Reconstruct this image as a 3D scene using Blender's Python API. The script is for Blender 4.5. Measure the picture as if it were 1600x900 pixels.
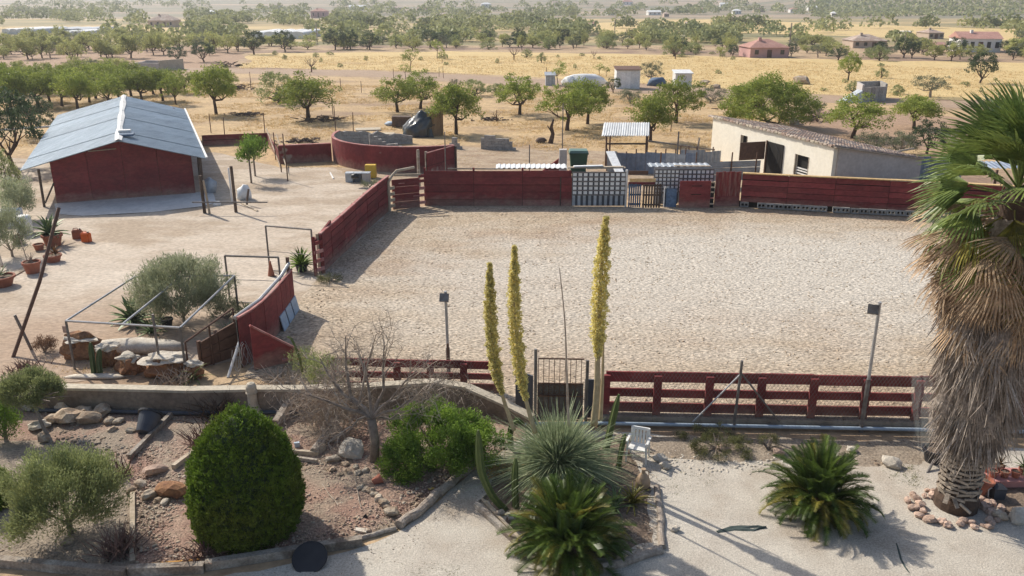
import bpy, bmesh, math, random
import numpy as np
from mathutils import Vector, Matrix, noise, geometry
R = math.radians
random.seed(7); rng = np.random.default_rng(7)
sc = bpy.context.scene
C = sc.collection
for o in list(bpy.data.objects): bpy.data.objects.remove(o)

# ---------------------------------------------------------------- camera, sky, sun, exposure
F, H, TH = 1310.0, 10.0, R(19.0)
cam = bpy.data.objects.new('camera', bpy.data.cameras.new('camera')); C.objects.link(cam)
cam.location = (0, 0, H); cam.rotation_euler = (math.pi/2 - TH, 0, 0)
cam.data.lens = 36*F/1600; cam.data.sensor_width = 36; cam.data.clip_end = 20000
sc.camera = cam
SUN_EL = R(39); SX, SY = -0.72, 0.69          # the sun stands ahead and to the left
w = bpy.data.worlds.new('World'); sc.world = w; w.use_nodes = True
nt = w.node_tree; bg = nt.nodes['Background']
sky = nt.nodes.new('ShaderNodeTexSky'); sky.sky_type = 'NISHITA'; sky.sun_disc = False
sky.sun_elevation = SUN_EL; sky.sun_rotation = math.atan2(SX, SY)
sky.dust_density = 2.0
nt.links.new(sky.outputs[0], bg.inputs[0]); bg.inputs[1].default_value = 0.11
sl = bpy.data.lights.new('sun', 'SUN'); sl.energy = 4.0; sl.angle = R(0.53); sl.color = (1, .93, .82)
so = bpy.data.objects.new('sun', sl); C.objects.link(so)
so.rotation_euler = Vector((SX*math.cos(SUN_EL), SY*math.cos(SUN_EL), math.sin(SUN_EL))).to_track_quat('Z', 'Y').to_euler()
sc.view_settings.view_transform = 'Standard'; sc.view_settings.look = 'None'
sc.view_settings.exposure = 0.42; sc.view_settings.gamma = 1

# ---------------------------------------------------------------- pixel of the photograph -> place
CT, ST = math.cos(TH), math.sin(TH)
def ray(px, py):
    dx = (px-800)/F; dy = (450-py)/F
    return Vector((dx, CT+dy*ST, -ST+dy*CT))
def G(px, py, h=0.0):
    d = ray(px, py); t = (h-H)/d.z
    return Vector((d.x*t, d.y*t, h))
def AT(px, py, Y):
    d = ray(px, py); t = Y/d.y
    return Vector((d.x*t, Y, H+d.z*t))
def ppm(p):                                   # metres per photo pixel at a place
    return (p.y*CT + (H-p.z)*ST)/F
def hills(x, y):
    z = 0.0
    if y > 480:
        s = (y-480)/1000
        z += 22*s*s*(1+.25*math.sin(x/330+1)) if s < 1.6 else 56*(1+.25*math.sin(x/330+1))+14*(s-1.6)
    rx = (x-150-.10*(y-400))/260; ry = (y-470)/420
    if rx > 0 and ry > 0: z += 62*(1-math.exp(-rx*rx*1.4))*(1-math.exp(-ry*ry*2.2))
    return z
def GT(px, py):                               # on the terrain, hills included
    d = ray(px, py); t = 5.0
    while t < 4000:
        p = Vector((0, 0, H)) + d*t
        if p.z <= hills(p.x, p.y): return Vector((p.x, p.y, hills(p.x, p.y)))
        t *= 1.01
    return Vector((d.x*2500, 2500, hills(d.x*2500, 2500)))

# ---------------------------------------------------------------- materials
def mat(name, a, b=None, scale=3.0, rough=.9, bump=.0, bscale=None, stretch=(1,1,1), rnd=.12, detail=6, fine=None,
        trans=0.0, metal=0.0, spec=.3, lo=.35, hi=.65, c=None, cscale=.3, clo=.45, chi=.6, bdist=.03, spots=(), dust=None):
    m = bpy.data.materials.new(name); m.use_nodes = True; n = m.node_tree; N = n.nodes; L = n.links
    bs = N['Principled BSDF']; bs.inputs['Roughness'].default_value = rough; bs.inputs['Metallic'].default_value = metal
    bs.inputs['Specular IOR Level'].default_value = spec
    b = b or tuple(x*.7 for x in a)
    geo = N.new('ShaderNodeNewGeometry')
    mp = N.new('ShaderNodeMapping'); mp.inputs['Scale'].default_value = stretch; L.new(geo.outputs['Position'], mp.inputs[0])
    def nz(s, d=detail):
        t = N.new('ShaderNodeTexNoise'); t.inputs['Scale'].default_value = s; t.inputs['Detail'].default_value = d
        t.inputs['Roughness'].default_value = .62; L.new(mp.outputs[0], t.inputs['Vector']); return t
    def mixc(f, c1, c2, mode='MIX'):
        x = N.new('ShaderNodeMix'); x.data_type = 'RGBA'; x.blend_type = mode
        if isinstance(f, float): x.inputs[0].default_value = f
        else: L.new(f, x.inputs[0])
        for i, cc in ((6, c1), (7, c2)):
            if isinstance(cc, tuple): x.inputs[i].default_value = cc+(1,)
            else: L.new(cc, x.inputs[i])
        return x.outputs[2]
    def rmp(s, l, h):
        r = N.new('ShaderNodeMapRange'); r.inputs[1].default_value = l; r.inputs[2].default_value = h; L.new(s, r.inputs[0]); return r.outputs[0]
    out = mixc(rmp(nz(scale).outputs[0], lo, hi), a, b)
    if c: out = mixc(rmp(nz(cscale, 3).outputs[0], clo, chi), out, c)
    for (cx, cy, rx, ry, cc, amt) in spots:    # patches of differently trodden ground, ragged by noise
        vm = N.new('ShaderNodeVectorMath'); vm.operation = 'SUBTRACT'; vm.inputs[1].default_value = (cx, cy, 0); L.new(geo.outputs['Position'], vm.inputs[0])
        v2 = N.new('ShaderNodeVectorMath'); v2.operation = 'MULTIPLY'; v2.inputs[1].default_value = (1/rx, 1/ry, 0); L.new(vm.outputs[0], v2.inputs[0])
        vl = N.new('ShaderNodeVectorMath'); vl.operation = 'LENGTH'; L.new(v2.outputs[0], vl.inputs[0])
        ad = N.new('ShaderNodeMath'); ad.operation = 'MULTIPLY_ADD'; ad.inputs[1].default_value = 1.4; L.new(nz(.35, 5).outputs[0], ad.inputs[0]); L.new(vl.outputs['Value'], ad.inputs[2])
        mr = N.new('ShaderNodeMapRange'); mr.interpolation_type = 'SMOOTHSTEP'; mr.inputs[1].default_value = 2.1; mr.inputs[2].default_value = 1.1; mr.inputs[4].default_value = amt; L.new(ad.outputs[0], mr.inputs[0])
        out = mixc(mr.outputs[0], out, cc)
    if dust:                                   # earth splashed on the foot of a wall
        sx = N.new('ShaderNodeSeparateXYZ'); L.new(geo.outputs['Position'], sx.inputs[0])
        ad = N.new('ShaderNodeMath'); ad.operation = 'MULTIPLY_ADD'; ad.inputs[1].default_value = -.9; L.new(nz(2.2, 5).outputs[0], ad.inputs[0]); L.new(sx.outputs['Z'], ad.inputs[2])
        mr = N.new('ShaderNodeMapRange'); mr.inputs[1].default_value = .12; mr.inputs[2].default_value = -.5; mr.inputs[4].default_value = .75; L.new(ad.outputs[0], mr.inputs[0])
        out = mixc(mr.outputs[0], out, dust)
    if fine:                                   # (scale, amount) fine speckle
        v = rmp(nz(fine[0], 3).outputs[0], .3, .7)
        mm = N.new('ShaderNodeMapRange'); mm.inputs[3].default_value = 1-fine[1]; mm.inputs[4].default_value = 1+fine[1]*.7; L.new(v, mm.inputs[0])
        hv = N.new('ShaderNodeHueSaturation'); L.new(mm.outputs[0], hv.inputs['Value']); L.new(out, hv.inputs['Color']); out = hv.outputs[0]
    if rnd:
        oi = N.new('ShaderNodeObjectInfo'); mm = N.new('ShaderNodeMapRange'); mm.inputs[3].default_value = 1-rnd; mm.inputs[4].default_value = 1+rnd
        L.new(oi.outputs['Random'], mm.inputs[0])
        hv = N.new('ShaderNodeHueSaturation'); L.new(mm.outputs[0], hv.inputs['Value']); L.new(out, hv.inputs['Color']); out = hv.outputs[0]
    L.new(out, bs.inputs['Base Color'])
    if bump:
        bp = N.new('ShaderNodeBump'); bp.inputs['Strength'].default_value = bump; bp.inputs['Distance'].default_value = bdist
        L.new(nz(bscale or scale*4).outputs[0], bp.inputs['Height']); L.new(bp.outputs[0], bs.inputs['Normal'])
    if trans:
        tr = N.new('ShaderNodeBsdfTranslucent'); L.new(out, tr.inputs[0])
        ms = N.new('ShaderNodeMixShader'); ms.inputs[0].default_value = trans
        L.new(bs.outputs[0], ms.inputs[1]); L.new(tr.outputs[0], ms.inputs[2]); L.new(ms.outputs[0], N['Material Output'].inputs[0])
    return m
M = {}
M['soil'] = mat('soil', (.38,.26,.16), (.52,.38,.22), .35, bump=.6, bscale=5, fine=(3, .35), rnd=0, c=(.27,.18,.125), cscale=.05, bdist=.08)
M['field_far'] = mat('field_far', (.42,.31,.16), (.19,.185,.09), .012, bump=0, stretch=(.5,2.6,1), fine=(.09,.35), rnd=0, c=(.52,.39,.19), cscale=.008)
M['hillside'] = mat('hillside', (.27,.235,.16), (.16,.165,.105), .008, bump=0, stretch=(.45,2.4,1), fine=(.06,.4), rnd=0, c=(.38,.29,.20), cscale=.006)
M['straw'] = mat('straw', (.66,.50,.24), (.58,.42,.19), .4, bump=.7, bscale=6, fine=(2.2,.2), rnd=0, c=(.50,.35,.18), cscale=.05, clo=.58, chi=.72, stretch=(.5,1.3,1), bdist=.15)
M['drygrass_soil'] = mat('drygrass_soil', (.60,.43,.23), (.45,.31,.17), .5, bump=.9, bscale=7, fine=(5,.4), rnd=0, c=(.33,.225,.145), cscale=.13, clo=.5, chi=.68, stretch=(.6,1.2,1), bdist=.1)
M['plough'] = mat('plough', (.42,.28,.185), (.33,.215,.14), 1.2, bump=.8, bscale=6, fine=(4,.3), rnd=0, bdist=.1)
M['track'] = mat('track', (.40,.285,.195), (.34,.24,.165), .8, bump=.4, fine=(4,.2), rnd=0)
M['sand'] = mat('sand', (.54,.44,.32), (.43,.33,.225), 1.3, bump=.85, bscale=11, fine=(13,.72), rnd=0, c=(.41,.295,.195), cscale=.16, clo=.46, chi=.66, stretch=(.72,1.35,1), bdist=.08, spots=((11,31,15,7,(.62,.57,.49),.85),(3,27,10,6,(.58,.51,.42),.5)))
M['yard'] = mat('yard', (.54,.455,.36), (.45,.365,.28), .6, bump=.7, bscale=9, fine=(9,.28), rnd=0, c=(.39,.305,.22), cscale=.3, spots=((-13,24,5,4,(.36,.25,.17),.8),(-15,31,9,2.2,(.58,.50,.41),.6)), stretch=(.7,1.2,1))
M['gravel'] = mat('gravel', (.54,.495,.42), (.45,.40,.335), 1.0, bump=1.0, bscale=30, fine=(32,.34), rnd=0, c=(.38,.315,.245), cscale=.45, clo=.52, chi=.70, bdist=.015)
M['mulch'] = mat('mulch', (.28,.165,.125), (.38,.27,.20), 1.6, bump=1.2, bscale=16, fine=(24,.5), rnd=0, c=(.30,.24,.18), cscale=.7, bdist=.03)
M['bedsoil'] = mat('bedsoil', (.16,.115,.085), (.24,.18,.13), 3, bump=1.2, bscale=16, fine=(20,.4), rnd=0, bdist=.03)
M['bedpale'] = mat('bedpale', (.38,.31,.235), (.25,.20,.15), 1.6, bump=1.2, bscale=16, fine=(22,.45), rnd=0, bdist=.03)
M['litter'] = mat('litter', (.46,.36,.25), (.32,.225,.15), 1.0, bump=.9, bscale=9, fine=(7,.4), rnd=0, stretch=(.6,1.3,1), bdist=.06)
M['apron'] = mat('apron', (.72,.69,.64), (.60,.57,.53), .9, bump=.2, fine=(6,.12), rnd=0)
M['red'] = mat('red_paint', (.225,.040,.040), (.160,.031,.032), 1.3, rough=.8, bump=.3, bscale=9, fine=(7,.25), rnd=.2, stretch=(.8,.8,1.6), c=(.235,.055,.048), cscale=.9, clo=.5, chi=.72, dust=(.36,.25,.19))
M['redwall'] = mat('red_plaster', (.225,.040,.040), (.165,.03,.032), .9, rough=.9, bump=.3, bscale=10, fine=(5,.22), rnd=.03, c=(.36,.29,.24), cscale=.5, clo=.62, chi=.66, dust=(.36,.25,.19))
M['redwood'] = mat('red_old_wood', (.20,.035,.032), (.30,.19,.15), 3.2, rough=.9, bump=.5, fine=(14,.3), stretch=(3,3,.3), lo=.45, hi=.75)
M['edge'] = mat('worn_wood_edge', (.48,.27,.24), (.33,.10,.09), 2.4, rough=.9, bump=.4)
M['wood'] = mat('weathered_wood', (.30,.25,.20), (.20,.155,.12), 3, bump=.8, bscale=20, fine=(22,.35), rnd=.22, c=(.42,.37,.31), cscale=1.6)
M['darkwood'] = mat('dark_wood', (.085,.06,.048), (.14,.10,.075), 3, bump=.6, fine=(14,.3), rnd=.2)
M['palewood'] = mat('pale_wood', (.50,.42,.32), (.38,.30,.21), 3, bump=.5, fine=(14,.2), rnd=.15)
M['yellowcap'] = mat('yellow_cap', (.66,.47,.23), (.56,.36,.15), 2, rough=.7, bump=.3, fine=(9,.2), rnd=.15)
M['yellow'] = mat('yellow', (.62,.42,.05), (.50,.32,.05), 3, rough=.6)
M['orange'] = mat('orange_plastic', (.62,.12,.02), (.50,.09,.02), 3, rough=.45, rnd=.2)
M['terra'] = mat('terracotta', (.36,.135,.08), (.28,.10,.065), 5, rough=.8, bump=.2, rnd=.25)
M['roof'] = mat('zinc_roof', (.33,.41,.48), (.25,.32,.385), .8, rough=.5, bump=.15, fine=(3,.14), rnd=.14, metal=.25, stretch=(1.5,.35,1))
M['zinc'] = mat('zinc_sheet', (.44,.47,.50), (.34,.37,.40), 1.2, rough=.5, bump=.15, fine=(5,.2), rnd=.15, metal=.25)
M['zincwhite'] = mat('white_sheet', (.80,.80,.78), (.68,.69,.68), 1.2, rough=.6, fine=(5,.14), rnd=.1)
M['bluesheet'] = mat('blue_grey_sheet', (.17,.21,.28), (.25,.29,.35), 1.2, rough=.6, fine=(5,.2), rnd=.25)
M['white'] = mat('white_paint', (.76,.75,.72), (.66,.65,.62), 2, rough=.6, fine=(8,.06), rnd=.04)
M['cream'] = mat('cream_render', (.84,.80,.69), (.78,.73,.61), .6, rough=.9, bump=.3, bscale=8, fine=(5,.07), rnd=.02)
M['greyshadedrender'] = mat('grey_and_shaded_render', (.52,.48,.45), (.44,.40,.37), .8, rough=.9, bump=.3, rnd=.04, fine=(6,.12))  # grey masonry, and the painted shade of the cream building's end wall
M['oldtile'] = mat('old_tile', (.42,.31,.25), (.30,.215,.17), 1.8, rough=.9, bump=.5, fine=(9,.4), rnd=0, c=(.50,.42,.35), cscale=.9)
M['tile'] = mat('red_tile', (.46,.26,.21), (.38,.20,.16), .5, rough=.85, bump=.3, fine=(3,.2), rnd=.12)
M['pink'] = mat('pink_render', (.52,.32,.30), (.46,.27,.255), .5, rough=.9, rnd=.02)
M['beige'] = mat('beige_render', (.48,.38,.30), (.42,.33,.26), .5, rough=.9, rnd=.1)
M['wallface'] = mat('stained_wall', (.29,.23,.175), (.17,.13,.10), 1.2, rough=.95, bump=.5, bscale=9, fine=(9,.25), rnd=.05, c=(.27,.22,.17), cscale=.8)
M['conc'] = mat('concrete', (.36,.31,.25), (.27,.225,.18), 1.4, rough=.95, bump=.5, bscale=9, fine=(9,.22), rnd=.08, c=(.20,.16,.13), cscale=.8, clo=.55, chi=.75)
M['concpale'] = mat('pale_concrete', (.52,.46,.36), (.42,.365,.28), 1.8, rough=.95, bump=.4, fine=(9,.2), rnd=.08)
M['block'] = mat('concrete_block', (.38,.36,.33), (.30,.28,.26), 3, rough=.95, bump=.5, fine=(9,.25), rnd=.16)
M['black'] = mat('black_plastic', (.018,.019,.022), (.03,.03,.034), 3, rough=.45, rnd=.1)
M['tarp'] = mat('black_tarp', (.02,.028,.034), (.05,.065,.075), 2, rough=.28, rnd=.1, spec=.6)
M['slate'] = mat('slate_plastic', (.075,.085,.10), (.055,.06,.075), 3, rough=.5, rnd=.1)
M['green_bin'] = mat('green_plastic', (.028,.085,.05), (.02,.06,.04), 2, rough=.5)
M['binlid'] = mat('faded_green_plastic', (.15,.26,.21), (.12,.2,.17), 2, rough=.5)
M['metal'] = mat('grey_metal', (.22,.21,.20), (.14,.12,.11), 6, rough=.55, metal=.4, bump=.1, rnd=.15)
M['galv'] = mat('galvanised', (.46,.46,.46), (.34,.34,.34), 6, rough=.45, metal=.5, rnd=.1)
M['rust'] = mat('rusty_metal', (.10,.055,.04), (.16,.09,.06), 6, rough=.8, bump=.2, rnd=.15)
M['glass'] = mat('dark_glass', (.02,.022,.025), (.03,.035,.04), 2, rough=.15, spec=.6)
M['dark'] = mat('dark_opening', (.012,.011,.010), (.02,.018,.016), 2, rough=.9)
M['rock'] = mat('rock', (.40,.31,.22), (.28,.20,.14), 5, rough=.95, bump=.8, bscale=14, fine=(22,.25), rnd=.28, c=(.48,.41,.32), cscale=2.2)
M['rockwhite'] = mat('white_rock', (.58,.53,.45), (.45,.39,.31), 4, rough=.95, bump=.8, bscale=12, fine=(18,.2), rnd=.12)
M['rockrust'] = mat('rust_rock', (.36,.19,.09), (.20,.10,.06), 4, rough=.95, bump=1, bscale=12, fine=(18,.3), rnd=.1)
M['rockpink'] = mat('pink_rock', (.50,.36,.28), (.38,.27,.21), 5, rough=.95, bump=.6, fine=(18,.2), rnd=.22)
M['bark'] = mat('bark', (.10,.065,.045), (.06,.04,.03), 5, bump=.8, bscale=14, rnd=.15)
M['greybark'] = mat('grey_bark', (.34,.28,.225), (.19,.15,.12), 6, bump=.8, bscale=20, rnd=.15)
def leafm(name, a, b, s=1.2, tr=.35, fine=.4, rnd=.14, c=None, rough=.6):
    return mat(name, a, b, s, rough=rough, trans=tr, fine=(17, fine), rnd=rnd, detail=3, spec=.25, c=c, cscale=.5)
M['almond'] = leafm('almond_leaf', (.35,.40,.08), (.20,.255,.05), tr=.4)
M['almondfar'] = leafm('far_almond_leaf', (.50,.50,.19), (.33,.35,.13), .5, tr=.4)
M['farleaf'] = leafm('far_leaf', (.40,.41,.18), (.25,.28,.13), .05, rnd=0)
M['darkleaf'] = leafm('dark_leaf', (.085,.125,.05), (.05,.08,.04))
M['olive'] = leafm('olive_leaf', (.23,.25,.15), (.14,.155,.09), 2)
M['olivegreen'] = leafm('green_olive_leaf', (.38,.41,.17), (.23,.27,.11), 2)
M['greybush'] = leafm('grey_bush_leaf', (.47,.49,.31), (.29,.32,.19), 2.5)
M['lush'] = leafm('lush_leaf', (.26,.38,.06), (.11,.19,.035), 2.2)
M['cypress'] = leafm('cypress_leaf', (.19,.29,.035), (.09,.165,.02), 5, tr=.3, fine=.6, c=(.17,.22,.035))
M['yuccagrey'] = leafm('blue_grey_leaf', (.44,.49,.29), (.25,.31,.17), 5, tr=.3, fine=.4, rnd=.3)
M['cycad'] = leafm('cycad_leaf', (.12,.175,.032), (.055,.095,.02), 3, tr=.3, rough=.35, rnd=.35)
M['cycadold'] = leafm('old_cycad_leaf', (.26,.12,.05), (.20,.13,.05), 3, tr=.2, rnd=.3)
M['cycadyellow'] = leafm('yellowing_cycad_leaf', (.30,.26,.05), (.20,.19,.045), 3, tr=.3, rnd=.3, rough=.4)
M['palmleaf'] = leafm('palm_leaf', (.24,.30,.08), (.13,.19,.055), 3, tr=.25, rough=.4, rnd=.3)
M['palmdead'] = leafm('dead_palm_leaf', (.56,.41,.26), (.34,.22,.13), 4, tr=.2, rnd=.3)
M['skirt'] = leafm('palm_skirt', (.44,.375,.315), (.27,.22,.18), 2.2, tr=.08, fine=.5, rnd=.1)
M['agave'] = leafm('agave_leaf', (.19,.26,.11), (.11,.17,.075), 4, tr=.1, rough=.5)
M['cactus'] = mat('cactus_skin', (.13,.165,.05), (.09,.125,.04), 5, rough=.6, rnd=.15, bump=.2)
M['cactusdark'] = mat('dark_cactus_skin', (.045,.075,.03), (.07,.10,.04), 5, rough=.6, rnd=.15)
M['flower'] = leafm('yellow_green_flower', (.88,.80,.36), (.68,.60,.23), 14, tr=.42, fine=.45, rnd=.08)
M['stalk'] = mat('pale_stalk', (.48,.39,.24), (.36,.28,.16), 6, rough=.8, rnd=.1)
M['strawblade'] = leafm('straw_blade', (.74,.56,.29), (.60,.43,.21), 1.0, tr=.3, fine=.3, rnd=0)
M['twig'] = mat('dry_twig', (.44,.37,.30), (.28,.22,.17), 5, rough=.9, rnd=.15)
M['dryred'] = mat('dry_reddish_stem', (.25,.15,.12), (.16,.095,.075), 6, rough=.9, rnd=.15)
M['weed'] = leafm('weed_leaf', (.20,.21,.08), (.13,.13,.06), 3, rnd=.1)
M['pinkplastic'] = mat('pink_plastic', (.55,.27,.24), (.48,.22,.2), 3, rough=.6)
M['cloth'] = mat('green_grey_cloth', (.045,.065,.06), (.07,.09,.085), 8, rough=.9, bump=.5)
M['bluepaint'] = mat('blue_paint', (.07,.115,.19), (.11,.17,.26), 3, rough=.7, fine=(9,.3), rnd=.2)
M['bluewhite'] = mat('pale_blue_board', (.42,.50,.58), (.34,.42,.50), 2, rough=.7, fine=(6,.15), rnd=.06)
M['hay'] = mat('cane_mat', (.36,.24,.13), (.26,.165,.09), 4, rough=.95, bump=.8, stretch=(6,6,.4), fine=(18,.35))
mt = bpy.data.materials.new('clear_film'); mt.use_nodes = True
pb = mt.node_tree.nodes['Principled BSDF']; pb.inputs['Base Color'].default_value = (.8,.85,.82,1); pb.inputs['Alpha'].default_value = .10; pb.inputs['Roughness'].default_value = .3
M['film'] = mt
M['dryleaf'] = leafm('dry_leaf', (.22,.13,.08), (.15,.09,.06), 4)
M['stalkgrey'] = mat('grey_leaf_base', (.40,.34,.27), (.26,.21,.165), 8, bump=.4, fine=(24,.3), rnd=.22)
M['driftwood'] = mat('driftwood', (.42,.36,.30), (.28,.225,.18), 4, bump=.9, bscale=22, fine=(18,.3), rnd=.1)
M['yellowwood'] = mat('orange_wood', (.50,.26,.07), (.38,.20,.07), 3, bump=.3)
M['clay'] = mat('clay', (.42,.30,.20), (.34,.24,.15), 5, bump=.2)
M['clod'] = mat('clod', (.40,.30,.20), (.52,.41,.29), 5, bump=.2, rnd=0)

# ---------------------------------------------------------------- helpers
class MB:
    def __init__(s): s.v = []; s.f = []
    def add(s, vs, fs):
        k = len(s.v); s.v += [tuple(x) for x in vs]; s.f += [tuple(i+k for i in f) for f in fs]; return s
    def hexa(s, p):                             # 8 corners: bottom 4 ccw, top 4 ccw
        return s.add(p, [(3,2,1,0),(4,5,6,7),(0,1,5,4),(1,2,6,5),(2,3,7,6),(3,0,4,7)])
    def box(s, c, sz, rz=0.0, rm=None, j=0.0):
        c = Vector(c); m = rm or Matrix.Rotation(rz, 3, 'Z')
        P = []
        for z in (-.5,.5):
            for x, y in ((-.5,-.5),(.5,-.5),(.5,.5),(-.5,.5)):
                P.append(c + m @ Vector((x*sz[0]+random.uniform(-j,j), y*sz[1]+random.uniform(-j,j), z*sz[2]+random.uniform(-j,j))))
        return s.hexa(P)
    def plank(s, p, q, t, z0, z1, z0b=None, z1b=None):   # upright board between plan points p, q
        p = Vector((p[0], p[1], 0)); q = Vector((q[0], q[1], 0)); d = (q-p).normalized(); n = Vector((-d.y, d.x, 0))*t/2
        z0b = z0 if z0b is None else z0b; z1b = z1 if z1b is None else z1b
        Z = lambda v, z: Vector((v.x, v.y, z))
        return s.hexa([Z(p-n,z0),Z(q-n,z0b),Z(q+n,z0b),Z(p+n,z0),Z(p-n,z1),Z(q-n,z1b),Z(q+n,z1b),Z(p+n,z1)])
    def beam(s, p, q, w, h):
        p = Vector(p); q = Vector(q); d = (q-p).normalized()
        up = Vector((0,0,1)) if abs(d.z) < .95 else Vector((0,1,0))
        a = d.cross(up).normalized()*w/2; b = a.cross(d).normalized()*h/2
        return s.hexa([p-a-b,p+a-b,q+a-b,q-a-b,p-a+b,p+a+b,q+a+b,q-a+b])
    def tube(s, pts, r, n=8, cap=True, jit=0.0):
        pts = [Vector(p) for p in pts]; m = len(pts)
        if not isinstance(r, (list, tuple)): r = [r]*m
        k = len(s.v); ref = None
        for i, p in enumerate(pts):
            d = (pts[min(i+1,m-1)]-pts[max(i-1,0)]).normalized()
            if ref is None: ref = Vector((1,0,0)) if abs(d.x) < .8 else Vector((0,1,0))
            a = (ref - d*ref.dot(d)).normalized(); ref = a; b = d.cross(a)
            for j in range(n):
                t = 2*math.pi*j/n; rr = r[i]*(1+random.uniform(-jit,jit))
                s.v.append(tuple(p+a*math.cos(t)*rr+b*math.sin(t)*rr))
        for i in range(m-1):
            for j in range(n):
                s.f.append((k+i*n+j, k+i*n+(j+1)%n, k+(i+1)*n+(j+1)%n, k+(i+1)*n+j))
        if cap:
            s.f.append(tuple(k+j for j in range(n-1,-1,-1))); s.f.append(tuple(k+(m-1)*n+j for j in range(n)))
        return s
    def lathe(s, prof, n=20, o=(0,0,0), rm=None, close=True):
        o = Vector(o); k = len(s.v); m = len(prof)
        for r, z in prof:
            for j in range(n):
                t = 2*math.pi*j/n; v = Vector((r*math.cos(t), r*math.sin(t), z))
                if rm: v = rm @ v
                s.v.append(tuple(o+v))
        for i in range(m-1):
            for j in range(n): s.f.append((k+i*n+j, k+i*n+(j+1)%n, k+(i+1)*n+(j+1)%n, k+(i+1)*n+j))
        if close:
            s.f.append(tuple(k+j for j in range(n-1,-1,-1))); s.f.append(tuple(k+(m-1)*n+j for j in range(n)))
        return s
    def mesh(s, name, off=None):
        me = bpy.data.meshes.new(name)
        v = s.v if off is None else [(a-off.x, b-off.y, c-off.z) for a, b, c in s.v]
        me.from_pydata(v, [], s.f); me.update(); return me
def link(name, me, m=None, parent=None):
    o = bpy.data.objects.new(name, me); C.objects.link(o)
    if m is not None and me is not None:
        me.materials.clear(); me.materials.append(M[m] if isinstance(m, str) else m)
    if parent: o.parent = parent
    return o
def smooth(o): o.data.polygons.foreach_set('use_smooth', [True]*len(o.data.polygons)); return o
def org(p):
    v = Vector((0,0,0))
    while p: v += p.location; p = p.parent
    return v
def part(name, mb, m, parent, sm=False):        # mesh given in world coordinates, parents unrotated
    o = link(name, mb.mesh(name, org(parent)), m, parent)
    if sm: smooth(o)
    return o
def tag(o, label, cat, group=None):
    o['label'] = label; o['category'] = cat
    if group: o['group'] = group
    return o
def thing(name, label, cat, loc=(0,0,0), rz=0, group=None):
    o = bpy.data.objects.new(name, None); C.objects.link(o); o.empty_display_size = .3
    o.location = loc; o.rotation_euler = (0,0,rz); return tag(o, label, cat, group)
def solo(name, mb, m, label, cat, group=None, sm=False, at=None):   # one-mesh thing with its origin at its place
    off = Vector(at) if at is not None else None
    o = link(name, mb.mesh(name, off), m)
    if off is not None: o.location = off
    if sm: smooth(o)
    return tag(o, label, cat, group)
def kids(o): return [c for c in ALLKIDS.get(o.name, [])]
def copytree(r, loc, rz=0, sc_=(1,1,1), label=None, cat=None, group=None, ch=None):
    c = r.copy(); C.objects.link(c); c.location = loc; c.rotation_euler = (0,0,rz); c.scale = sc_
    for k in (ch if ch is not None else list(r.children)):
        d = k.copy(); C.objects.link(d); d.parent = c
        for g in list(k.children):
            e = g.copy(); C.objects.link(e); e.parent = d
    if label: c['label'] = label
    if cat: c['category'] = cat
    if group: c['group'] = group
    elif 'group' in c: del c['group']
    return c
def npmesh(name, V, Fq):
    me = bpy.data.meshes.new(name); V = np.asarray(V, dtype=np.float32).reshape(-1,3); Fq = np.asarray(Fq, dtype=np.int32)
    k = Fq.shape[1]
    me.vertices.add(len(V)); me.vertices.foreach_set('co', V.ravel())
    me.loops.add(Fq.size); me.loops.foreach_set('vertex_index', Fq.ravel())
    me.polygons.add(len(Fq)); me.polygons.foreach_set('loop_start', np.arange(0, Fq.size, k, dtype=np.int32))
    me.update(calc_edges=True); return me
def unit(a): return a/np.maximum(np.linalg.norm(a, axis=-1, keepdims=True), 1e-9)
def leaves(c, size, asp=.45, dirs=None, spread=.5):
    c = np.asarray(c, dtype=float); n = len(c)
    a = rng.normal(size=(n,3)) if dirs is None else unit(dirs)+rng.normal(size=(n,3))*spread
    a = unit(a); b = rng.normal(size=(n,3)); b -= (b*a).sum(1,keepdims=True)*a; b = unit(b)
    s = size*rng.uniform(.6,1.35,(n,1)); a = a*s; b = b*s*asp
    v = np.stack([c-a*.5, c+b*.5, c+a*.5, c-b*.5], 1)
    return v.reshape(-1,3), np.arange(4*n).reshape(n,4)
def blades(base, d, L, wd, droop=.3, segs=3, tip=.12, flat=False):
    base = np.asarray(base, float); d = unit(np.asarray(d, float)); n = len(base)
    L = np.broadcast_to(L, (n,))[:,None]; wd = np.broadcast_to(wd, (n,))[:,None]; droop = np.broadcast_to(droop, (n,))[:,None]
    if flat: s = np.cross(d, [0,0,1.]) + 1e-4
    else: s = np.cross(d, rng.normal(size=(n,3)))
    s = unit(s); V = []
    for k in range(segs+1):
        t = k/segs; p = base + d*L*t + np.array([0,0,-1.])*droop*L*t*t
        ww = wd*.5*(1-t*(1-tip))
        V += [p-s*ww, p+s*ww]
    V = np.stack(V, 1); idx = np.arange(n)[:,None]*(2*(segs+1))
    Fs = [np.concatenate([idx+2*k, idx+2*k+1, idx+2*k+3, idx+2*k+2], 1) for k in range(segs)]
    return V.reshape(-1,3), np.concatenate(Fs)
def cat_(*vf):
    V = []; Fc = []; k = 0
    for v, f in vf: V.append(v); Fc.append(f+k); k += len(v)
    return np.concatenate(V), np.concatenate(Fc)
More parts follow.
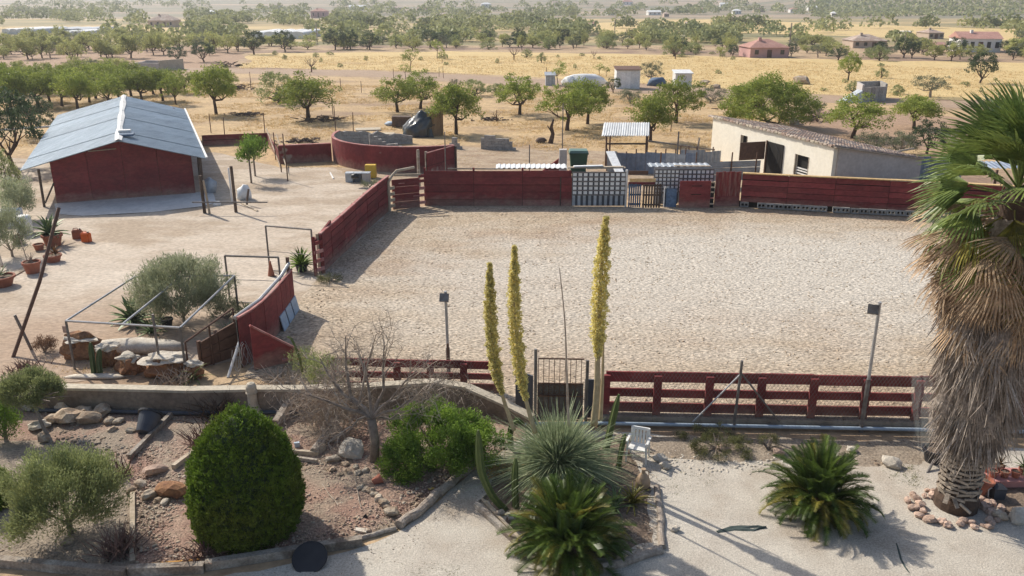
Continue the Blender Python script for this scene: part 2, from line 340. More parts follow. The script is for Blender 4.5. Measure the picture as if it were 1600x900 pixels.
def corr(parent, name, o, U, Vv, pitch, amp, m, thick=.004):     # corrugated sheet: ribs run along Vv
    o = Vector(o); U = Vector(U); Vv = Vector(Vv); n = U.cross(Vv).normalized(); W = U.length
    k = max(2, int(W/pitch)); pr = []
    for i in range(k):
        for f, h in ((0,0),(.30,0),(.42,1),(.78,1),(.9,0)): pr.append(((i+f)/k, h))
    pr.append((1,0)); q = len(pr); mb = MB(); vs = []
    for tz in (0, -thick):
        for e in (0,1):
            for u, h in pr: vs.append(o+U*u+Vv*e+n*(h*amp+tz))
    fs = []
    for i in range(q-1):
        fs.append((i, i+1, q+i+1, q+i)); fs.append((2*q+i, 3*q+i, 3*q+i+1, 2*q+i+1))
        fs.append((i, 2*q+i, 2*q+i+1, i+1)); fs.append((q+i, q+i+1, 3*q+i+1, 3*q+i))
    fs += [(0, q, 3*q, 2*q), (q-1, 3*q-1, 4*q-1, 2*q-1)]
    mb.add(vs, fs)
    return part(name, mb, m, parent)
def sheet(name, pts, z, m, step=.5, relief=0.0, rs=1.0, jit=.12, parent=None, kind='structure'):
    P = [Vector((p[0], p[1])) for p in pts]; ring = []
    for i, p in enumerate(P):
        q = P[(i+1) % len(P)]; n = max(1, int((q-p).length/step))
        nn = Vector((-(q-p).y, (q-p).x)).normalized()
        for k in range(n):
            a = p.lerp(q, k/n); ring.append(a + nn*noise.noise(Vector((a.x*1.3/step*.5, a.y*1.3/step*.5, 3)))*jit*2)
    inner = []
    if relief:
        x0 = min(p.x for p in P); x1 = max(p.x for p in P); y0 = min(p.y for p in P); y1 = max(p.y for p in P)
        nx = int((x1-x0)/step); ny = int((y1-y0)/step)
        rg = np.array([(p.x,p.y) for p in ring]); rb = np.roll(rg,-1,0)
        for i in range(1, nx):
            for j in range(1, ny):
                x = x0+i*step+random.uniform(-.2,.2)*step; y = y0+j*step+random.uniform(-.2,.2)*step
                c = ((rg[:,1] > y) != (rb[:,1] > y)); den = np.where(rb[:,1]==rg[:,1], 1e-9, rb[:,1]-rg[:,1])
                if (c & (x < (rb[:,0]-rg[:,0])*(y-rg[:,1])/den+rg[:,0])).sum() % 2 == 1:
                    dm = np.sqrt(((rg-(x,y))**2).sum(1).min())
                    if dm > step*.5: inner.append((Vector((x,y)), dm))
    co = ring + [i[0] for i in inner]; nr = len(ring)
    vo, eo, fo, ov, oe, of = geometry.delaunay_2d_cdt(co, [], [list(range(nr))], 1, 1e-5)
    dm = {}
    vs = []
    for i, v in enumerate(vo):
        src = ov[i][0] if ov[i] else 0; hgt = 0
        if relief and src >= nr:
            d_ = inner[src-nr][1]; hgt = relief*min(1, d_/(step*3))*(.5+.5*noise.fractal(Vector((v.x*rs, v.y*rs, 0)), 1, 2, 4)+.5)
        vs.append((v.x, v.y, z+max(0, hgt)))
    me = bpy.data.meshes.new(name); me.from_pydata(vs, [], [tuple(f) for f in fo]); me.update()
    me.polygons.foreach_set('use_smooth', [True]*len(me.polygons))
    o = link(name, me, m, parent)
    if sum(p.normal.z for p in list(me.polygons)[:20]) < 0: me.flip_normals()
    o['kind'] = kind; return o

# ---------------------------------------------------------------- the ground
xs = sorted(set([round(x,2) for s in (-1,1) for x in [s*v for v in (0,20,45,80,120,170,230,300,380,470,560,660,780,920,1080,1300,1600,2000,2600)]]))
xs = sorted(set(xs + [x for x in range(140, 700, 20)]))
ys = [-400,-200,-100,-50,0,30,60,100,150,200,260,320,380,430,460,480] + list(range(500,1000,25)) + list(range(1000,2600,80)) + [2800,3100]
v = [(x, y, hills(x, y)) for y in ys for x in xs]; nx = len(xs)
near_f, far_f, hill_f = [], [], []
for j in range(len(ys)-1):
    for i in range(nx-1):
        (near_f if ys[j] < 200 else far_f if ys[j] < 480 else hill_f).append((j*nx+i, j*nx+i+1, (j+1)*nx+i+1, (j+1)*nx+i))
for nm, fs, m in (('ground', near_f, 'soil'), ('far_fields', far_f, 'field_far'), ('hills', hill_f, 'hillside')):
    me = bpy.data.meshes.new(nm); me.from_pydata(v, [], fs); bmm = bmesh.new(); bmm.from_mesh(me)
    bmesh.ops.delete(bmm, geom=[a for a in bmm.verts if not a.link_faces], context='VERTS'); bmm.to_mesh(me); bmm.free()
    o = link(nm, me, m); smooth(o); o['kind'] = 'structure'
gp = lambda *a: [G(*q) for q in a]
sheet('dry_grass_field', gp((-300,270),(-300,128),(300,112),(560,122),(820,136),(1100,152),(1700,172),(1900,200),(1900,262),(1150,268),(600,268),(330,262)), .004, 'drygrass_soil', 3, jit=.8)
sheet('orchard_soil', gp((-300,128),(-300,70),(300,72),(385,82),(372,104),(300,110)), .004, 'plough', 4, jit=1)
sheet('golden_field', gp((372,106),(390,84),(700,80),(1060,86),(1250,92),(1700,100),(1800,160),(1500,158),(1230,146),(1080,136),(820,120),(560,108)), .004, 'straw', 4, jit=1.5)
sheet('golden_field', gp((1000,62),(1100,50),(1340,57),(1800,68),(1800,52),(1330,38),(1120,30),(960,34),(860,40)), .004, 'straw', 6, jit=2)
sheet('golden_field', gp((130,40),(300,46),(385,50),(385,54),(250,55),(120,50)), .004, 'straw', 6, jit=2)
sheet('dirt_track', gp((-200,118),(270,106),(560,110),(800,121),(1080,137),(1230,147),(1480,158),(1800,168),(1800,180),(1480,168),(1220,158),(1080,150),(820,134),(560,119),(270,112),(-200,126)), .009, 'track', 3, jit=.3)
sheet('ploughed_orchard', gp((1225,170),(1420,176),(1560,190),(1700,215),(1600,240),(1330,232),(1240,205)), .009, 'plough', 2, jit=.4)
sheet('farmyard_ground', gp((330,262),(600,262),(1150,262),(1480,268),(1480,285),(1100,300),(660,300)), .009, 'litter', 1, jit=.3)
sheet('corral_ground', gp((560,235),(690,228),(980,238),(980,275),(660,275),(560,265)), .013, 'litter', 1, jit=.3)
sheet('yard_ground', gp((-420,640),(-420,262),(-60,240),(60,250),(335,238),(440,262),(520,262),(610,300),(612,330),(470,470),(380,560),(300,580),(80,600)), .009, 'yard', .6, relief=.03, rs=.5, jit=.1)
sheet('arena_sand', gp((380,590),(455,485),(500,432),(545,392),(580,358),(612,330),(665,322),(892,322),(1112,325),(1155,325),(1480,345),(2050,375),(2050,640),(1600,668),(945,655),(830,655),(700,615),(480,605)), .016, 'sand', .45, relief=.045, rs=1.2, jit=.03)
sheet('gravel_yard', gp((150,1100),(330,905),(545,862),(625,832),(742,735),(835,668),(1200,690),(1600,700),(2000,700),(2200,1200)), .012, 'gravel', .4, relief=.025, rs=1.3, jit=.05)
sheet('garden_bed', gp((-150,650),(80,643),(480,650),(700,648),(790,665),(835,672),(742,728),(622,826),(540,852),(320,884),(205,892),(208,770),(195,722),(150,700),(60,690),(-150,700)), .017, 'mulch', .25, relief=.05, rs=1.6, jit=.04)
sheet('pale_bed', gp((-200,700),(60,688),(150,700),(195,720),(208,770),(205,892),(0,882),(-250,900)), .019, 'bedpale', .25, relief=.06, rs=1.6, jit=.04)
sheet('island_bed', gp((745,782),(800,715),(860,680),(990,690),(1028,765),(1032,858),(945,885),(830,885)), .021, 'bedsoil', .25, relief=.05, rs=2, jit=.03)
sheet('stony_verge', gp((960,680),(1200,686),(1440,690),(1490,700),(1480,722),(1380,735),(1230,725),(1100,728),(1010,718),(965,700)), .023, 'bedpale', .25, relief=.06, rs=2, jit=.12)
sheet('stony_verge', gp((1530,745),(1640,735),(1750,800),(1640,830),(1580,815),(1535,790)), .023, 'bedsoil', .25, relief=.05, rs=2, jit=.12)
sheet('concrete_apron', gp((85,320),(305,302),(332,300),(338,318),(316,324),(240,333),(130,339),(88,336)), .062, 'apron', .6, jit=.02)

ORD = 'first second third fourth fifth sixth seventh eighth ninth tenth eleventh twelfth thirteenth fourteenth fifteenth sixteenth seventeenth eighteenth nineteenth twentieth'.split()+['twenty-'+w_ for w_ in 'first second third fourth fifth sixth seventh eighth ninth'.split()]
def ordn(i, xs_): return ORD[sorted(range(len(xs_)), key=lambda j: xs_[j]).index(i)]
# ---------------------------------------------------------------- the stable on the left
def sides(mb_parent, name, p, q, t, z0, z1, n, m, rows=1, z0b=None, z1b=None, jz=.012, gap=.006):
    """wall of upright boards (n columns, rows high), each board an object"""
    p = Vector((p[0],p[1])); q = Vector((q[0],q[1])); d = (q-p); nn = Vector((-d.y,d.x)).normalized()
    z0b = z0 if z0b is None else z0b; z1b = z1 if z1b is None else z1b
    for i in range(n):
        for k in range(rows):
            a, b = i/n, (i+1)/n; g = gap/d.length
            off = nn*random.uniform(-jz, jz)
            A = p+d*(a+g)+off; B = p+d*(b-g)+off
            la = lambda s: (z0+(z0b-z0)*s, z1+(z1b-z1)*s)
            a0, a1 = la(a); b0, b1 = la(b)
            mb = MB().plank(A, B, t, a0+(a1-a0)*k/rows, a0+(a1-a0)*(k+1)/rows-gap*1.5, b0+(b1-b0)*k/rows, b0+(b1-b0)*(k+1)/rows-gap*1.5)
            part(name, mb, m, mb_parent)
def rails(parent, name, p, q, t, zs, n, m):
    pass
sL, sR = G(90,319), G(305,303); sd = (sR-sL).normalized(); sn = Vector((-.39,.92,0)).normalized(); SL = 20.5
st = thing('stable', 'long dark red stable with blue-grey sheet roof beside the yard', 'stable', (sL+sR)/2)
hL, hR, hP = 2.35, 2.3, 3.25; ridge = (sL+sR)/2 + Vector((0,0,hP))
for i in range(4):                                    # gable wall: four tall panels
    a, b = i/4, (i+1)/4
    ha = hL+(hP-.1-hL)*(1-abs(a-.5)*2); hb = hL+(hP-.1-hL)*(1-abs(b-.5)*2)
    if a < .5: ha, hb = hL+(hP-hL)*a*2, hL+(hP-hL)*b*2
    else: ha, hb = hP-(hP-hR)*(a-.5)*2, hP-(hP-hR)*(b-.5)*2
    off = sn*(.02*(i % 2))
    part('wall_panel', MB().plank(sL+(sR-sL)*(a+.001)+off, sL+(sR-sL)*(b-.001)+off, .06, 0, ha-.09, 0, hb-.09), 'red', st)
part('lintel_strip', MB().beam(sL+(sR-sL)*.27+Vector((0,0,2.62))-sn*.05, sL+(sR-sL)*.47+Vector((0,0,2.68))-sn*.05, .03, .05), 'palewood', st)
for i in range(10):                                   # side walls
    for s0, hh in ((sL,hL),(sR,hR)):
        part('wall_panel', MB().plank(s0+sn*(i*SL/10+.05), s0+sn*((i+1)*SL/10-.03), .06, .0, hh-.06), 'red', st)
part('wall_panel', MB().plank(sL+sn*SL, sR+sn*SL, .06, 0, hL-.02), 'red', st)
oh = 1.15; ex = 1.25
eL = sL - sd*ex - sn*oh + Vector((0,0,hL-.30)); eR = sR + sd*.75 - sn*oh + Vector((0,0,hR-.22)); rg_ = ridge - sn*oh
NS = 7; seg = (SL+oh+1)/NS
for i in range(NS):
    o1 = sn*(seg*i)
    lap = .02*(i % 2)
    corr(st, 'roof_sheet', eL+o1+Vector((0,0,lap)), sn*seg, rg_-eL, .24, .055, 'roof')
    corr(st, 'roof_sheet', rg_+o1+Vector((0,0,lap)), sn*seg, eR-rg_, .24, .055, 'roof')
for i in range(9):                                    # wavy white ridge sheet
    a = rg_+sn*(i*(seg*NS)/9); b = rg_+sn*((i+1)*(seg*NS)/9+.05)
    w1, w2 = .17+.05*math.sin(i*2.1), .17+.05*math.sin(i*2.1+2.1)
    u1 = (rg_-eL).normalized(); u2 = (eR-rg_).normalized(); up = Vector((0,0,.06+.012*(i%2)))
    mb = MB().add([a-u1*w1+up, b-u1*w2+up, b+up*1.5, a+up*1.5, a+u2*w1+up, b+u2*w2+up, a-u1*w1+up*.6, b-u1*w2+up*.6, a+u2*w1+up*.6, b+u2*w2+up*.6, a+up*.9, b+up*.9],
        [(0,3,2,1),(3,4,5,2),(0,1,7,6),(4,8,9,5),(6,10,3,0),(10,8,4,3),(1,2,11,7),(2,5,9,11),(6,7,11,10),(10,11,9,8)])
    part('ridge_cap', mb, 'white', st)
part('eave_trim', MB().beam(eR+Vector((0,0,.05)), eR+sn*seg*NS+Vector((0,0,.05)), .10, .05), 'white', st)
for p, hh in ((sL-sd*.55-sn*.6, 1.95), (sR+sd*.35-sn*.5, 2.0), (sR+sd*.5+sn*1.6, 1.95), (sR+sd*.5+sn*4, 1.95)):
    part('post', MB().tube([p, p+Vector((.05,0,hh))], .07, 6), 'darkwood', st)
part('brace', MB().beam(sL-sd*.5-sn*.5+Vector((0,0,.2)), sL-sn*.05+Vector((0,0,1.1)), .06, .06), 'darkwood', st)
bt = rg_+sn*1.9+(eR-rg_).normalized()*.25
mb = MB().box(bt+Vector((.12,0,.10)), (.75,.7,.10), rz=.3)
solo('blue_plastic_sheet', mb, 'bluepaint', 'blue plastic sheet lying on the ridge of the stable roof', 'plastic sheet', at=bt)
mb = MB().box(bt+Vector((-.15,.45,.22)), (.6,.35,.12), rz=.3, rm=None)
solo('ridge_box', mb, 'white', 'small white box on the ridge cap of the stable roof', 'box', at=bt)
# ---- clutter at the right side of the stable
def post(px, py, top, r=.06, m='darkwood', lab='', cat='post', grp=None, lean=0, n=6):
    b = G(px, py); hgt = (py-top)*ppm(b)*1.04
    return solo('post', MB().tube([b-Vector((0,0,.1)), b+Vector((lean*.5,0,hgt*.5)), b+Vector((lean,0,hgt))], [r,r*.95,r*.9], n, jit=.06), m, lab, cat, grp, at=b)
post(320,334,276,.09,'darkwood','thick dark post at the front right corner of the stable')
post(328,335,283,.06,'palewood','pale slim post leaning by the stable corner', lean=-.12)
post(369,333,262,.08,'darkwood','dark wooden hitching post with a rail right of the stable')
post(363,318,264,.05,'white','thin white pole behind the dark hitching post')
post(385,322,296,.06,'darkwood','short dark stump post right of the hitching post', lean=.2)
a = G(300,316,.62); b = G(418,316,.62)
solo('hitching_rail', MB().tube([a,b], .035, 6), 'metal', 'long thin rail across the posts right of the stable', 'rail', at=a)
def lump(name, p, sz, m, lab, cat, seed=0, grp=None, rz=0, amp=.25, parent=None, sub=2, sink=.12):
    bm = bmesh.new(); bmesh.ops.create_icosphere(bm, subdivisions=sub, radius=1)
    for v_ in bm.verts:
        nn = v_.co.normalized(); k = 1+amp*noise.noise(nn*1.6+Vector((seed,seed*1.7,0)))*1.6+amp*.35*noise.noise(nn*4+Vector((seed,0,0)))
        v_.co = Vector((nn.x*sz[0]*k, nn.y*sz[1]*k, max(nn.z, -.75)*sz[2]*k))
    me = bpy.data.meshes.new(name); bm.to_mesh(me); bm.free()
    o = link(name, me, m, parent); o.location = Vector(p)+Vector((0,0,sz[2]*(.75-sink)))
    if parent: o.location -= org(parent)
    o.rotation_euler = (0,0,rz)
    if lab: tag(o, lab, cat, grp)
    return o
smooth(lump('sack', G(330,302), (.35,.25,.55), 'zinc', 'grey full sack leaning at the stable side', 'sack', 3))
smooth(lump('sack', G(382,312), (.42,.32,.5), 'zincwhite', 'white sack by the hitching post', 'sack', 5))
smooth(lump('bucket_heap', G(340,322), (.2,.2,.16), 'white', 'small white bucket on the ground beside the stable', 'bucket', 8))
mb = MB().beam(G(378,318,.05), G(402,330,.05), .12, .08)
solo('plank', mb, 'palewood', 'pale plank lying in front of the hitching post', 'plank', at=G(378,318))
mb = MB().tube([G(0,203,1.9), G(92,197,2.0)], .07, 6)
solo('pipe', mb, 'galv', 'long grey pipe reaching the stable roof from the left', 'pipe', at=G(0,203,1.9))

# ---------------------------------------------------------------- red walls
def boardwall(name, label, path, h, rows, n, m='red', cat='wall', t=.05, posts=True, posth=.0, capm=None, capw=.09, base=.0, jz=.006, h2=None, pname='board', postm='darkwood', cols=1, slope=None, bs=1):
    """path: plan points; n boards along each leg, rows of boards"""
    path = [Vector((p[0],p[1],0)) for p in path]; T = thing(name, label, cat, path[0])
    tot = sum((path[i+1]-path[i]).length for i in range(len(path)-1)); run = 0
    hf = (lambda s: h) if h2 is None else (lambda s: h+(h2-h)*s)
    for i in range(len(path)-1):
        p, q = path[i], path[i+1]; d = q-p; L = d.length; nn = Vector((-d.y,d.x,0)).normalized(); k = max(1, round(L/n))
        for j in range(k):
            A = p+d*(j/k); B = p+d*((j+1)/k); sA = (run+L*j/k)/tot; sB = (run+L*(j+1)/k)/tot
            off = random.uniform(-jz, jz)
            for r_ in range(rows):
                o1 = nn*(off*.5+random.uniform(-jz,jz)); g = (B-A).normalized()*.006
                za0 = base+(hf(sA)-base)*r_/rows+.004; za1 = base+(hf(sA)-base)*(r_+1)/rows-.006
                zb0 = base+(hf(sB)-base)*r_/rows+.004; zb1 = base+(hf(sB)-base)*(r_+1)/rows-.006
                e = random.uniform(-.008,.008)+(random.uniform(-.02,.03) if r_ == rows-1 else 0)
                part(pname, MB().plank(A+o1+g*1.6, B+o1-g*1.6, t, za0+e+.006, za1+e-.004, zb0+e+.006, zb1+e-.004), m, T)
            if rows > 1 or j == 0: pass
            part('backing', MB().plank(A+nn*bs*(t*.5+.015), B+nn*bs*(t*.5+.015), .02, base, hf(sA)-.05, base, hf(sB)-.05), 'dark', T)  # added dark plank: stops light leaks and keeps the joints dark
            if posts: part('post', MB().box(A+nn*(t*.5+.06+jz)+Vector((0,0,(hf(sA)+posth)/2)), (.10,.10,hf(sA)+posth), rz=math.atan2(d.y,d.x)), postm, T)
            if capm: part('cap', MB().plank(A, B, capw, hf(sA)+.02, hf(sA)+.065+random.uniform(0,.01), hf(sB)+.02, hf(sB)+.065), capm, T)
        run += L
    return T
W = boardwall
W('board_wall', 'low dark red board wall just behind the stable', gp((318,228),(419,224)), .75, 2, 3.5)
W('board_wall', 'short dark red board wall running back from the farmyard, beside leaning poles', gp((419,224),(438,256)), .75, 2, 3.5)
T = thing('plastered_wall', 'low red plastered wall with grey peeled patch beside the round pen', 'wall', G(437,256))
a, b = G(437,256), G(519,252); part('wall_face', MB().plank(a, b, .18, 0, 1.15), 'redwall', T)
part('coping', MB().plank(a, b, .24, 1.153, 1.20), 'edge', T)
# round pen
pc = G(640,252); Rr = 5.6
T = thing('round_pen_wall', 'curved red round pen wall with bare grey block inside', 'wall', (pc.x, pc.y, 0))
pcx, pcy = G(519,248).x+Rr, G(519,248).y+.8
def arc(t): return Vector((pcx+Rr*math.cos(t), pcy+Rr*math.sin(t), 0))
N = 44
for i in range(N):
    t0, t1 = R(300-i*200/N), R(300-(i+1)*200/N)          # from the near right end round the left to the far rim
    s0, s1 = i/N, (i+1)/N
    hh = lambda s: 1.55 if s < .66 else 1.55-(s-.66)*2.9+.22*noise.noise(Vector((s*40,0,0)))
    h0, h1 = hh(s0), hh(s1)
    A, B = arc(t0), arc(t1); ins = lambda p: (Vector((pcx,pcy,0))-p).normalized()
    o0, o1 = A, B; i0, i1 = A+ins(A)*.02, B+ins(B)*.02; j0, j1 = A+ins(A)*.18, B+ins(B)*.18
    Z = lambda p, z: Vector((p.x,p.y,z))
    part('outer_plaster', MB().hexa([Z(o0,0),Z(o1,0),Z(i1,0),Z(i0,0),Z(o0,h0),Z(o1,h1),Z(i1,h1),Z(i0,h0)]), 'redwall', T)
    for r_ in range(5):                                  # grey blocks inside
        z0a, z1a = h0*r_/5+.005, h0*(r_+1)/5-.008; z0b, z1b = h1*r_/5+.005, h1*(r_+1)/5-.008
        e = random.uniform(0,.012)
        part('block', MB().hexa([Z(i0,z0a),Z(i1,z0b),Z(j1+ins(B)*e,z0b),Z(j0+ins(A)*e,z0a),Z(i0,z1a),Z(i1,z1b),Z(j1+ins(B)*e,z1b),Z(j0+ins(A)*e,z1a)]), 'block', T)
    if s0 < .64: part('rim', MB().hexa([Z(o0,h0),Z(o1,h1),Z(j1,h1),Z(j0,h0),Z(o0,h0+.04),Z(o1,h1+.04),Z(j1,h1+.04),Z(j0,h0+.04)]), 'edge', T)
e0 = arc(R(300))
W('board_wall', 'red plastered wall joining the round pen to the long ring wall', [(e0.x,e0.y),tuple(G(668,280))[:2]], 1.5, 2, 4, m='redwall', capm='edge', bs=-1)
# left ring wall, curving away
W('ring_wall', 'curved red ring wall on the left side of the arena', gp((504,428),(520,412),(540,393),(558,375),(575,358),(592,343),(609,329)), 1.55, 6, 1.6, m='red', capm='edge', capw=.12, postm='palewood', posth=.05, h2=1.72)
T = thing('ladder_section', 'open red ladder-like rails at the near end of the curved ring wall', 'rails', G(503,430))
q0, q1 = G(494,432), G(504,428)
for z in (.25,.6,.95,1.3): part('rung', MB().beam(q0+Vector((0,-.05,z)), q1+Vector((.1,-.05,z+.02)), .05, .13), 'edge' if z<1 else 'red', T)
for q in (q0, q1+Vector((.05,0,0))): part('upright', MB().box(q+Vector((0,0,.78)), (.12,.10,1.56)), 'red', T)
part('sloping_rail', MB().beam(q0+Vector((0,.1,1.35)), G(520,412)+Vector((0,.1,1.72)), .07, .10), 'red', T)
T = thing('white_arch_post', 'pale bent pole rising at the far end of the curved ring wall', 'pole', G(609,329))
part('bent_pole', MB().tube([G(609,331), G(609,331)+Vector((0,0,1.5)), G(611,330)+Vector((.1,0,1.75)), G(622,328)+Vector((0,0,1.98)), G(650,326)+Vector((0,0,2.1))], .07, 7), 'palewood', T)
for z in (.25,.55,.85,1.15): part('rung', MB().beam(G(608,330)+Vector((-.02,-.1,z)), G(615,328)+Vector((.1,-.1,z+.02)), .06, .16), 'palewood', T)
# slotted gate panel
T = thing('slotted_gate', 'red gate panel with three pale hand slots at the ring corner', 'gate', G(615,327))
a, b = G(614,328), G(656,324)
for r_ in range(4): part('board', MB().plank(a, b, .05, .02+r_*.38, .385+r_*.38), 'red', T)
for u, z in ((.25,1.32),(.78,.62),(.3,.2)): part('slot', MB().beam(a.lerp(b,u)+Vector((0,-.045,z)), a.lerp(b,u+.22)+Vector((0,-.045,z)), .02, .05), 'edge', T)
part('top_rail', MB().beam(a+Vector((0,0,1.75)), b+Vector((.1,0,1.70)), .06, .09), 'palewood', T)
T = thing('turnstile_gap', 'narrow gap with pale rungs between two red ring walls', 'rails', G(660,324))
for z in (.25,.62,.98,1.35,1.6): part('rung', MB().beam(G(656,324)+Vector((0,0,z)), G(665,323)+Vector((0,0,z)), .05, .15), 'edge' if z in (.25,.98,.62) else 'red', T)
T = W('ring_wall', 'long straight dark red ring wall at the back of the arena, left of the woven panel', gp((665,322),(892,322)), 1.84, 5, 2.42, posth=.12, postm='red')
W('ring_wall', 'narrow red wall piece with pale openings beside the woven white panel', gp((876,322.5),(893,322.5)), 1.5, 4, .6)
for px, hh, ln in ((745,1.93,46),(790,1.96,40),(842,1.92,36)):
    pass
T = thing('lean_to_sheet', 'white corrugated roof sheet lying flat behind the long red wall', 'sheet', G(790,318))
corr(T, 'sheet', G(775,320)+Vector((0,.1,1.87)), G(885,320)-G(775,320), Vector((0,1.0,.02)), .25, .04, 'zincwhite')
# woven panel gates (white strips under a lattice of straps)
def woven(name, label, x0, x1, yb, hgt, nv, nh, lowh=.35, m='zincwhite'):
    a, b = G(x0,yb), G(x1,yb); T = thing(name, label, 'panel', a); d = b-a; L = d.length
    part('backing', MB().plank(a, b, .03, .05, hgt), 'slate', T)
    for i in range(nv):
        for r_ in range(nh):
            z0 = .35*hgt+(hgt*.64)*r_/nh; z1 = z0+hgt*.64/nh*.66
            A = a+d*((i+.16)/nv)+Vector((0,-.035,0)); B = a+d*((i+.82)/nv)+Vector((0,-.035,0))
            part('white_square', MB().plank(A, B, .02, z0+.03, z1+.03), m, T)
        A = a+d*((i+.1)/nv)+Vector((0,-.03,0)); B = a+d*((i+.62)/nv)+Vector((0,-.03,0))
        part('white_strip', MB().plank(A, B, .025, .07, .35*hgt-.02), 'zinc', T)
    for r_ in range(nh+1):
        z = .35*hgt+(hgt*.64)*r_/nh-.01
        part('strap', MB().plank(a+Vector((0,-.055,0)), b+Vector((0,-.055,0)), .015, z-.025, z+.025), 'metal', T)
    return T
woven('woven_panel', 'large pale woven lattice panel in the middle of the back ring wall', 893, 976, 323, 1.80, 10, 5)
tp = G(930,322); mb = MB()
T = thing('top_timbers', 'pale loose planks lying on top of the woven panel', 'planks', tp)
for x0, x1, z, m_ in ((886,972,1.88,'palewood'),(895,940,1.94,'zincwhite'),(915,975,1.84,'palewood')):
    part('plank', MB().beam(G(x0,318)+Vector((0,0,z)), G(x1,318)+Vector((0,.1,z+.02)), .22, .05), m_, T)
solo('white_post', MB().beam(G(977,323), G(977,323)+Vector((0,0,1.9)), .1,.1), 'white', 'white post at the right edge of the woven panel', 'post', at=G(977,323))
# pallets and bits in the centre opening
def pallet(x0, x1, yb, hgt, m, lab, nsl=6, z0=.05):
    a, b = G(x0,yb), G(x1,yb); T = thing('pallet', lab, 'pallet', a); d = b-a
    for i in range(nsl): part('slat', MB().plank(a+d*(i/nsl+.01), a+d*((i+.72)/nsl), .03, z0, hgt+random.uniform(-.03,.03)), m, T)
    for z in (z0+.1, (z0+hgt)/2, hgt-.12): part('crossbar', MB().plank(a+Vector((0,.05,0)), b+Vector((0,.05,0)), .04, z, z+.09), 'darkwood', T)
pallet(981,1001,325,1.22,'bluepaint','upright blue pallet beside the woven panel')
pallet(1003,1032,326,1.25,'darkwood','upright dark wooden pallet right of the blue one', 7)
solo('crate_board', MB().plank(G(982,324), G(1022,324), .05, 1.32, 1.48), 'yellowcap', 'ochre board across the top of the two pallets', 'board', at=G(982,324))
solo('crate_board', MB().plank(G(980,322), G(1010,322), .05, 1.62, 1.82), 'rust', 'rust-brown board above the ochre one by the woven panel', 'board', at=G(980,322))
solo('crate_board', MB().plank(G(980,324.2), G(1022,324.2), .04, 1.15, 1.31), 'red', 'short red board under the ochre board above the pallets', 'board', at=G(980,324))
woven('woven_panel', 'smaller pale woven lattice panel behind the dark pallet', 1020, 1058, 320, 1.85, 6, 6)
woven('woven_panel', 'low pale woven lattice showing above the red door', 1058, 1112, 318, 1.80, 8, 5)
pallet(1036,1040,325,1.1,'zincwhite','narrow white slatted board beside the dark pallet',2)
solo('blue_grey_board', MB().plank(G(1038,325), G(1056,325), .03, .05, 1.0), 'bluepaint', 'faded blue-grey board leaning left of the red door', 'board', at=G(1038,325))
T = thing('red_door', 'plain dark red door with two thin slots in the back ring wall', 'door', G(1060,326))
part('door_leaf', MB().plank(G(1060,326), G(1108,326), .05, .04, 1.42), 'red', T)
for z in (.72,1.15): part('slot', MB().plank(G(1078,326)+Vector((0,-.035,0)), G(1094,326)+Vector((0,-.035,0)), .02, z, z+.035), 'dark', T)
T = thing('ladder_gap', 'dark narrow gap with pale rungs right of the red door', 'rails', G(1112,326))
part('dark_backing', MB().plank(G(1108.5,325), G(1114,325), .03, .0, 1.35), 'dark', T)
for z in (.2,.5,.8,1.05,1.3): part('rung', MB().plank(G(1108.5,325.6), G(1114,325.6), .03, z, z+.07), 'palewood' if z!=.5 else 'edge', T)
T = thing('scratched_panel', 'old red wooden panel with pale upright scratches in the ring wall', 'panel', G(1114,324))
a, b = G(1115,323), G(1154,323)
for i in range(8): part('board', MB().plank(a.lerp(b,i/8+.003), a.lerp(b,(i+1)/8-.003), .045, .05, 1.80+random.uniform(-.02,.02)), 'redwood', T)
part('base_board', MB().plank(a+Vector((0,-.03,0)), b+Vector((0,-.03,0)), .03, .02, .55), 'red', T)
rp = gp((1156,324),(1300,332),(1470,341),(1600,350),(1750,360))
T = W('ring_wall', 'long dark red ring wall with pale yellow cap above hollow blocks', rp, 1.72, 5, 2.6, capm='yellowcap', capw=.24, base=.30, posts=False)
T = thing('block_footing', 'row of hollow grey concrete blocks under the long ring wall', 'blocks', G(1156,324))
def hollow_block(p, d, L=.40, hh=.24, dp=.22):
    n_ = Vector((d.y,-d.x,0)); mb = MB(); t = .045; z = p.z
    def bx(u0,u1,z0,z1): 
        A = p+d*u0; B = p+d*u1; mb.hexa([Vector((A.x,A.y,z+z0)),Vector((B.x,B.y,z+z0)),Vector((B.x,B.y,z+z0))-n_*dp,Vector((A.x,A.y,z+z0))-n_*dp,Vector((A.x,A.y,z+z1)),Vector((B.x,B.y,z+z1)),Vector((B.x,B.y,z+z1))-n_*dp,Vector((A.x,A.y,z+z1))-n_*dp])
    bx(0,L,0,t); bx(0,L,hh-t,hh); bx(0,t,t,hh-t); bx(L/2-t/2,L/2+t/2,t,hh-t); bx(L-t,L,t,hh-t)
    A = p-n_*(dp*.8)+d*t; B = p-n_*(dp*.8)+d*(L-t)
    return mb
for i in range(len(rp)-2):
    p, q = rp[i], rp[i+1]; d = (q-p).normalized(); n_ = Vector((d.y,-d.x,0)); k = int((q-p).length/.42)
    for j in range(k):
        if random.random() < .05: continue
        P_ = p+d*(j*.42+random.uniform(-.01,.01))+n_*(.12+random.uniform(-.02,.03)); P_.z = .02+random.uniform(0,.03)
        part('block', hollow_block(P_, d), 'block', T)
part('hole_shade_backing', MB().plank(rp[0]+Vector((0,.22,0)), rp[2]+Vector((0,.22,0)), .08, 0, .30), 'dark', T)  # near-black plank stands in for the shade inside the block holes

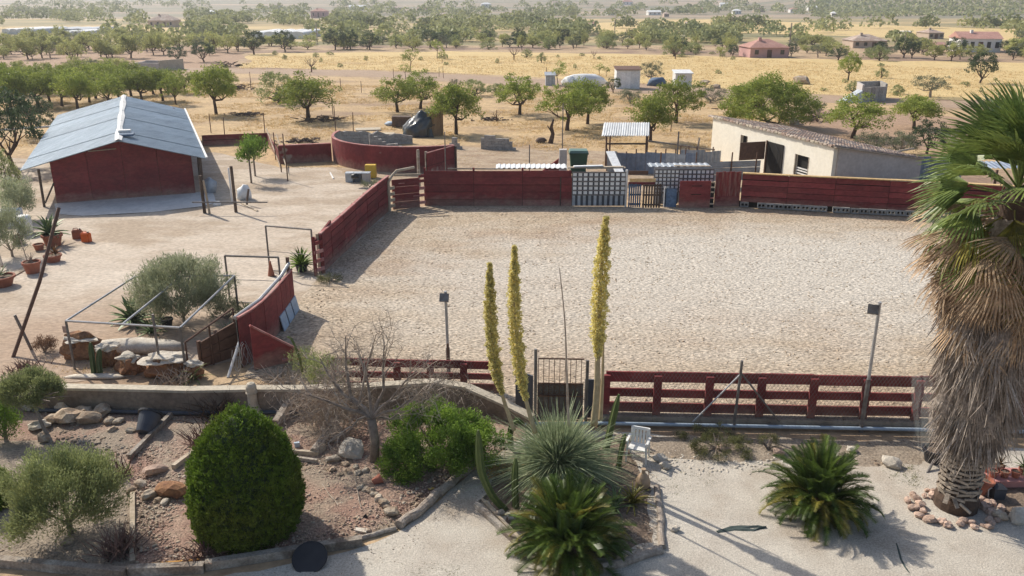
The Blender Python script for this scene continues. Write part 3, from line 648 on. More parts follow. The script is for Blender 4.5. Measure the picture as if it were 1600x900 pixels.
# ---- near left curved wall
w10 = gp((461,483),(450,500),(436,520),(418,543),(398,562),(380,575))
T = W('ring_wall', 'tall curved red board wall end at the near left of the arena', w10, 1.38, 1, .62, posts=False, jz=.006, capm='edge', capw=.07, h2=1.5, pname='panel', bs=-1)
T = thing('pale_blue_board', 'row of pale blue boards leaning at the foot of the near curved wall', 'boards', w10[0])
for i in range(3):
    a = w10[0].lerp(w10[2], i/3+.02)+Vector((.18,-.03,0)); b = w10[0].lerp(w10[2], (i+1)/3-.03)+Vector((.18,-.03,0)); o_ = Vector((-.12,.05,0))
    part('board', MB().hexa([a,b,b+o_*.3,a+o_*.3,a+o_+Vector((0,0,.5)),b+o_+Vector((0,0,.5)),b+o_*1.3+Vector((0,0,.5)),a+o_*1.3+Vector((0,0,.5))]), 'bluewhite', T)
a, b = G(398,580), G(478,562)
T = thing('triangular_panel', 'low red panel with a sloping pale top edge at the arena corner', 'panel', a)
part('board', MB().plank(a, b, .05, .05, 1.36, .05, .18), 'red', T)
part('sloping_edge', MB().beam(a+Vector((0,0,1.40)), b+Vector((0,0,.21)), .09, .05), 'edge', T)
part('base_board', MB().beam(G(442,575)+Vector((0,0,.25)), G(478,572)+Vector((0,0,.25)), .07, .06), 'edge', T)
T = thing('handrail', 'long pale pipe handrail sloping along the near curved wall top', 'handrail', G(374,575))
pts = [w10[5]+Vector((-.12,.1,1.50)), w10[3]+Vector((-.13,.1,1.50)), w10[1]+Vector((-.13,.12,1.48)), w10[0]+Vector((-.10,.12,1.60))]
part('rail', MB().tube(pts, .055, 8), 'galv', T)
part('post', MB().tube([w10[0]+Vector((-.15,.15,0)), w10[0]+Vector((-.15,.15,1.8))], .06, 8), 'rust', T)
W('board_wall', 'red board wall, shade painted in as dark brown, below the sloping rail at the rockery', gp((318,574),(345,565),(374,556)), .8, 3, 1.3, h2=1.1, postm='rust', m='rust')  # red wall whose shade is put into a dark brown material
T = thing('sloping_rail', 'thin metal rail sloping above the shaded red wall by the rockery', 'rail', G(296,585))
part('rail', MB().tube([G(296,585)+Vector((0,0,.98)), G(372,556)+Vector((0,0,1.5))], .03, 6), 'rust', T)
for q, z in ((G(296,585),.98),(G(334,570),1.22),(G(372,556),1.5)): part('post', MB().tube([q, q+Vector((0,0,z))], .03, 6), 'rust', T)
T = thing('leaning_pole', 'white short pole leaning against the shaded red wall', 'pole', G(358,588))
part('pole', MB().tube([G(356,590), G(378,572)+Vector((0,0,.75))], .04, 6), 'white', T)
T = thing('wire_coil', 'loose coil of grey wire hanging beside the white leaning pole', 'wire', G(375,580))
for k in range(6):
    part('loop', MB().tube([G(372+k*3,584-k*1.5)+Vector((.12*math.sin(t+k),.05*k,.45+.38*math.cos(t))) for t in np.linspace(0,5.5,12)], .008, 4), 'galv', T)

# ---- rail fences at the front of the arena
def railfence(label, a, b, zb, hgt, n, thick=.05, grp=None):
    T = thing('rail_fence', label, 'fence', a, group=grp); d = b-a
    for i in range(n):
        A, B = a+d*(i/n), a+d*((i+1)/n)
        for z0, z1 in ((0.04,.30),(.46,.68),(.88,1.16)):
            e = random.uniform(-.015,.015)
            part('rail', MB().plank(A+Vector((.0,.06,0)), B+Vector((0,.06,0)), thick, zb+z0*hgt/1.16+e, zb+z1*hgt/1.16+e, zb+z0*hgt/1.16+e+random.uniform(-.01,.01), zb+z1*hgt/1.16+e), 'red', T)
    for i in range(n+1):
        A = a+d*(i/n)
        part('post', MB().box(A+Vector((0,-.03,zb+hgt*.47)), (.19,.09,hgt*.94)), 'red', T)
    mb = MB(); L = d.length; u = d.normalized(); s = .09         # chicken wire
    k = int(L/s); hw = hgt+.1
    for i in range(k):
        for sg in (-1,1):
            A = a+u*(i*s)+Vector((0,-.13,zb)); B = A+u*(sg*hw*.6)+Vector((0,0,hw))
            if 0 <= (B-a).dot(u) <= L: mb.beam(A, B, .0045, .0045)
    part('wire_mesh', mb, 'metal', T)
    return T
cA, cB = G(945,660), G(1440,670); cu = (cB-cA).normalized()
cE = cA+cu*((cB-cA).length*1.5)
T = thing('curb_wall', 'low concrete curb under the right rail fence', 'wall', cA)
for i in range(10):
    A = cA+(cE-cA)*(i/10)-cu*(.0 if i else .35); B = cA+(cE-cA)*((i+1)/10)
    part('curb_block', MB().plank(A, B-cu*.01, .26, 0, .24+random.uniform(-.006,.006)), 'conc', T)
railfence('red plank rail fence on the concrete curb, right of the iron gate', cA+Vector((0,.05,0)), cA+(cB-cA)*1.46+Vector((0,.05,0)), .24, 1.12, 9)
solo('water_pipe', MB().tube([cA+Vector((-2,-.26,.10)), cA+Vector((0,-.25,.11)), cB+Vector((0,-.25,.11)), cE+Vector((0,-.25,.11))], .045, 10), 'bluewhite', 'long pale blue-grey pipe lying along the curb foot', 'pipe', sm=True, at=cA)
fA, fB = G(520,608), G(777,614)
railfence('dark red rail fence behind the bare tree, left of the iron gate', fA, fB, .0, .90, 5)
# low concrete wall on the left and its coping
wl = gp((-60,640),(60,640),(180,642),(300,645),(396,643),(480,643),(560,640),(620,636),(680,634),(730,640),(790,655),(832,668))
wh = [.62]*8+[.66,.62,.40,.24]
T = thing('garden_wall', 'low stained concrete garden wall with pale coping across the left', 'wall', wl[0])
for i in range(len(wl)-1):
    part('wall_block', MB().plank(wl[i], wl[i+1], .22, 0, wh[i], 0, wh[i+1]), 'wallface', T)
    part('coping', MB().plank(wl[i], wl[i+1], .27, wh[i]+.001, wh[i]+.07, wh[i+1]+.001, wh[i+1]+.07), 'concpale', T)
T = thing('water_pipe', 'thin dark blue pipe on the ground below the left garden wall', 'pipe', wl[1])
part('pipe', MB().tube([p+Vector((0,-.22,.10)) for p in wl[1:6]], .05, 8), 'slate', T)
# gate
g0, g1 = G(836,662), G(910,662)
T = thing('iron_gate', 'black iron gate with scroll band between the two rail fences', 'gate', g0)
for q, z in ((g0,2.02),(g1+Vector((.08,0,0)),1.72)): part('gate_post', MB().tube([q, q+Vector((0,0,z))], .04, 8), 'metal', T)
gw = (g1-g0); 
for z in (.12,.78,1.12,1.78): part('crossbar', MB().beam(g0+Vector((.06,-.02,z)), g1+Vector((0,-.02,z-.02)), .03, .03), 'rust', T)
for i in range(9): part('bar', MB().tube([g0+gw*((i+.5)/9)+Vector((0,-.02,.12)), g0+gw*((i+.5)/9)+Vector((0,-.02,1.78))], .009, 5), 'rust', T)
for i in range(8):
    for z, s in ((1.03,1),(.87,-1)):
        c0 = g0+gw*((i+1)/9)+Vector((0,-.035,z))
        part('scroll', MB().tube([c0+Vector((.05*math.cos(t)*(1-t*.09),0,.06*s*math.sin(t)*(1-t*.09))) for t in np.linspace(0,5.2,10)], .008, 4), 'rust', T)
part('lower_panel', MB().plank(g0+Vector((.05,.02,0)), g1+Vector((0,.02,0)), .015, .12, 1.08), 'metal', T)
solo('grey_board', MB().plank(G(800,640)+Vector((.1,0,0)), G(832,650), .04, .05, 1.12), 'slate', 'grey sheet beside the iron gate behind the flower stalk', 'sheet', at=G(800,640))
solo('grey_board', MB().plank(G(912,655), G(943,655), .04, .05, 1.10), 'slate', 'dark grey board between the iron gate and the red fence', 'board', at=G(912,655))
# steel post with two braces
T = thing('braced_post', 'steel post with two sloping braces against the red rail fence', 'post', G(1144,668))
pb0 = G(1144,668)+Vector((0,-.12,0)); part('upright', MB().tube([pb0, pb0+Vector((.05,0,1.85))], .035, 8), 'metal', T)
part('brace', MB().tube([pb0+Vector((.04,0,1.5)), G(1080,668)+Vector((0,-.12,.22))], .022, 6), 'galv', T)
part('brace', MB().tube([pb0+Vector((.04,0,1.55)), G(1214,668)+Vector((0,-.12,.22))], .022, 6), 'metal', T)
# floodlights
def flood(px, py, tpx, tpy, lab, side):
    b = G(px,py); top = AT(tpx,tpy,b.y)
    T = thing('floodlight', lab, 'floodlight', b); m_ = b.lerp(top,.42)
    part('lower_pole', MB().tube([b, m_], .055, 8), 'metal', T); part('upper_pole', MB().tube([m_, top], .04, 8), 'galv', T)
    lp = top+Vector((side*.16,-.06,-.16))
    Rm = Matrix.Rotation(side*.4,3,'Z') @ Matrix.Rotation(-.5,3,'X')
    hd = part('lamp_head', MB().box(lp, (.24,.09,.22), rm=Rm), 'metal', T)
    g = link('glass', MB().box(Rm@Vector((0,.051,0)), (.20,.012,.18), rm=Rm).mesh('glass', b-lp), 'bluewhite', hd)
    part('bracket', MB().beam(top+Vector((0,0,-.10)), lp, .03, .03), 'metal', T)
    part('antenna', MB().tube([top+Vector((-.3*side*-1,0,-.02)), top+Vector((-.12,0,.08))], .006, 4), 'metal', T)
flood(702,604,696,455,'floodlight on a grey pole behind the bush, left of the flower stalks',-.2)
flood(1345,675,1375,472,'floodlight on a tall leaning pole by the right rail fence',-1)
solo('rusty_rod', MB().tube([G(700,604)+Vector((.02,-.08,0)), G(700,604)+Vector((.03,-.08,1.3))], .03, 6), 'rust', 'rusty rod standing against the left floodlight pole', 'rod', at=G(700,604))

# ---- gate frames, cone and pipe frame on the left
def frame(label, c, bases, z, m='metal', r=.035, mid=None):
    T = thing('gate_frame', label, 'gate', bases[0])
    a, b = bases
    part('upright', MB().tube([a, a+Vector((0,0,z))], r, 7), m, T); part('upright', MB().tube([b, b+Vector((0,0,z))], r, 7), m, T)
    part('top_bar', MB().tube([a+Vector((0,0,z)), b+Vector((0,0,z))], r, 7), m, T)
    if mid: part('middle_bar', MB().tube([a+Vector((0,0,mid)), b+Vector((0,0,mid))], r*.4, 5), m, T)
    part('bottom_bar', MB().tube([a+Vector((0,0,.08)), b+Vector((0,0,.08))], r*.7, 5), m, T)
frame('open pipe gate frame next to the far ring wall end', None, (G(422,425),G(492,432)), 1.85, mid=.85)
frame('open pipe gate frame standing behind the near curved wall', None, (G(360,475),G(442,478)), 1.75, mid=.9)
T = thing('traffic_cone', 'faded orange-brown cone under the open gate frame', 'cone', G(424,432))
part('body', MB().lathe([(.13,0.04),(.03,.62)], 14, G(424,432)), 'terra', T); part('base', MB().box(G(424,432)+Vector((0,0,.02)), (.42,.36,.04)), 'rust', T)
FH = 1.5; fc = [G(112,578), G(218,500), G(373,498), G(297,590)]
T = thing('rockery_canopy', 'rectangular grey pipe canopy frame over the rockery and cacti', 'frame', fc[0])
tops = [AT(100,486,fc[0].y), AT(210,430,fc[1].y), AT(367,438,fc[2].y), AT(282,518,fc[3].y)]
ft = [Vector((p.x,p.y,FH)) for p in tops]
for q, t_ in zip(fc, ft): part('leg', MB().tube([Vector((t_.x,t_.y,0)), t_], .035, 7), 'metal', T)
lg = ft[0].lerp(ft[3],.78); part('leg', MB().tube([Vector((lg.x,lg.y,0)), lg+Vector((0,0,.35))], .035, 7), 'metal', T)
for i in range(4): part('top_bar', MB().tube([ft[i], ft[(i+1)%4]], .032, 7), 'galv', T)
part('top_bar', MB().tube([ft[1].lerp(ft[2],.47), ft[0].lerp(ft[3],.5)], .032, 7), 'galv', T)

# ---------------------------------------------------------------- sheds, fences and clutter behind the ring
# small white-roofed shelter
T = thing('shelter', 'small open shelter with white ribbed roof beside corrugated fence', 'shelter', G(945,262))
s0, s1, s2, s3 = G(946,262), G(1008,262), G(1010,250), G(952,250)
for q, z in ((s0,2.1),(s1,2.1),(s2,2.35),(s3,2.35)): part('post', MB().beam(q, q+Vector((0,0,z)), .10,.10), 'rust', T)
for k in range(10):
    A = G(937,262)+(G(1010,262)-G(937,262))*(k/10)
    corr(T, 'roof_sheet', A+Vector((0,-.5,2.05)), (G(1010,262)-G(937,262))/10*.98, Vector((.4,2.6,.45)), .4, .05, 'zincwhite')
for z in (.75,1.5): part('rail', MB().beam(s0+Vector((0,0,z)), s1+Vector((0,0,z)), .06,.10), 'darkwood', T)
# corrugated fences
def corrfence(label, p, q, n, h0, h1, m, grp=None, jit=.08):
    T = thing('corrugated_fence', label, 'fence', p)
    d = q-p
    for i in range(n):
        hh = h0+(h1-h0)*i/n+random.uniform(-jit,jit)
        corr(T, 'sheet', p+d*(i/n), d/n*.98, Vector((0,0,hh)), .22, .03, m if random.random()<.7 else 'zinc')
        part('post', MB().tube([p+d*(i/n)+Vector((0,.08,0)), p+d*(i/n)+Vector((0,.08,hh+random.uniform(0,.3)))], .04, 6), 'rust', T)
corrfence('blue-grey corrugated sheet fence running right of the white shelter', G(948,268), G(1085,275), 9, 1.25, 1.35, 'bluesheet')
corrfence('pale corrugated fence leading to the cream building', G(1062,264), G(1125,262), 5, 1.2, 1.0, 'zinc')
T = thing('low_sheet_wall', 'long horizontal pale sheets in front of the cream building', 'fence', G(1040,295))
for z in (.35,.72,1.09):
    corr(T, 'sheet', G(1020,296)+Vector((0,0,z)), Vector((0,-.04,.36)), G(1185,290)-G(1020,296), .12, .02, 'zinc')
for px in (1030,1085,1140,1178): post(px,292,240,.045,'rust','rusty post holding the long pale sheets, '+{1030:'leftmost',1085:'second from the left',1140:'third from the left',1178:'rightmost'}[px])
T = thing('sheet_roof', 'flat pale sheet over the woven panels near the red door', 'roof', G(1060,312))
corr(T, 'sheet', G(1012,317)+Vector((0,0,1.88)), G(1108,317)-G(1012,317), Vector((0,1.0,.0)), .3, .04, 'zinc')
part('plank', MB().beam(G(1050,318)+Vector((0,0,1.97)), G(1105,318)+Vector((0,0,1.95)), .2, .04), 'palewood', T)
# rails to the right of the shelter
T = thing('pole_rail', 'rough double pole rails between the shelter and the cream building', 'rails', G(1010,262))
for (x0,y0,z0,x1,y1,z1) in ((1008,262,1.7,1075,258,1.2),(1008,262,.95,1060,262,.7),(1058,258,1.25,1115,256,.9),(1080,258,.9,1118,262,.2)):
    part('pole', MB().tube([G(x0,y0)+Vector((0,0,z0)), G(x1,y1)+Vector((0,0,z1))], .05, 6), 'wood', T)
post(1057,262,208,.05,'metal','grey metal post of the rough pole rails'); post(1086,260,217,.06,'wood','bent wooden post near the cream building', lean=.15)
solo('white_slanted_board', MB().add([],[]).beam(G(952,276)+Vector((0,0,1.5)), G(968,290)+Vector((0,0,.7)), .5, .05), 'zincwhite', 'white board leaning at the corner of the corrugated fence', 'board', at=G(955,280))
# green bin
T = thing('wheelie_bin', 'dark green wheelie bin standing behind the ring wall', 'bin', G(903,272)); bb = G(903,272)
def taper(c, w0, d0, w1, d1, h_): 
    return MB().hexa([c+Vector((-w0,-d0,0)),c+Vector((w0,-d0,0)),c+Vector((w0,d0,0)),c+Vector((-w0,d0,0)),c+Vector((-w1,-d1,h_)),c+Vector((w1,-d1,h_)),c+Vector((w1,d1,h_)),c+Vector((-w1,d1,h_))])
part('body', taper(bb+Vector((0,0,.1)), .42,.36,.54,.46,1.25), 'green_bin', T)
part('lid', taper(bb+Vector((0,0,1.352)), .57,.50,.52,.42,.13), 'binlid', T)
part('rim', MB().box(bb+Vector((0,0,1.30)), (1.16,1.0,.06)), 'green_bin', T)
for s in (-1,1): part('wheel', MB().tube([bb+Vector((s*.40,.36,.1)), bb+Vector((s*.50,.36,.1))], .1, 12), 'black', T)
solo('masonry_pillar', MB().box(G(879,275)+Vector((0,0,.8)), (.45,.5,1.6)), 'greyshadedrender', 'narrow grey masonry pillar left of the green bin', 'pillar', at=G(879,275))
W('board_wall', 'sloping red wall end left of the green bin', gp((838,283),(874,271)), .35, 1, 1.6, h2=.95, posts=False, m='redwall')
for px, py, top, lab in ((655,292,236,'thick wooden post at the left end of the corral behind the ring'),(697,292,210,'thin pale pole in the corral behind the long ring wall'),(827,280,228,'slim pole in the corral left of the green bin'),(878,262,167,'tall thin aerial pole behind the green bin'),(667,276,238,'squared post at the end of the round pen')):
    post(px,py,top,.09 if 'thick' in lab or 'squared' in lab else .035,'wood' if 'post' in lab else 'metal',lab)
T = thing('pole_rail', 'low weathered rail behind the long red ring wall', 'rails', G(700,285))
for z in (.4,.8): part('pole', MB().tube([G(700,285)+Vector((0,0,z)), G(770,284)+Vector((0,0,z-.05)), G(880,283)+Vector((0,0,z))], .04, 6), 'wood', T)
T = thing('pole_rail', 'wooden double rail closing the right side of the round pen', 'rails', G(616,262))
for z in (.7,1.3): part('rail', MB().beam(G(618,262)+Vector((0,0,z)), G(664,268)+Vector((0,0,z)), .06, .14), 'wood', T)
for q in (G(618,262),G(650,266)): part('post', MB().beam(q, q+Vector((0,0,1.5)), .1,.1), 'wood', T)
# ruined low walls
def ruin(label, p, q, hs, t=.2, m='block'):
    T = thing('ruined_wall', label, 'ruined wall', p); n = len(hs)
    for i in range(n):
        rows = max(1, round(hs[i]/.2))
        for r_ in range(rows):
            A = p.lerp(q,i/n); B = p.lerp(q,(i+1)/n); e = Vector((0,random.uniform(-.02,.02),0))
            part('block', MB().plank(A+e, B+e-(B-A)*.02, t, r_*.2, r_*.2+.19), m, T)
ruin('low broken grey block wall in the grass behind the corral', G(752,233), G(806,235), [.8,.95,1,.95,.9,.9,.8,.8,.6,.3])
ruin('small triangular stub of grey block wall left of the long broken one', G(703,232), G(722,233), [.4,.8,.8,.4,.2], m='block')
ruin('grey broken wall stub beside the round pen', G(578,236), G(628,232), [1.1,1.0,.8,.7,.5,.4,.4,.2])
# tarpaulin heap and cane mats
T = thing('tarp_heap', 'black plastic tarpaulin draped over a heap under the almond trees', 'tarpaulin', G(654,212))
c0 = G(654,212)
bm = bmesh.new(); bmesh.ops.create_icosphere(bm, subdivisions=4, radius=1)
for v_ in bm.verts:
    nn = v_.co.normalized(); k = 1+.22*noise.noise(nn*2.2)+.16*abs(noise.noise(nn*5+Vector((4,0,0))))
    v_.co = Vector((nn.x*1.15*k+(.45 if nn.z > .3 else 0)*max(0,nn.z), nn.y*.9*k, max(nn.z,-.3)*1.5*k+.25))
me = bpy.data.meshes.new('cover'); bm.to_mesh(me); bm.free(); smooth(link('cover', me, 'tarp', T))
part('weight_pipe', MB().tube([c0+Vector((-1.2,-1,.05)), c0+Vector((1.3,-1,.05))], .05, 6), 'black', T)
T = thing('cane_mat', 'brown cane matting propped right of the black tarpaulin', 'matting', G(684,212))
for i in range(5): part('panel', MB().plank(G(668+i*5,213-i*.3), G(673+i*5,213-i*.3), .08, 0, 1.75+.1*math.sin(i*2)), 'hay', T)
solo('dark_crate', MB().box(G(628,198)+Vector((0,0,.45)), (1.6,1.0,.85), rz=.1, j=.05), 'darkwood', 'dark crate left of the black tarpaulin under the tree', 'crate', at=G(628,198))
smooth(lump('blue_bag', G(612,196), (.6,.4,.2), 'bluewhite', 'flat pale blue plastic bag left of the tarpaulin', 'bag', 12))
for i, (px,py,wd,ln,rz) in enumerate(((575,203,2.0,1.2,.2),(600,210,1.6,1,.0),(570,212,1.6,.8,-.2))):
    solo('flat_slab', MB().box(G(px,py)+Vector((0,0,.05)), (wd,ln,.08), rz=rz, j=.03), 'concpale', ('pale flat slab nearest the round pen rim','pale flat slab in front of the tarpaulin','pale slab lowest of the three by the pen')[i], 'slab', at=G(px,py))
# bee boxes
for i, (px, m_, lab) in enumerate(((547,'zinc','grey plastic crate, left end of the row by the round pen'),(560,'slate','dark grey crate in the middle of the row by the pen'),(573,'greyshadedrender','grey-brown crate beneath the yellow crate'))):
    p = G(px,284); T = thing('crate', lab, 'crate', p)
    part('box', MB().box(p+Vector((0,0,.25)), (.42,.5,.5)), m_, T); part('lid', MB().box(p+Vector((0,0,.53)), (.46,.54,.05)), 'zinc', T)
p = G(580,278); T = thing('crate', 'yellow crate on top of the grey crates by the round pen', 'crate', p+Vector((0,0,.0)))
part('box', MB().box(p+Vector((0,0,.42)), (.62,.4,.75)), 'yellow', T)
smooth(lump('motor', G(555,278,.52), (.25,.2,.16), 'black', 'small dark motor standing on the grey crates', 'motor', 9))
solo('white_tube', MB().tube([G(516,270,.06), G(521,279,.06)], .05, 6), 'white', 'short white tube lying left of the crates', 'tube', at=G(518,274))
# cream building
bA = Vector((13.4,56.0,0)); bB = Vector((17.1,44.2,0)); du = (bB-bA).normalized(); dr = Vector((-du.y,du.x,0)); LW = (bB-bA).length; BW = 5.6
T = thing('farm_building', 'long cream farm building with old tiled lean-to roof', 'building', bB)
h1, h2 = 2.6, 1.70
wins = ((.28,.34,1.35,2.0),(.74,.84,.55,1.75))
z0 = 0
cuts = [0,.28,.34,.74,.84,1]
for i in range(5):
    A, B = bA+du*LW*cuts[i], bA+du*LW*cuts[i+1]
    if i in (1,3):
        wv = wins[0] if i == 1 else wins[1]
        part('wall', MB().plank(A, B, .25, 0, wv[2]), 'cream', T); part('wall', MB().plank(A, B, .25, wv[3], h1), 'cream', T)
        f = part('window', MB().plank(A+dr*.08, B+dr*.08, .04, wv[2], wv[3]), 'dark', T)
        for q in (A, B): 
            fr = MB().plank(q-du*.04-dr*.10, q+du*.04-dr*.10, .06, wv[2], wv[3]); g = link('frame', fr.mesh('frame', org(T)), 'wood', f)
        if i == 3:
            for z in (wv[2]+.12, wv[2]+.28, wv[2]+.42): link('slat', MB().plank(A-dr*.02, B-dr*.02, .03, z, z+.07).mesh('slat', org(T)), 'white', f)
    else: part('wall', MB().plank(A, B, .25, 0, h1), 'cream', T)
part('end_wall', MB().plank(bB+dr*.126, bB+dr*BW, .25, 0, h1-.02, 0, h2), 'greyshadedrender', T)  # end turned from the sun; its shade is put into the grey colour
part('end_wall', MB().plank(bA+dr*.126, bA+dr*BW, .25, 0, h1-.02, 0, h2), 'greyshadedrender', T)
part('back_wall', MB().plank(bA+dr*BW, bB+dr*(BW-.13), .25, 0, h2-.05), 'greyshadedrender', T)
rs_ = dr*BW+Vector((0,0,h2-h1)); rw = rs_.length; ru = rs_.normalized(); nrm = du.cross(ru); nrm = nrm if nrm.z > 0 else -nrm
rt0 = bA-du*.25-dr*.2+Vector((0,0,h1+.03)); part('roof_deck', MB().hexa([rt0, rt0+du*(LW+.5), rt0+du*(LW+.5)+rs_*1.06, rt0+rs_*1.06]+[p+nrm*.06 for p in (rt0, rt0+du*(LW+.5), rt0+du*(LW+.5)+rs_*1.06, rt0+rs_*1.06)]), 'conc', T)
mb = MB(); nr_, nc_ = 15, 52                          # tile rows: half-round tiles, too small to pick apart
for i in range(nr_):
    for j in range(nc_):
        o0 = rt0+nrm*(.07+random.uniform(0,.03))+rs_*(1.05*i/nr_)+du*((LW+.5)*j/nc_+random.uniform(-.02,.02)); o1 = o0+rs_*(1.05/nr_*1.12)+nrm*.0
        wv_ = (LW+.5)/nc_*.46; a_ = nrm*(.07)
        mb.add([o0-du*wv_, o0-du*wv_*.5+a_, o0+du*wv_*.5+a_, o0+du*wv_, o1-du*wv_, o1-du*wv_*.5+a_*.7, o1+du*wv_*.5+a_*.7, o1+du*wv_], [(0,1,5,4),(1,2,6,5),(2,3,7,6),(0,3,2,1)])
o = part('roof_tiles', mb, 'oldtile', T); o['kind'] = 'stuff'
for j in range(34):                                   # light mortar lumps on the verge
    q = rt0+du*((LW+.4)*j/34)+nrm*.06; part('verge_tile', MB().box(q, (.30,.16,.10), rz=math.atan2(du.y,du.x), j=.02), 'concpale' if random.random()<.4 else 'oldtile', T)
wx = bA+du*LW*.52-dr*.12
T = thing('open_door', 'dark brown metal door panels opened out from the cream building', 'door', wx)
part('door_leaf', MB().plank(wx-dr*1.9+du*.0, wx-dr*.2, .05, 1.0, 2.05), 'rust', T)
part('door_leaf', MB().plank(wx-dr*.05, wx-dr*.05+du*1.6, .05, .05, 2.05), 'dark', T)
part('frame_post', MB().beam(wx-dr*.1, wx-dr*.1+Vector((0,0,2.1)), .08,.08), 'rust', T)
solo('hanging_cable', MB().tube([wx+du*.9-dr*.14+Vector((0,0,2.0)), wx+du*1.3-dr*.15+Vector((0,0,1.6)), wx+du*1.2-dr*.15+Vector((0,0,.9))], .015, 4), 'black', 'black cable hanging on the cream wall beside the door', 'cable', at=wx)
corrfence('blue corrugated sheet fence at the right end of the farm building', G(1412,292), G(1500,288), 5, 1.75, 1.5, 'bluesheet')
T = thing('sheet_lean_to', 'pale sheet lean-to roof half hidden by the palm crown', 'roof', G(1500,300))
corr(T, 'sheet', G(1500,306)+Vector((0,0,1.5)), G(1640,308)-G(1500,306), Vector((0,1.2,.15)), .25, .04, 'bluesheet')
for px in (1490,1550,1610): part('post', MB().beam(G(px,309), G(px,309)+Vector((0,0,1.5)), .1, .1), 'rust', T)
solo('loose_pole', MB().tube([G(1380,285)+Vector((0,0,1.7)), G(1420,283)+Vector((0,0,1.9))], .06, 6), 'palewood', 'pale timber beam end at the corner of the tiled roof', 'beam', at=G(1400,284))

# ---------------------------------------------------------------- sheds and houses further off
def shed(label, px0, px1, yb, hm, m, roofm, dep=2.0, slope=.25, name='shed', cat='shed', n=5):
    a, b = G(px0,yb), G(px1,yb); T = thing(name, label, cat, a); d = (b-a)
    for i in range(n): part('wall_panel', MB().plank(a+d*(i/n+.003), a+d*((i+1)/n-.003), .06, 0, hm), m, T)
    bk = Vector((0,dep,0)); part('side_wall', MB().plank(a+Vector((0,.04,0)), a+bk, .06, 0, hm, 0, hm+slope), m, T); part('side_wall', MB().plank(b+Vector((0,.04,0)), b+bk, .06, 0, hm, 0, hm+slope), m, T)
    part('back_wall', MB().plank(a+bk, b+bk, .06, 0, hm+slope), m, T)
    part('roof', MB().hexa([a+Vector((-.15,-.2,hm)),b+Vector((.15,-.2,hm)),b+Vector((.15,dep+.2,hm+slope)),a+Vector((-.15,dep+.2,hm+slope)),a+Vector((-.15,-.2,hm+.08)),b+Vector((.15,-.2,hm+.08)),b+Vector((.15,dep+.2,hm+slope+.08)),a+Vector((-.15,dep+.2,hm+slope+.08))]), roofm, T)
    return T
shed('white upright sheet shed with dark roof beyond the almond trees', 963, 999, 139, 2.15, 'zincwhite', 'rust', 2.2)
shed('small white shed with pale roof right of the larger white shed', 1055, 1080, 135, 1.5, 'white', 'zincwhite', 2)
shed('small grey shed left of the white rubble sheet', 853, 867, 134, 1.2, 'zinc', 'zinc', 1.5)
smooth(lump('white_tarp', G(910,136), (2.4,1.5,.95), 'zincwhite', 'white tarpaulin mound left of the upright white shed', 'tarpaulin', 4, amp=.35))
smooth(lump('blue_tarp', G(1026,134), (1.1,.8,.6), 'bluepaint', 'blue covered load right of the upright white shed', 'tarpaulin', 6))
T = thing('grey_enclosure', 'roofless grey block enclosure beside the track on the right', 'enclosure', G(1345,160)); a, b = G(1346,160), G(1382,158)
for i in range(6): part('wall_block', MB().plank(a.lerp(b,i/6), a.lerp(b,(i+1)/6-.01), .2, 0, 1.5), 'block', T)
part('side_wall', MB().plank(a, a+Vector((.8,3.5,0)), .2, 0, 1.75), 'greyshadedrender', T); part('side_wall', MB().plank(b, b+Vector((.8,3.5,0)), .2, 0, 1.75), 'block', T); part('back_wall', MB().plank(a+Vector((.8,3.5,0)), b+Vector((.8,3.5,0)), .2, 0, 1.75), 'block', T)
part('spill_slab', MB().hexa([a+Vector((-2.2,-.3,0)),a+Vector((-.1,-.5,0)),a+Vector((-.1,1.5,0)),a+Vector((-2.2,1,0)),a+Vector((-1.8,0,.25)),a+Vector((-.1,-.2,1.2)),a+Vector((-.1,1.2,1.2)),a+Vector((-1.8,.8,.25))]), 'zinc', T)
T = thing('roofless_hut', 'roofless grey hut among the almond trees behind the stable', 'hut', G(212,110)); a, b = G(212,110), G(250,111)
part('wall', MB().plank(a, b, .3, 0, 1.1), 'greyshadedrender', T); part('wall', MB().plank(b, b+Vector((2,4,0)), .3, 0, 1.5), 'concpale', T); part('wall', MB().plank(a, a+Vector((0,4,0)), .3, 0, 1.1), 'greyshadedrender', T); part('wall', MB().plank(a+Vector((0,4,0)), b+Vector((2,4,0)), .3, 0, 1.2), 'greyshadedrender', T)
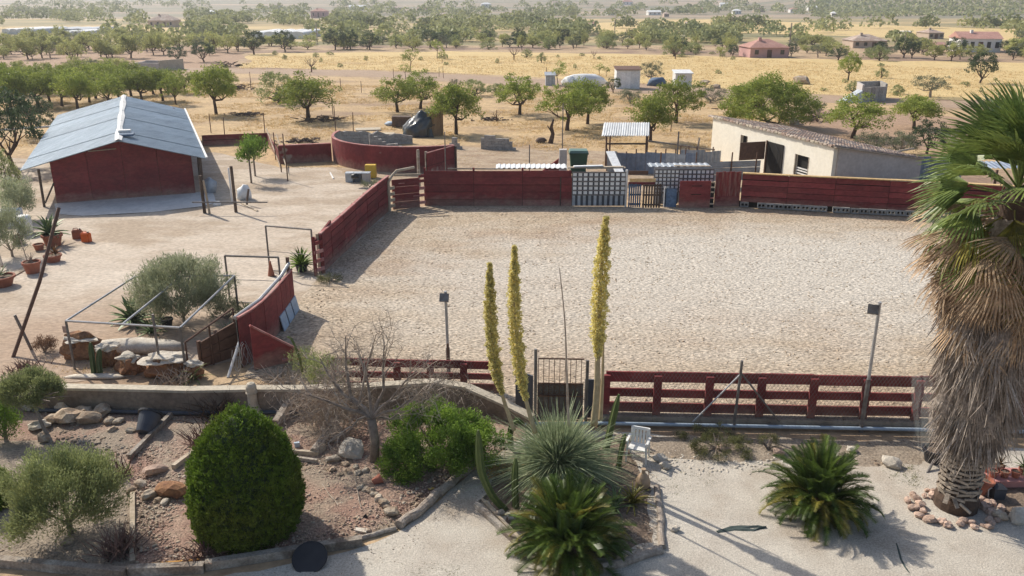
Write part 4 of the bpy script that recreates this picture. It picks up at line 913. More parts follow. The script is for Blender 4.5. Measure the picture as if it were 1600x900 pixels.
def house(label, px0, px1, yb, hw, hr, wall, roof, depth=9, rot=0, hip=True, nwin=4, name='house', wtall=1.2, door=True, over=.25, chimney=True):
    Y_ = GT(px1,yb).y; depth *= .62
    if px0 > 800: px0 += (px0-800)*depth/(Y_+depth)*.95
    else: px1 -= (800-px1)*depth/(Y_+depth)*.95
    a = GT(px0,yb); b = GT(px1,yb); hw *= ppm(a); hr *= ppm(a); wtall = hw*.45; W_ = (b-a).length; c = (a+b)/2; z = min(a.z,b.z)-.2
    T = thing(name, label, 'house', Vector((c.x,c.y,z)), rz=0)
    rm = Matrix.Rotation(rot,3,'Z'); P = lambda x,y,zz: rm@Vector((x,y,0))+Vector((0,0,zz))
    L = lambda nm, mb, m, par=T: link(nm, mb.mesh(nm), m, par)
    w2 = W_/2; hw += .2
    L('wall', MB().hexa([P(-w2,0,0),P(w2,0,0),P(w2,depth,0),P(-w2,depth,0),P(-w2,0,hw),P(w2,0,hw),P(w2,depth,hw),P(-w2,depth,hw)]), wall)
    o_ = over; e = [P(-w2-o_,-o_,hw+.02),P(w2+o_,-o_,hw+.02),P(w2+o_,depth+o_,hw+.02),P(-w2-o_,depth+o_,hw+.02)]
    k = min(w2*.75, depth*.45) if hip else -o_
    r0, r1 = P(-w2+k,depth/2,hw+hr), P(w2-k,depth/2,hw+hr)
    rf = L('roof', MB().add(e+[r0,r1], [(0,1,5,4),(2,3,4,5),(1,2,5),(3,0,4),(3,2,1,0)]), roof)
    if chimney: L('chimney', MB().box(P(-w2*.3,depth*.4,hw+hr*.75+.2), (.5,.5,.9)), wall, rf)
    for i in range(nwin):
        x = -w2+W_*(i+.5)/nwin; dr_ = door and i == nwin//2
        wd = .35 if not dr_ else .42; z0_, z1_ = (0,hw*.72) if dr_ else (hw*.30,hw*.30+wtall)
        f = L('door' if dr_ else 'window', MB().hexa([P(x-wd,-.06,z0_+.2),P(x+wd,-.06,z0_+.2),P(x+wd,.04,z0_+.2),P(x-wd,.04,z0_+.2),P(x-wd,-.06,z1_+.2),P(x+wd,-.06,z1_+.2),P(x+wd,.04,z1_+.2),P(x-wd,.04,z1_+.2)]), 'rust' if dr_ else 'glass', T)
    return T
house('pink bungalow with hipped tiled roof beyond the golden field', 1157, 1232, 91, 15, 12, 'pink','tile', 11, .05, nwin=3)
house('beige bungalow with brown hipped roof right of the pink one', 1314, 1384, 76, 11, 9, 'beige','oldtile', 12, -.05, nwin=4)
house('long white house with a red tiled roof at the right', 1474, 1560, 82, 20, 10, 'white','tile', 12, -.18, hip=False, nwin=5)
house('low red-roofed annex left of the long white house', 1452, 1478, 77, 6, 4, 'beige','tile', 6, 0, hip=False, nwin=2, chimney=False)
house('cream house with dark porch behind the long white house', 1432, 1474, 61, 9, 5, 'beige','oldtile', 12, 0, nwin=3)
house('small white flat house left of the cream one', 1402, 1424, 57, 7, 1, 'white','zincwhite', 8, 0, hip=False, nwin=3, chimney=False)
house('beige house with broad grey-brown roof beyond the left orchard', 233, 286, 43, 10, 9, 'beige','oldtile', 16, .1, nwin=4)
house('brown-red two storey house high on the left slope', 486, 514, 28, 10, 4, 'pink','tile', 14, 0, nwin=3, wtall=1.6)
for i, (x0,x1,yb,hh,lab) in enumerate(((4,52,54,2.8,'long low white shed at the far left edge'),(60,132,52,2.2,'long white greenhouse roof at the far left, nearer the house'),(92,130,55,2.0,'low white block in front of the far left greenhouse'),(392,476,61,3.6,'long white greenhouse behind two round dark trees'))):
    a, b = GT(x0,yb), GT(x1,yb); hh = hh*3.1*ppm(a); T = thing('greenhouse', lab, 'greenhouse', Vector((a.x,a.y,0))); n = 4; d = (b-a)/n
    for k in range(n):
        q = Vector((a.x+d.x*k,a.y+d.y*k,0)); e = Vector((a.x+d.x*(k+1)-.2,a.y+d.y*(k+1),0)); mb = MB(); pr = []
        for t in np.linspace(0,math.pi,7): pr.append((t, hh*(.72+.28*math.sin(t))))
        vs = [q.lerp(e,(1-math.cos(t))/2)+Vector((0,y_,z)) for y_ in (0,22) for t, z in [(0,0)]+pr+[(math.pi,0)]]
        m_ = 9; mb.add(vs, [(j,j+1,m_+j+1,m_+j) for j in range(m_-1)]+[tuple(range(m_-1,-1,-1)), tuple(range(m_,2*m_))]); part('bay', mb, 'zincwhite' if i != 1 else 'zinc', T)
farh = [(500,22,16),(523,24,10),(560,16,22),(620,18,14),(660,20,16),(330,24,18),(430,14,16),(955,24,14),(1022,24,22),(1040,27,10),(1092,20,14),(1150,22,16),(1185,19,20),(1240,20,12),(1268,17,14),(90,26,16),(30,16,14),(760,12,16),(870,10,14),(980,8,18),(1130,12,14),(690,28,18),(565,28,12),(1300,26,12),(1075,42,16),(925,42,14)]
for i, (px,py,wpx) in enumerate(farh):
    T = house('tiny pale farmhouse in the far hazy valley, '+ordn(i, [q[0] for q in farh])+' from the left', px-wpx/2, px+wpx/2, py, 5, 2.5, 'white' if i%3 else 'beige', ('oldtile','tile','zincwhite')[i%3], 10, rng.uniform(-.2,.2), hip=bool(i%2), nwin=3, door=False, chimney=False)
    T['group'] = 'tiny farmhouses in the far valley'
# thin fence poles in the middle distance
STX = [330,351,414,446,431,450,440,392,392.1,533,565,693,686,521,525,552,615,853,776,1048]
for i, (px,py,hh) in enumerate(((330,208,1.5),(351,212,1.4),(414,208,1.6),(446,258,2.0),(431,250,1.8),(450,284,2.2),(440,270,1.6),(392,130,1.4),(392,140,1.0),(533,142,1.4),(565,145,1.3),(693,122,1.5),(686,120,1.3),(521,186,1.9),(525,208,2.1),(552,205,1.5),(615,123,1.3),(853,128,1.8),(776,190,1.0),(1048,206,1.2))):
    b = G(px,py); solo('fence_stake', MB().tube([b-Vector((0,0,.1)), b+Vector((rng.uniform(-.06,.06),0,hh))], .035, 5), 'rust', 'thin rusty fence stake in the dry field, '+ordn(i, STX)+' from the left', 'stake', 'thin fence stakes in the dry field', at=b)
for i, (px0,px1,py) in enumerate(((418,440,252),(434,452,262))):
    solo('leaning_pole', MB().tube([G(px1,py+14), G(px0,py-30)+Vector((0,0,1.0))], .045, 5), 'palewood', ('pale pole leaning at the corner of the low red wall','second pale pole crossing the low red wall corner')[i], 'pole', at=G(px1,py+14))
for px, py, top in ((1232,86,38),(960,60,30),(1412,78,52),(496,70,38)):
    b = G(px,py); solo('utility_pole', MB().tube([b, b+Vector((0,0,(py-top)*ppm(b)))], .12, 6), 'wood', {1232:'tall utility pole between the pink and beige bungalows',960:'utility pole above the far fields at the centre',1412:'utility pole beside the beige bungalow',496:'utility pole among the trees at the left'}[px], 'pole', at=b)

# ---------------------------------------------------------------- trees
def blocked0(x, y): return any(a_ < x < b_ and c_ < y < d_ for a_,b_,c_,d_ in ((200,275,84,112),(385,480,40,60),(225,292,20,60),(0,135,50,64)))
def crown_cloud(wd, ht, z0, nclump, nleaf, size, rc, flat=.5, hollow=.45, dome=1.0, asp=.45):
    cs = []
    while len(cs) < nclump:
        u = rng.normal(size=3); u /= np.linalg.norm(u); r = rng.uniform(hollow,1)**.6
        if u[2] < -.35: continue
        lob = 1+.22*noise.noise(Vector((u[0]*1.7+nclump, u[1]*1.7, u[2]*1.7+wd)))*1.8
        cs.append((u[0]*r*lob*(wd/2-rc*.7), u[1]*r*lob*(wd/2-rc*.7), z0+ht*flat+u[2]*r*lob*(ht*(1-flat)-rc*.5)*dome))
    cs = np.array(cs); cc = np.repeat(cs, nleaf, 0)
    sc_ = rng.normal(size=cc.shape); sc_ = unit(sc_)*rng.uniform(0,1,(len(cc),1))**.5*rc*rng.uniform(.6,1.25,(nclump,1)).repeat(nleaf,0)
    sc_[:,2] *= .7
    return cs, leaves(cc+sc_, size, asp)
def limbs(cs, th, r0, n=5, fork=.35, lean=.15):
    mb = MB(); top = Vector((random.uniform(-lean,lean), random.uniform(-lean,lean), th))
    mb.tube([(0,0,-.15),(top.x*.3,top.y*.3,th*.5),top], [r0*1.25,r0*.95,r0*.85], 7, jit=.1)
    idx = rng.choice(len(cs), min(n*3,len(cs)), replace=False)
    for k in range(n):
        a = 2*math.pi*(k+random.random()*.6)/n; tgt = Vector(cs[idx[k]])
        R_ = max(.4,math.hypot(tgt.x,tgt.y)); tgt = Vector((R_*math.cos(a)*.75, R_*math.sin(a)*.75, tgt.z*.9))
        m_ = top.lerp(tgt,.5)+Vector((0,0,-.12*R_))
        mb.tube([top,m_,tgt],[r0*.62,r0*.42,r0*.16],5,jit=.08)
        for q in range(2):
            t2 = Vector(cs[idx[(k*2+q+n)%len(idx)]]); t2 = m_.lerp(t2,.75); mb.tube([m_, (m_+t2)/2+Vector((0,0,.1)), t2],[r0*.32,r0*.2,r0*.08],4)
    return mb
def treekind(name, wd, ht, th, nclump, nleaf, size, rc, leaf, bark='bark', r0=.14, flat=.35, **k):
    cs, lv = crown_cloud(wd, ht-th*.8, th*.8, nclump, nleaf, size, rc, flat=flat, **k)
    cm = npmesh('crown', *lv); cm.materials.append(M[leaf])
    tm = limbs(cs, th, r0).mesh('trunk'); tm.materials.append(M[bark])
    return dict(w=wd*.92, h=ht*.98, crown=cm, trunk=tm)
KIN = {
 'almond': [treekind('a', random.uniform(4.6,5.4), random.uniform(3.6,4.0), random.uniform(.8,1.1), random.choice((85,105,125)), 60, .17, random.uniform(.42,.56), 'almond', flat=.36, hollow=.3) for _ in range(7)],
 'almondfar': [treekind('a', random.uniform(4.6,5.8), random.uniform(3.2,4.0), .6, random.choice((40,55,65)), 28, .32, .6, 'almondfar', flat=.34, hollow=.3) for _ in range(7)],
 'dark': [treekind('d', 4.2, 4.0, .6, 90, 40, .18, .42, 'darkleaf', flat=.42, hollow=.6) for _ in range(3)],
 'olive': [treekind('o', 4.2, 3.4, 1.0, 60, 50, .14, .42, 'olive', 'greybark', flat=.4) for _ in range(3)],
 'bush': [treekind('b', 4.2, 2.6, .3, 70, 45, .15, .40, 'olivegreen', flat=.25, hollow=.4) for _ in range(3)],
 'greybush': [treekind('g', 4.2, 2.6, .3, 70, 45, .13, .42, 'olive', 'greybark', flat=.25, hollow=.4) for _ in range(3)],
 'bigbush': [treekind('bb', 7.6, 4.6, .5, 330, 80, .17, .58, 'almond', flat=.30, hollow=.45)],
 'sapling': [treekind('s', 1.9, 2.9, 1.1, 22, 40, .12, .30, 'almond', r0=.04, flat=.4) for _ in range(3)],
}
cnt = {}
def plant(kind, px, py, wpx, hpx, label, cat='tree', group=None, name=None, pos=None, leafmat=None):
    b = pos if pos is not None else G(px,py); s = ppm(b); L = KIN[kind]; i = cnt.get(kind,0); cnt[kind] = i+1; k = L[i % len(L)]
    nm = name or {'almond':'almond_tree','almondfar':'almond_tree','dark':'evergreen_tree','olive':'olive_tree','bush':'shrub','bigbush':'almond_tree','greybush':'shrub','sapling':'young_tree'}[kind]
    T = thing(nm, label, cat, b-Vector((0,0,.03)), random.uniform(0,6.28), group)
    T.scale = (wpx*s/k['w'],)*2+(hpx*s/k['h']*1.02,)
    link('trunk', k['trunk'], None, T); link('crown', k['crown'], None, T)
    return T
P = plant
near = [
 ('almond',338,179,66,73,'round almond tree standing alone just right behind the stable roof'),
 ('almond',482,188,86,67,'broad umbrella-shaped almond tree between the stable and the round pen'),
 ('bush',436,161,70,52,'low leafy almond thicket behind the umbrella-shaped tree'),
 ('almond',621,175,66,52,'almond tree leaning over the dark crate left of the tarpaulin'),
 ('almond',657,170,64,55,'almond tree directly behind the black tarpaulin heap'),
 ('almond',713,210,70,76,'almond tree right of the cane matting beside the tarpaulin'),
 ('almond',812,179,70,58,'almond tree alone in the grass above the broken grey wall'),
 ('almond',886,204,84,70,'wide almond tree behind the tall aerial pole'),
 ('almond',918,194,66,66,'almond tree just left of the white-roofed shelter'),
 ('almond',1016,222,66,72,'almond tree with bent trunk right behind the white-roofed shelter'),
 ('almond',1056,192,76,66,'dense almond tree between the shelter and the cream building'),
 ('bigbush',1198,198,128,76,'biggest bright round almond tree behind the cream building'),
 ('almond',1332,216,94,64,'spreading almond tree on bare soil behind the tiled roof'),
 ('almond',1428,201,66,50,'almond tree with dark slanting trunk left of the palm'),
 ('olive',1453,152,54,34,'grey olive tree beside the track left of the palm'),
 ('almond',1325,126,30,42,'small upright tree in the golden field above the grey enclosure'),
 ('dark',1531,130,44,44,'dark bushy tree in the golden field above the palm crown'),
 ('bush',1377,122,20,17,'small round bush right of the upright tree in the golden field'),
 ('bush',1332,144,24,18,'small bush by the track left of the grey enclosure'),
 ('bush',1402,147,22,16,'small yellowish bush right of the grey enclosure'),
 ('greybush',1360,240,60,36,'grey-green shrub just behind the tiled roof, leftmost of the hedge'),
 ('greybush',1405,242,60,42,'grey-green shrub in the middle of the hedge behind the tiled roof'),
 ('dark',1448,240,56,48,'dark green shrub at the right end of the hedge behind the tiled roof'),
 ('greybush',1490,238,60,36,'grey-green shrub partly behind the palm crown'),
 ('sapling',641,112,30,36,'thin pale sapling at the edge of the golden field, left'),
 ('sapling',691,99,14,24,'narrow sapling in the golden field, right of the pale one'),
 ('sapling',683,92,22,28,'sapling beyond the narrow one in the golden field'),
 ('sapling',634,124,20,24,'small sapling beside the track above the tarpaulin'),
 ('bush',846,98,16,16,'round green bush in the golden field left of the white tarpaulin'),
 ('bush',823,90,18,14,'green bush at the far edge of the golden field'),
 ('sapling',872,136,26,40,'leafy sapling left of the white tarpaulin mound'),
 ('sapling',936,120,16,20,'left of two little saplings above the white tarpaulin'),
 ('sapling',948,120,12,16,'right of two little saplings above the white tarpaulin'),
 ('bush',742,150,40,28,'greyish bush between two almond trees above the tarpaulin'),
 ('greybush',712,148,24,26,'bare violet-grey bush behind the almond tree by the cane matting'),
 ('bush',775,148,40,18,'low olive-coloured scrub left of the lone almond tree'),
 ('greybush',985,162,44,26,'grey-green bush behind the shelter, below the white shed'),
 ('dark',958,145,24,22,'dark shrub left of the upright white shed'),
 ('olive',1017,130,36,32,'grey-leaved tree right of the upright white shed'),
 ('greybush',1110,160,50,26,'grey scrub between the dense almond tree and the biggest one'),
 ('greybush',1272,178,40,22,'grey scrub heap right of the biggest almond tree'),
 ('dark',20,262,90,110,'dark green tree left of the stable roof'),
 ('dark',55,215,60,62,'dark green tree behind the left eave of the stable'),
 ('bush',12,300,50,70,'green shrub mass at the left edge below the dark tree'),
]
grp_map = {}
for k in near: P(k[0], k[1], k[2], k[3]*(1.18 if k[0]=='almond' else 1.05), k[4]*1.06, k[5], 'tree' if k[0] in ('almond','dark','olive','sapling','bigbush') and 'shrub' not in k[5] and 'bush' not in k[5] else 'bush')
# orchard left behind the stable
orch = [(18,172,76,66),(60,168,70,60),(97,166,66,60),(122,172,66,62),(150,154,62,52),(187,158,66,54),(222,160,64,52),(255,158,56,50),(275,164,42,48),(40,150,62,46),(85,146,60,44),(170,138,56,42),(205,136,56,40),(290,146,44,38),(130,134,56,40),(355,137,40,26),(-12,150,70,60),(-30,180,80,70)]
orch += [(38,166,64,50),(78,160,60,46),(140,160,58,46),(170,166,60,48),(205,150,58,46),(240,148,56,42),(110,148,56,42),(5,150,60,46),(60,138,56,38),(20,136,56,38),(262,142,44,34)]
orch.sort(key=lambda t:-t[1])
for i_,(x,y,a_,b_) in enumerate(orch): P('almond',x,y,a_,b_,'almond tree of the dense group behind the stable, '+ordn(i_,[q[0] for q in orch])+' from the left',group='almond trees behind the stable')
forch = [(10,88,38,36),(44,93,40,38),(66,91,36,34),(112,96,44,36),(158,90,30,32),(205,91,42,38),(240,86,36,34),(256,86,36,34),(282,80,36,30),(335,81,36,32),(356,83,34,32),(372,80,30,28),(92,84,36,30),(135,82,36,30),(180,80,36,28),(225,78,34,26),(308,78,34,26),(-20,90,40,34),(25,80,36,26),(75,78,36,26)]
for i_,(x,y,a_,b_) in enumerate(forch):
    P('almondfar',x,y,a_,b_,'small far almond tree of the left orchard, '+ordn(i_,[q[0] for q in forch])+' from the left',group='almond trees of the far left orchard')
for x,y,a_,b_,lab in [(397,85,38,36,'large round dark tree in front of the white greenhouse'),(446,81,36,32,'second round dark tree right of the first by the greenhouse'),(524,78,36,30,'dark tree at the left end of the tree belt'),(278,97,32,24,'dark round bush in the left orchard'),(319,97,38,30,'dark leafy tree between bush and golden field'),(170,88,24,18,'small grey-green round bush in the left orchard'),(548,77,28,28,'dark tree second from the left end of the tree belt'),(578,78,30,26,'dark tree third from the left end of the tree belt'),(672,74,28,26,'taller dark tree in the belt left of centre'),(810,74,26,28,'dark tree in the belt above the golden field centre'),(1236,88,22,20,'round dark bush right of the pink bungalow'),(1278,90,28,22,'grey-green round bush between the two bungalows'),(1412,90,34,30,'dark tree left of the white house'),(1440,84,30,24,'grey tree just left of the white house'),(1492,88,34,28,'dark green tree in front of the white house'),(1145,88,20,18,'dark bush at the left corner of the pink bungalow')]:
    P('dark' if 'grey' not in lab else 'olive',x,y,a_,b_,lab,'bush' if 'bush' in lab else 'tree')
for i in range(84):
    x = random.uniform(-30,375); y = random.uniform(62,94) if i < 58 else random.uniform(104,132)
    if i >= 58: x = -30+x*.62
    if y > 100 and x > 190: continue
    if blocked0(x,y): continue
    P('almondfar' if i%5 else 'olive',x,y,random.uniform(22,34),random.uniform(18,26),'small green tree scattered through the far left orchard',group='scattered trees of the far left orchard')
# the tree belt beyond the golden field: trees one by one
def blocked(x, y):
    for (a_,b_,c_,d_) in ((1150,1238,58,92),(1306,1390,50,77),(1446,1564,48,83),(1398,1430,44,58),(386,480,42,62),(226,290,20,44),(0,135,36,56),(482,518,8,31)):
        if a_-3 < x < b_+3 and c_ < y < d_+9: return True
    return False
n = 0
while n < 190:
    x = random.uniform(385,1640); lo, hi = (57,79) if x < 1050 else (62,90) if x < 1250 else (66,96)
    y = random.uniform(lo,hi)
    if blocked(x,y) or (x < 470 and y < 66): continue
    k = random.choice(['almondfar']*5+['dark','olive','bush','bush'])
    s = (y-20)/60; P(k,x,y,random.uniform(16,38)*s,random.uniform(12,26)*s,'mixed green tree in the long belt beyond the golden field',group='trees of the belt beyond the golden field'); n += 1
for i in range(34):                                   # scrub in the fields
    x = random.uniform(380,1600); y = random.uniform(84,116) if x < 1150 else random.uniform(100,150)
    P('bush',x,y,random.uniform(6,14),random.uniform(5,10),'tiny bush dotted about in the golden field',cat='bush',group='tiny bushes of the golden field')
# far woods and hedges: one mass
pts = []
def far_wood(n, x0, x1, y0, y1, wm=(3.5,6), dens=1):
    for _ in range(n):
        x = random.uniform(x0,x1); y = random.uniform(y0,y1)
        if blocked(x,y) or (x > 860 and 27 < y < 47 and random.random() < .93) or (x > 1290 and y < 30): continue
        nz_ = noise.noise(Vector((x*.012, y*.16, 1)))
        if nz_ < .05+.12*random.random(): continue
        p = GT(x,y); w_ = random.uniform(*wm); pts.append((p.x,p.y,p.z,w_,w_*random.uniform(.6,.85)))
far_wood(1000,-60,1700,46,66,(3,7)); far_wood(900,300,1100,40,62); far_wood(1500,-60,1700,24,46,(4,8)); far_wood(900,-60,1320,6,26,(5,11)); far_wood(300,1000,1400,60,72)
for hy in (18,23,31,37,44):
    for x in np.arange(-60,1660,5.0):
        if noise.noise(Vector((x*.01,hy,5))) > .05 and not (x > 860 and hy in (31,37)) and not (x > 1290 and hy < 30) and not blocked(x,hy+1): 
            p = GT(x,hy+2.0*noise.noise(Vector((x*.008,hy*3,0)))); w_ = random.uniform(4,8); pts.append((p.x,p.y,p.z,w_,w_*.7))
pts = np.array(pts); nl = 44
c_ = np.repeat(pts, nl, 0); u = unit(rng.normal(size=(len(c_),3))); r = rng.uniform(.3,1,(len(c_),1))**.5
u[:,2] = np.abs(u[:,2])*1.0-.1
cen = c_[:,:3] + np.stack([u[:,0]*c_[:,3]*.5, u[:,1]*c_[:,3]*.5, c_[:,4]*.25+u[:,2]*c_[:,4]*.7],1)*np.concatenate([r,r,np.ones_like(r)],1)
sz = c_[:,3:4]*.20
a_ = unit(rng.normal(size=cen.shape)); b_ = rng.normal(size=cen.shape); b_ -= (a_*b_).sum(1,keepdims=True)*a_; b_ = unit(b_)*.7
V_ = np.stack([cen-a_*sz*.5, cen+b_*sz*.5, cen+a_*sz*.5, cen-b_*sz*.5],1).reshape(-1,3)
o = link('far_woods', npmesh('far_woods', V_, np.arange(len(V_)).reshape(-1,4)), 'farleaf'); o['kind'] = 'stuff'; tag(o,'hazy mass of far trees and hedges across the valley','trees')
# plantation rows on the right hill
rows = []
for i in range(34):
    yy = 500+i*11.0
    for xx in np.arange(150, 900, 4.2):
        X = xx+ (yy-500)*.35; px_ = 800+F*X/(yy*CT+(H-hills(X,yy))*ST)
        if px_ < 1290 or px_ > 1700: continue
        rows.append((X, yy+ .12*xx, hills(X, yy+.12*xx)+.8))
if rows:
    rows = np.repeat(np.array(rows),5,0); rows = rows+rng.normal(size=rows.shape)*[1.0,1.0,.4]
    v_, f_ = leaves(rows, 2.6, .7); o = link('plantation', npmesh('plantation', v_, f_), 'farleaf'); o['kind'] = 'stuff'; tag(o,'striped rows of young trees on the right hill','plantation')
# dry grass tufts in the middle field
def field_pts(n, poly, z=0, seed=0, thr=-1.0, fs=.15):
    P_ = np.array([(p[0],p[1]) for p in poly]); x0,y0 = P_.min(0); x1,y1 = P_.max(0); out = []
    rb = np.roll(P_,-1,0)
    while sum(len(o_) for o_ in out) < n:
        q = rng.uniform((x0,y0),(x1,y1),(n*2,2)); ins = np.zeros(len(q),bool)
        for (ax,ay),(bx_,by_) in zip(P_,rb):
            if ay == by_: continue
            c = ((ay > q[:,1]) != (by_ > q[:,1])) & (q[:,0] < (bx_-ax)*(q[:,1]-ay)/(by_-ay)+ax); ins ^= c
        q = q[ins]
        if thr > -1: q = q[[noise.noise(Vector((a*fs,b*fs,seed))) > thr for a,b in q]]
        out.append(q)
    q = np.concatenate(out)[:n]; return np.concatenate([q, np.full((len(q),1),z)],1)
def tufts(name, poly, n, L, wd, m, label, cat, per=7, spread=.9, thr=-1, fs=.15, droop=.5, seed=0, z=0.0, rad=.08):
    b = field_pts(n, poly, z, seed, thr, fs); bb_ = np.repeat(b, per, 0)+rng.normal(size=(n*per,3))*[rad,rad,0]
    d = rng.normal(size=bb_.shape)*spread; d[:,2] = 1
    v_, f_ = blades(bb_, d, rng.uniform(.5,1.2,len(bb_))*L, wd, droop, 2)
    o = link(name, npmesh(name, v_, f_), m); o['kind'] = 'stuff'; return tag(o, label, cat)
mid = gp((-60,250),(-60,135),(560,128),(820,142),(1100,158),(1240,170),(1250,205),(1120,200),(1115,262),(940,262),(830,232),(700,230),(640,236),(620,205),(540,200),(500,225),(450,232),(340,224),(330,200),(200,200))
tufts('dry_grass', mid, 9000, .40, .035, 'strawblade', 'pale dry grass tufts over the field behind the ring', 'dry grass', thr=-.05, fs=.22, spread=.7, rad=.16)
tufts('dry_grass', gp((372,108),(400,88),(1060,88),(1600,112),(1600,156),(1230,146),(1080,136),(820,120),(560,110)), 5000, .50, .05, 'strawblade', 'tall golden grass tufts in the golden field', 'dry grass', spread=.7, rad=.5)
tufts('dry_weeds', gp((400,292),(440,256),(530,256),(570,290),(600,300),(500,310)), 500, .16, .02, 'strawblade', 'trampled dry weeds round the young trees and crates', 'dry grass', spread=1.6)
tufts('dry_weeds', gp((560,262),(980,262),(970,240),(600,232)), 1500, .14, .02, 'strawblade', 'dry straw litter in the corral behind the ring', 'dry grass', spread=2.2, thr=0, fs=.4)
# dead stump, bare trees, brush heaps
T = thing('burnt_stump', 'dark dead trunk standing alone in the grass behind the corral', 'stump', G(860,224))
b = G(860,224); part('trunk', MB().tube([b,b+Vector((.15,0,.7)),b+Vector((.05,0,1.2)),b+Vector((.2,0,1.75))],[.2,.14,.13,.08],7,jit=.2), 'bark', T)
part('branch', MB().tube([b+Vector((.1,0,.8)),b+Vector((-.25,0,1.3))],[.07,.03],5), 'bark', T)
smooth(lump('stump', G(845,223), (.4,.3,.25), 'darkwood', 'low dark log stump left of the dead trunk', 'stump', 21))
def bare(px, py, hp, lab, n=7, m='rust'):
    b = G(px,py); s = hp*ppm(b); T = thing('bare_tree', lab, 'tree', b); mb = MB(); tp = b+Vector((0,0,s*.35)); 
    part('trunk', MB().tube([b,tp],[s*.05,s*.04],5), m, T)
    for i in range(n):
        a = 6.28*i/n; e = tp+Vector((math.cos(a)*s*.45, math.sin(a)*s*.3, s*random.uniform(.35,.65))); k = tp.lerp(e,.5)+Vector((0,0,-.05*s)); mb.tube([tp,k,e],[s*.022,s*.015,s*.006],4)
        for q in range(3): mb.tube([k.lerp(e,q*.3), k.lerp(e,q*.3)+Vector((random.uniform(-.2,.2)*s,random.uniform(-.2,.2)*s,random.uniform(.1,.25)*s))],[s*.01,s*.004],3)
    part('branches', mb, m, T)
bare(803,94,20,'reddish bare tree in the golden field, left'); bare(1055,92,18,'reddish bare tree in the golden field, right'); bare(928,92,12,'small bare tree in the golden field, middle')
bare(487,113,24,'thin bare sapling at the left end of the golden field'); bare(776,190,16,'dead twiggy stem in the dry grass near the lone almond tree')
def brush(px, py, wp, hp, lab, m='darkwood', n=60):
    b = G(px,py); s = ppm(b); mb = MB()
    for i in range(n):
        p = b+Vector((random.gauss(0,.25)*wp*s, random.gauss(0,.2)*wp*s, random.uniform(0,.6)*hp*s)); a = random.uniform(0,6.28)
        mb.tube([p, p+Vector((math.cos(a)*wp*s*.18, math.sin(a)*wp*s*.18, random.uniform(-.1,.3)*hp*s))], [.06,.02], 4)
    o = solo('brush_heap', mb, m, lab, 'brush heap', at=b)
brush(352,105,46,12,'heap of dark cut branches beside the track behind the stable'); brush(370,140,44,10,'low dark brush behind the lone almond tree'); brush(385,180,50,5,'grey ash heap under the round almond tree'); brush(500,188,70,8,'dark branches scattered under the umbrella-shaped tree')
brush(1272,190,40,14,'grey tyre and branch heap right of the biggest almond tree'); brush(770,188,40,6,'dark clods and branches by the dead twiggy stem'); brush(468,222,60,6,'stony dark litter behind the low red wall'); brush(1160,172,70,14,'dark brush strip under the biggest almond tree')
rmesh = []
for i in range(6):
    o = lump('rock', (0,0,0), (1,.8,.62), 'rock', None, None, 30+i, amp=.28); rmesh.append(o.data); bpy.data.objects.remove(o)
def rock(p, s, lab, grp=None, m='rock', name='rock', parent=None):
    me = random.choice(rmesh)
    o = bpy.data.objects.new(name, me); C.objects.link(o); o.location = Vector((p[0],p[1],p[2]+s*.36+(.05 if p[1] < 21 else 0))); o.rotation_euler = (random.uniform(-.3,.3),random.uniform(-.3,.3),random.uniform(0,6.3))
    o.scale = (s*random.uniform(.85,1.2), s*random.uniform(.8,1.1), s*random.uniform(.75,1.05))
    if m != 'rock': 
        o.material_slots[0].link = 'OBJECT'; o.material_slots[0].material = M[m]
    if parent: o.parent = parent; o.location -= org(parent)
    else: tag(o, lab, 'rock', grp)
    return o
for i, (px,py,s) in enumerate(((1252,131,1.1),(1240,194,.6),(1155,140,.5),(1120,138,.5),(1100,132,.6),(1068,142,.5),(1210,140,.6))): rock(G(px,py), s, 'brown rock by the far side of the track, '+ordn(i,[1252,1240,1155,1120,1100,1068,1210])+' from the left', 'rocks beside the track')
def rubble(name, poly, n, s0, s1, m, label, z=0.0, thr=-1, fs=.6, cat='rubble', seed=0):
    b = field_pts(n, poly, z, seed, thr, fs); base = np.array([v_.co[:] for v_ in icov]); V_ = []
    for p in b:
        s = random.uniform(s0,s1)**1.0; a = random.uniform(0,6.28); ca, sa = math.cos(a), math.sin(a)
        k = base*(1+rng.uniform(-.25,.25,(len(base),1)))*[s,s*.75,s*.55]; V_.append(np.stack([k[:,0]*ca-k[:,1]*sa, k[:,0]*sa+k[:,1]*ca, k[:,2]],1)+p+[0,0,s*.2])
    V_ = np.concatenate(V_); nb = len(base); fs_ = (icof[None]+np.arange(n)[:,None,None]*nb).reshape(-1,3)
    o = link(name, npmesh(name, V_, fs_), m); o['kind'] = 'stuff'; return tag(o, label, cat)
bm = bmesh.new(); bmesh.ops.create_icosphere(bm, subdivisions=1, radius=1); bm.verts.ensure_lookup_table()
icov_me = bpy.data.meshes.new('ico'); bm.to_mesh(icov_me); bm.free(); icov = icov_me.vertices; icof = np.array([p.vertices[:] for p in icov_me.polygons])

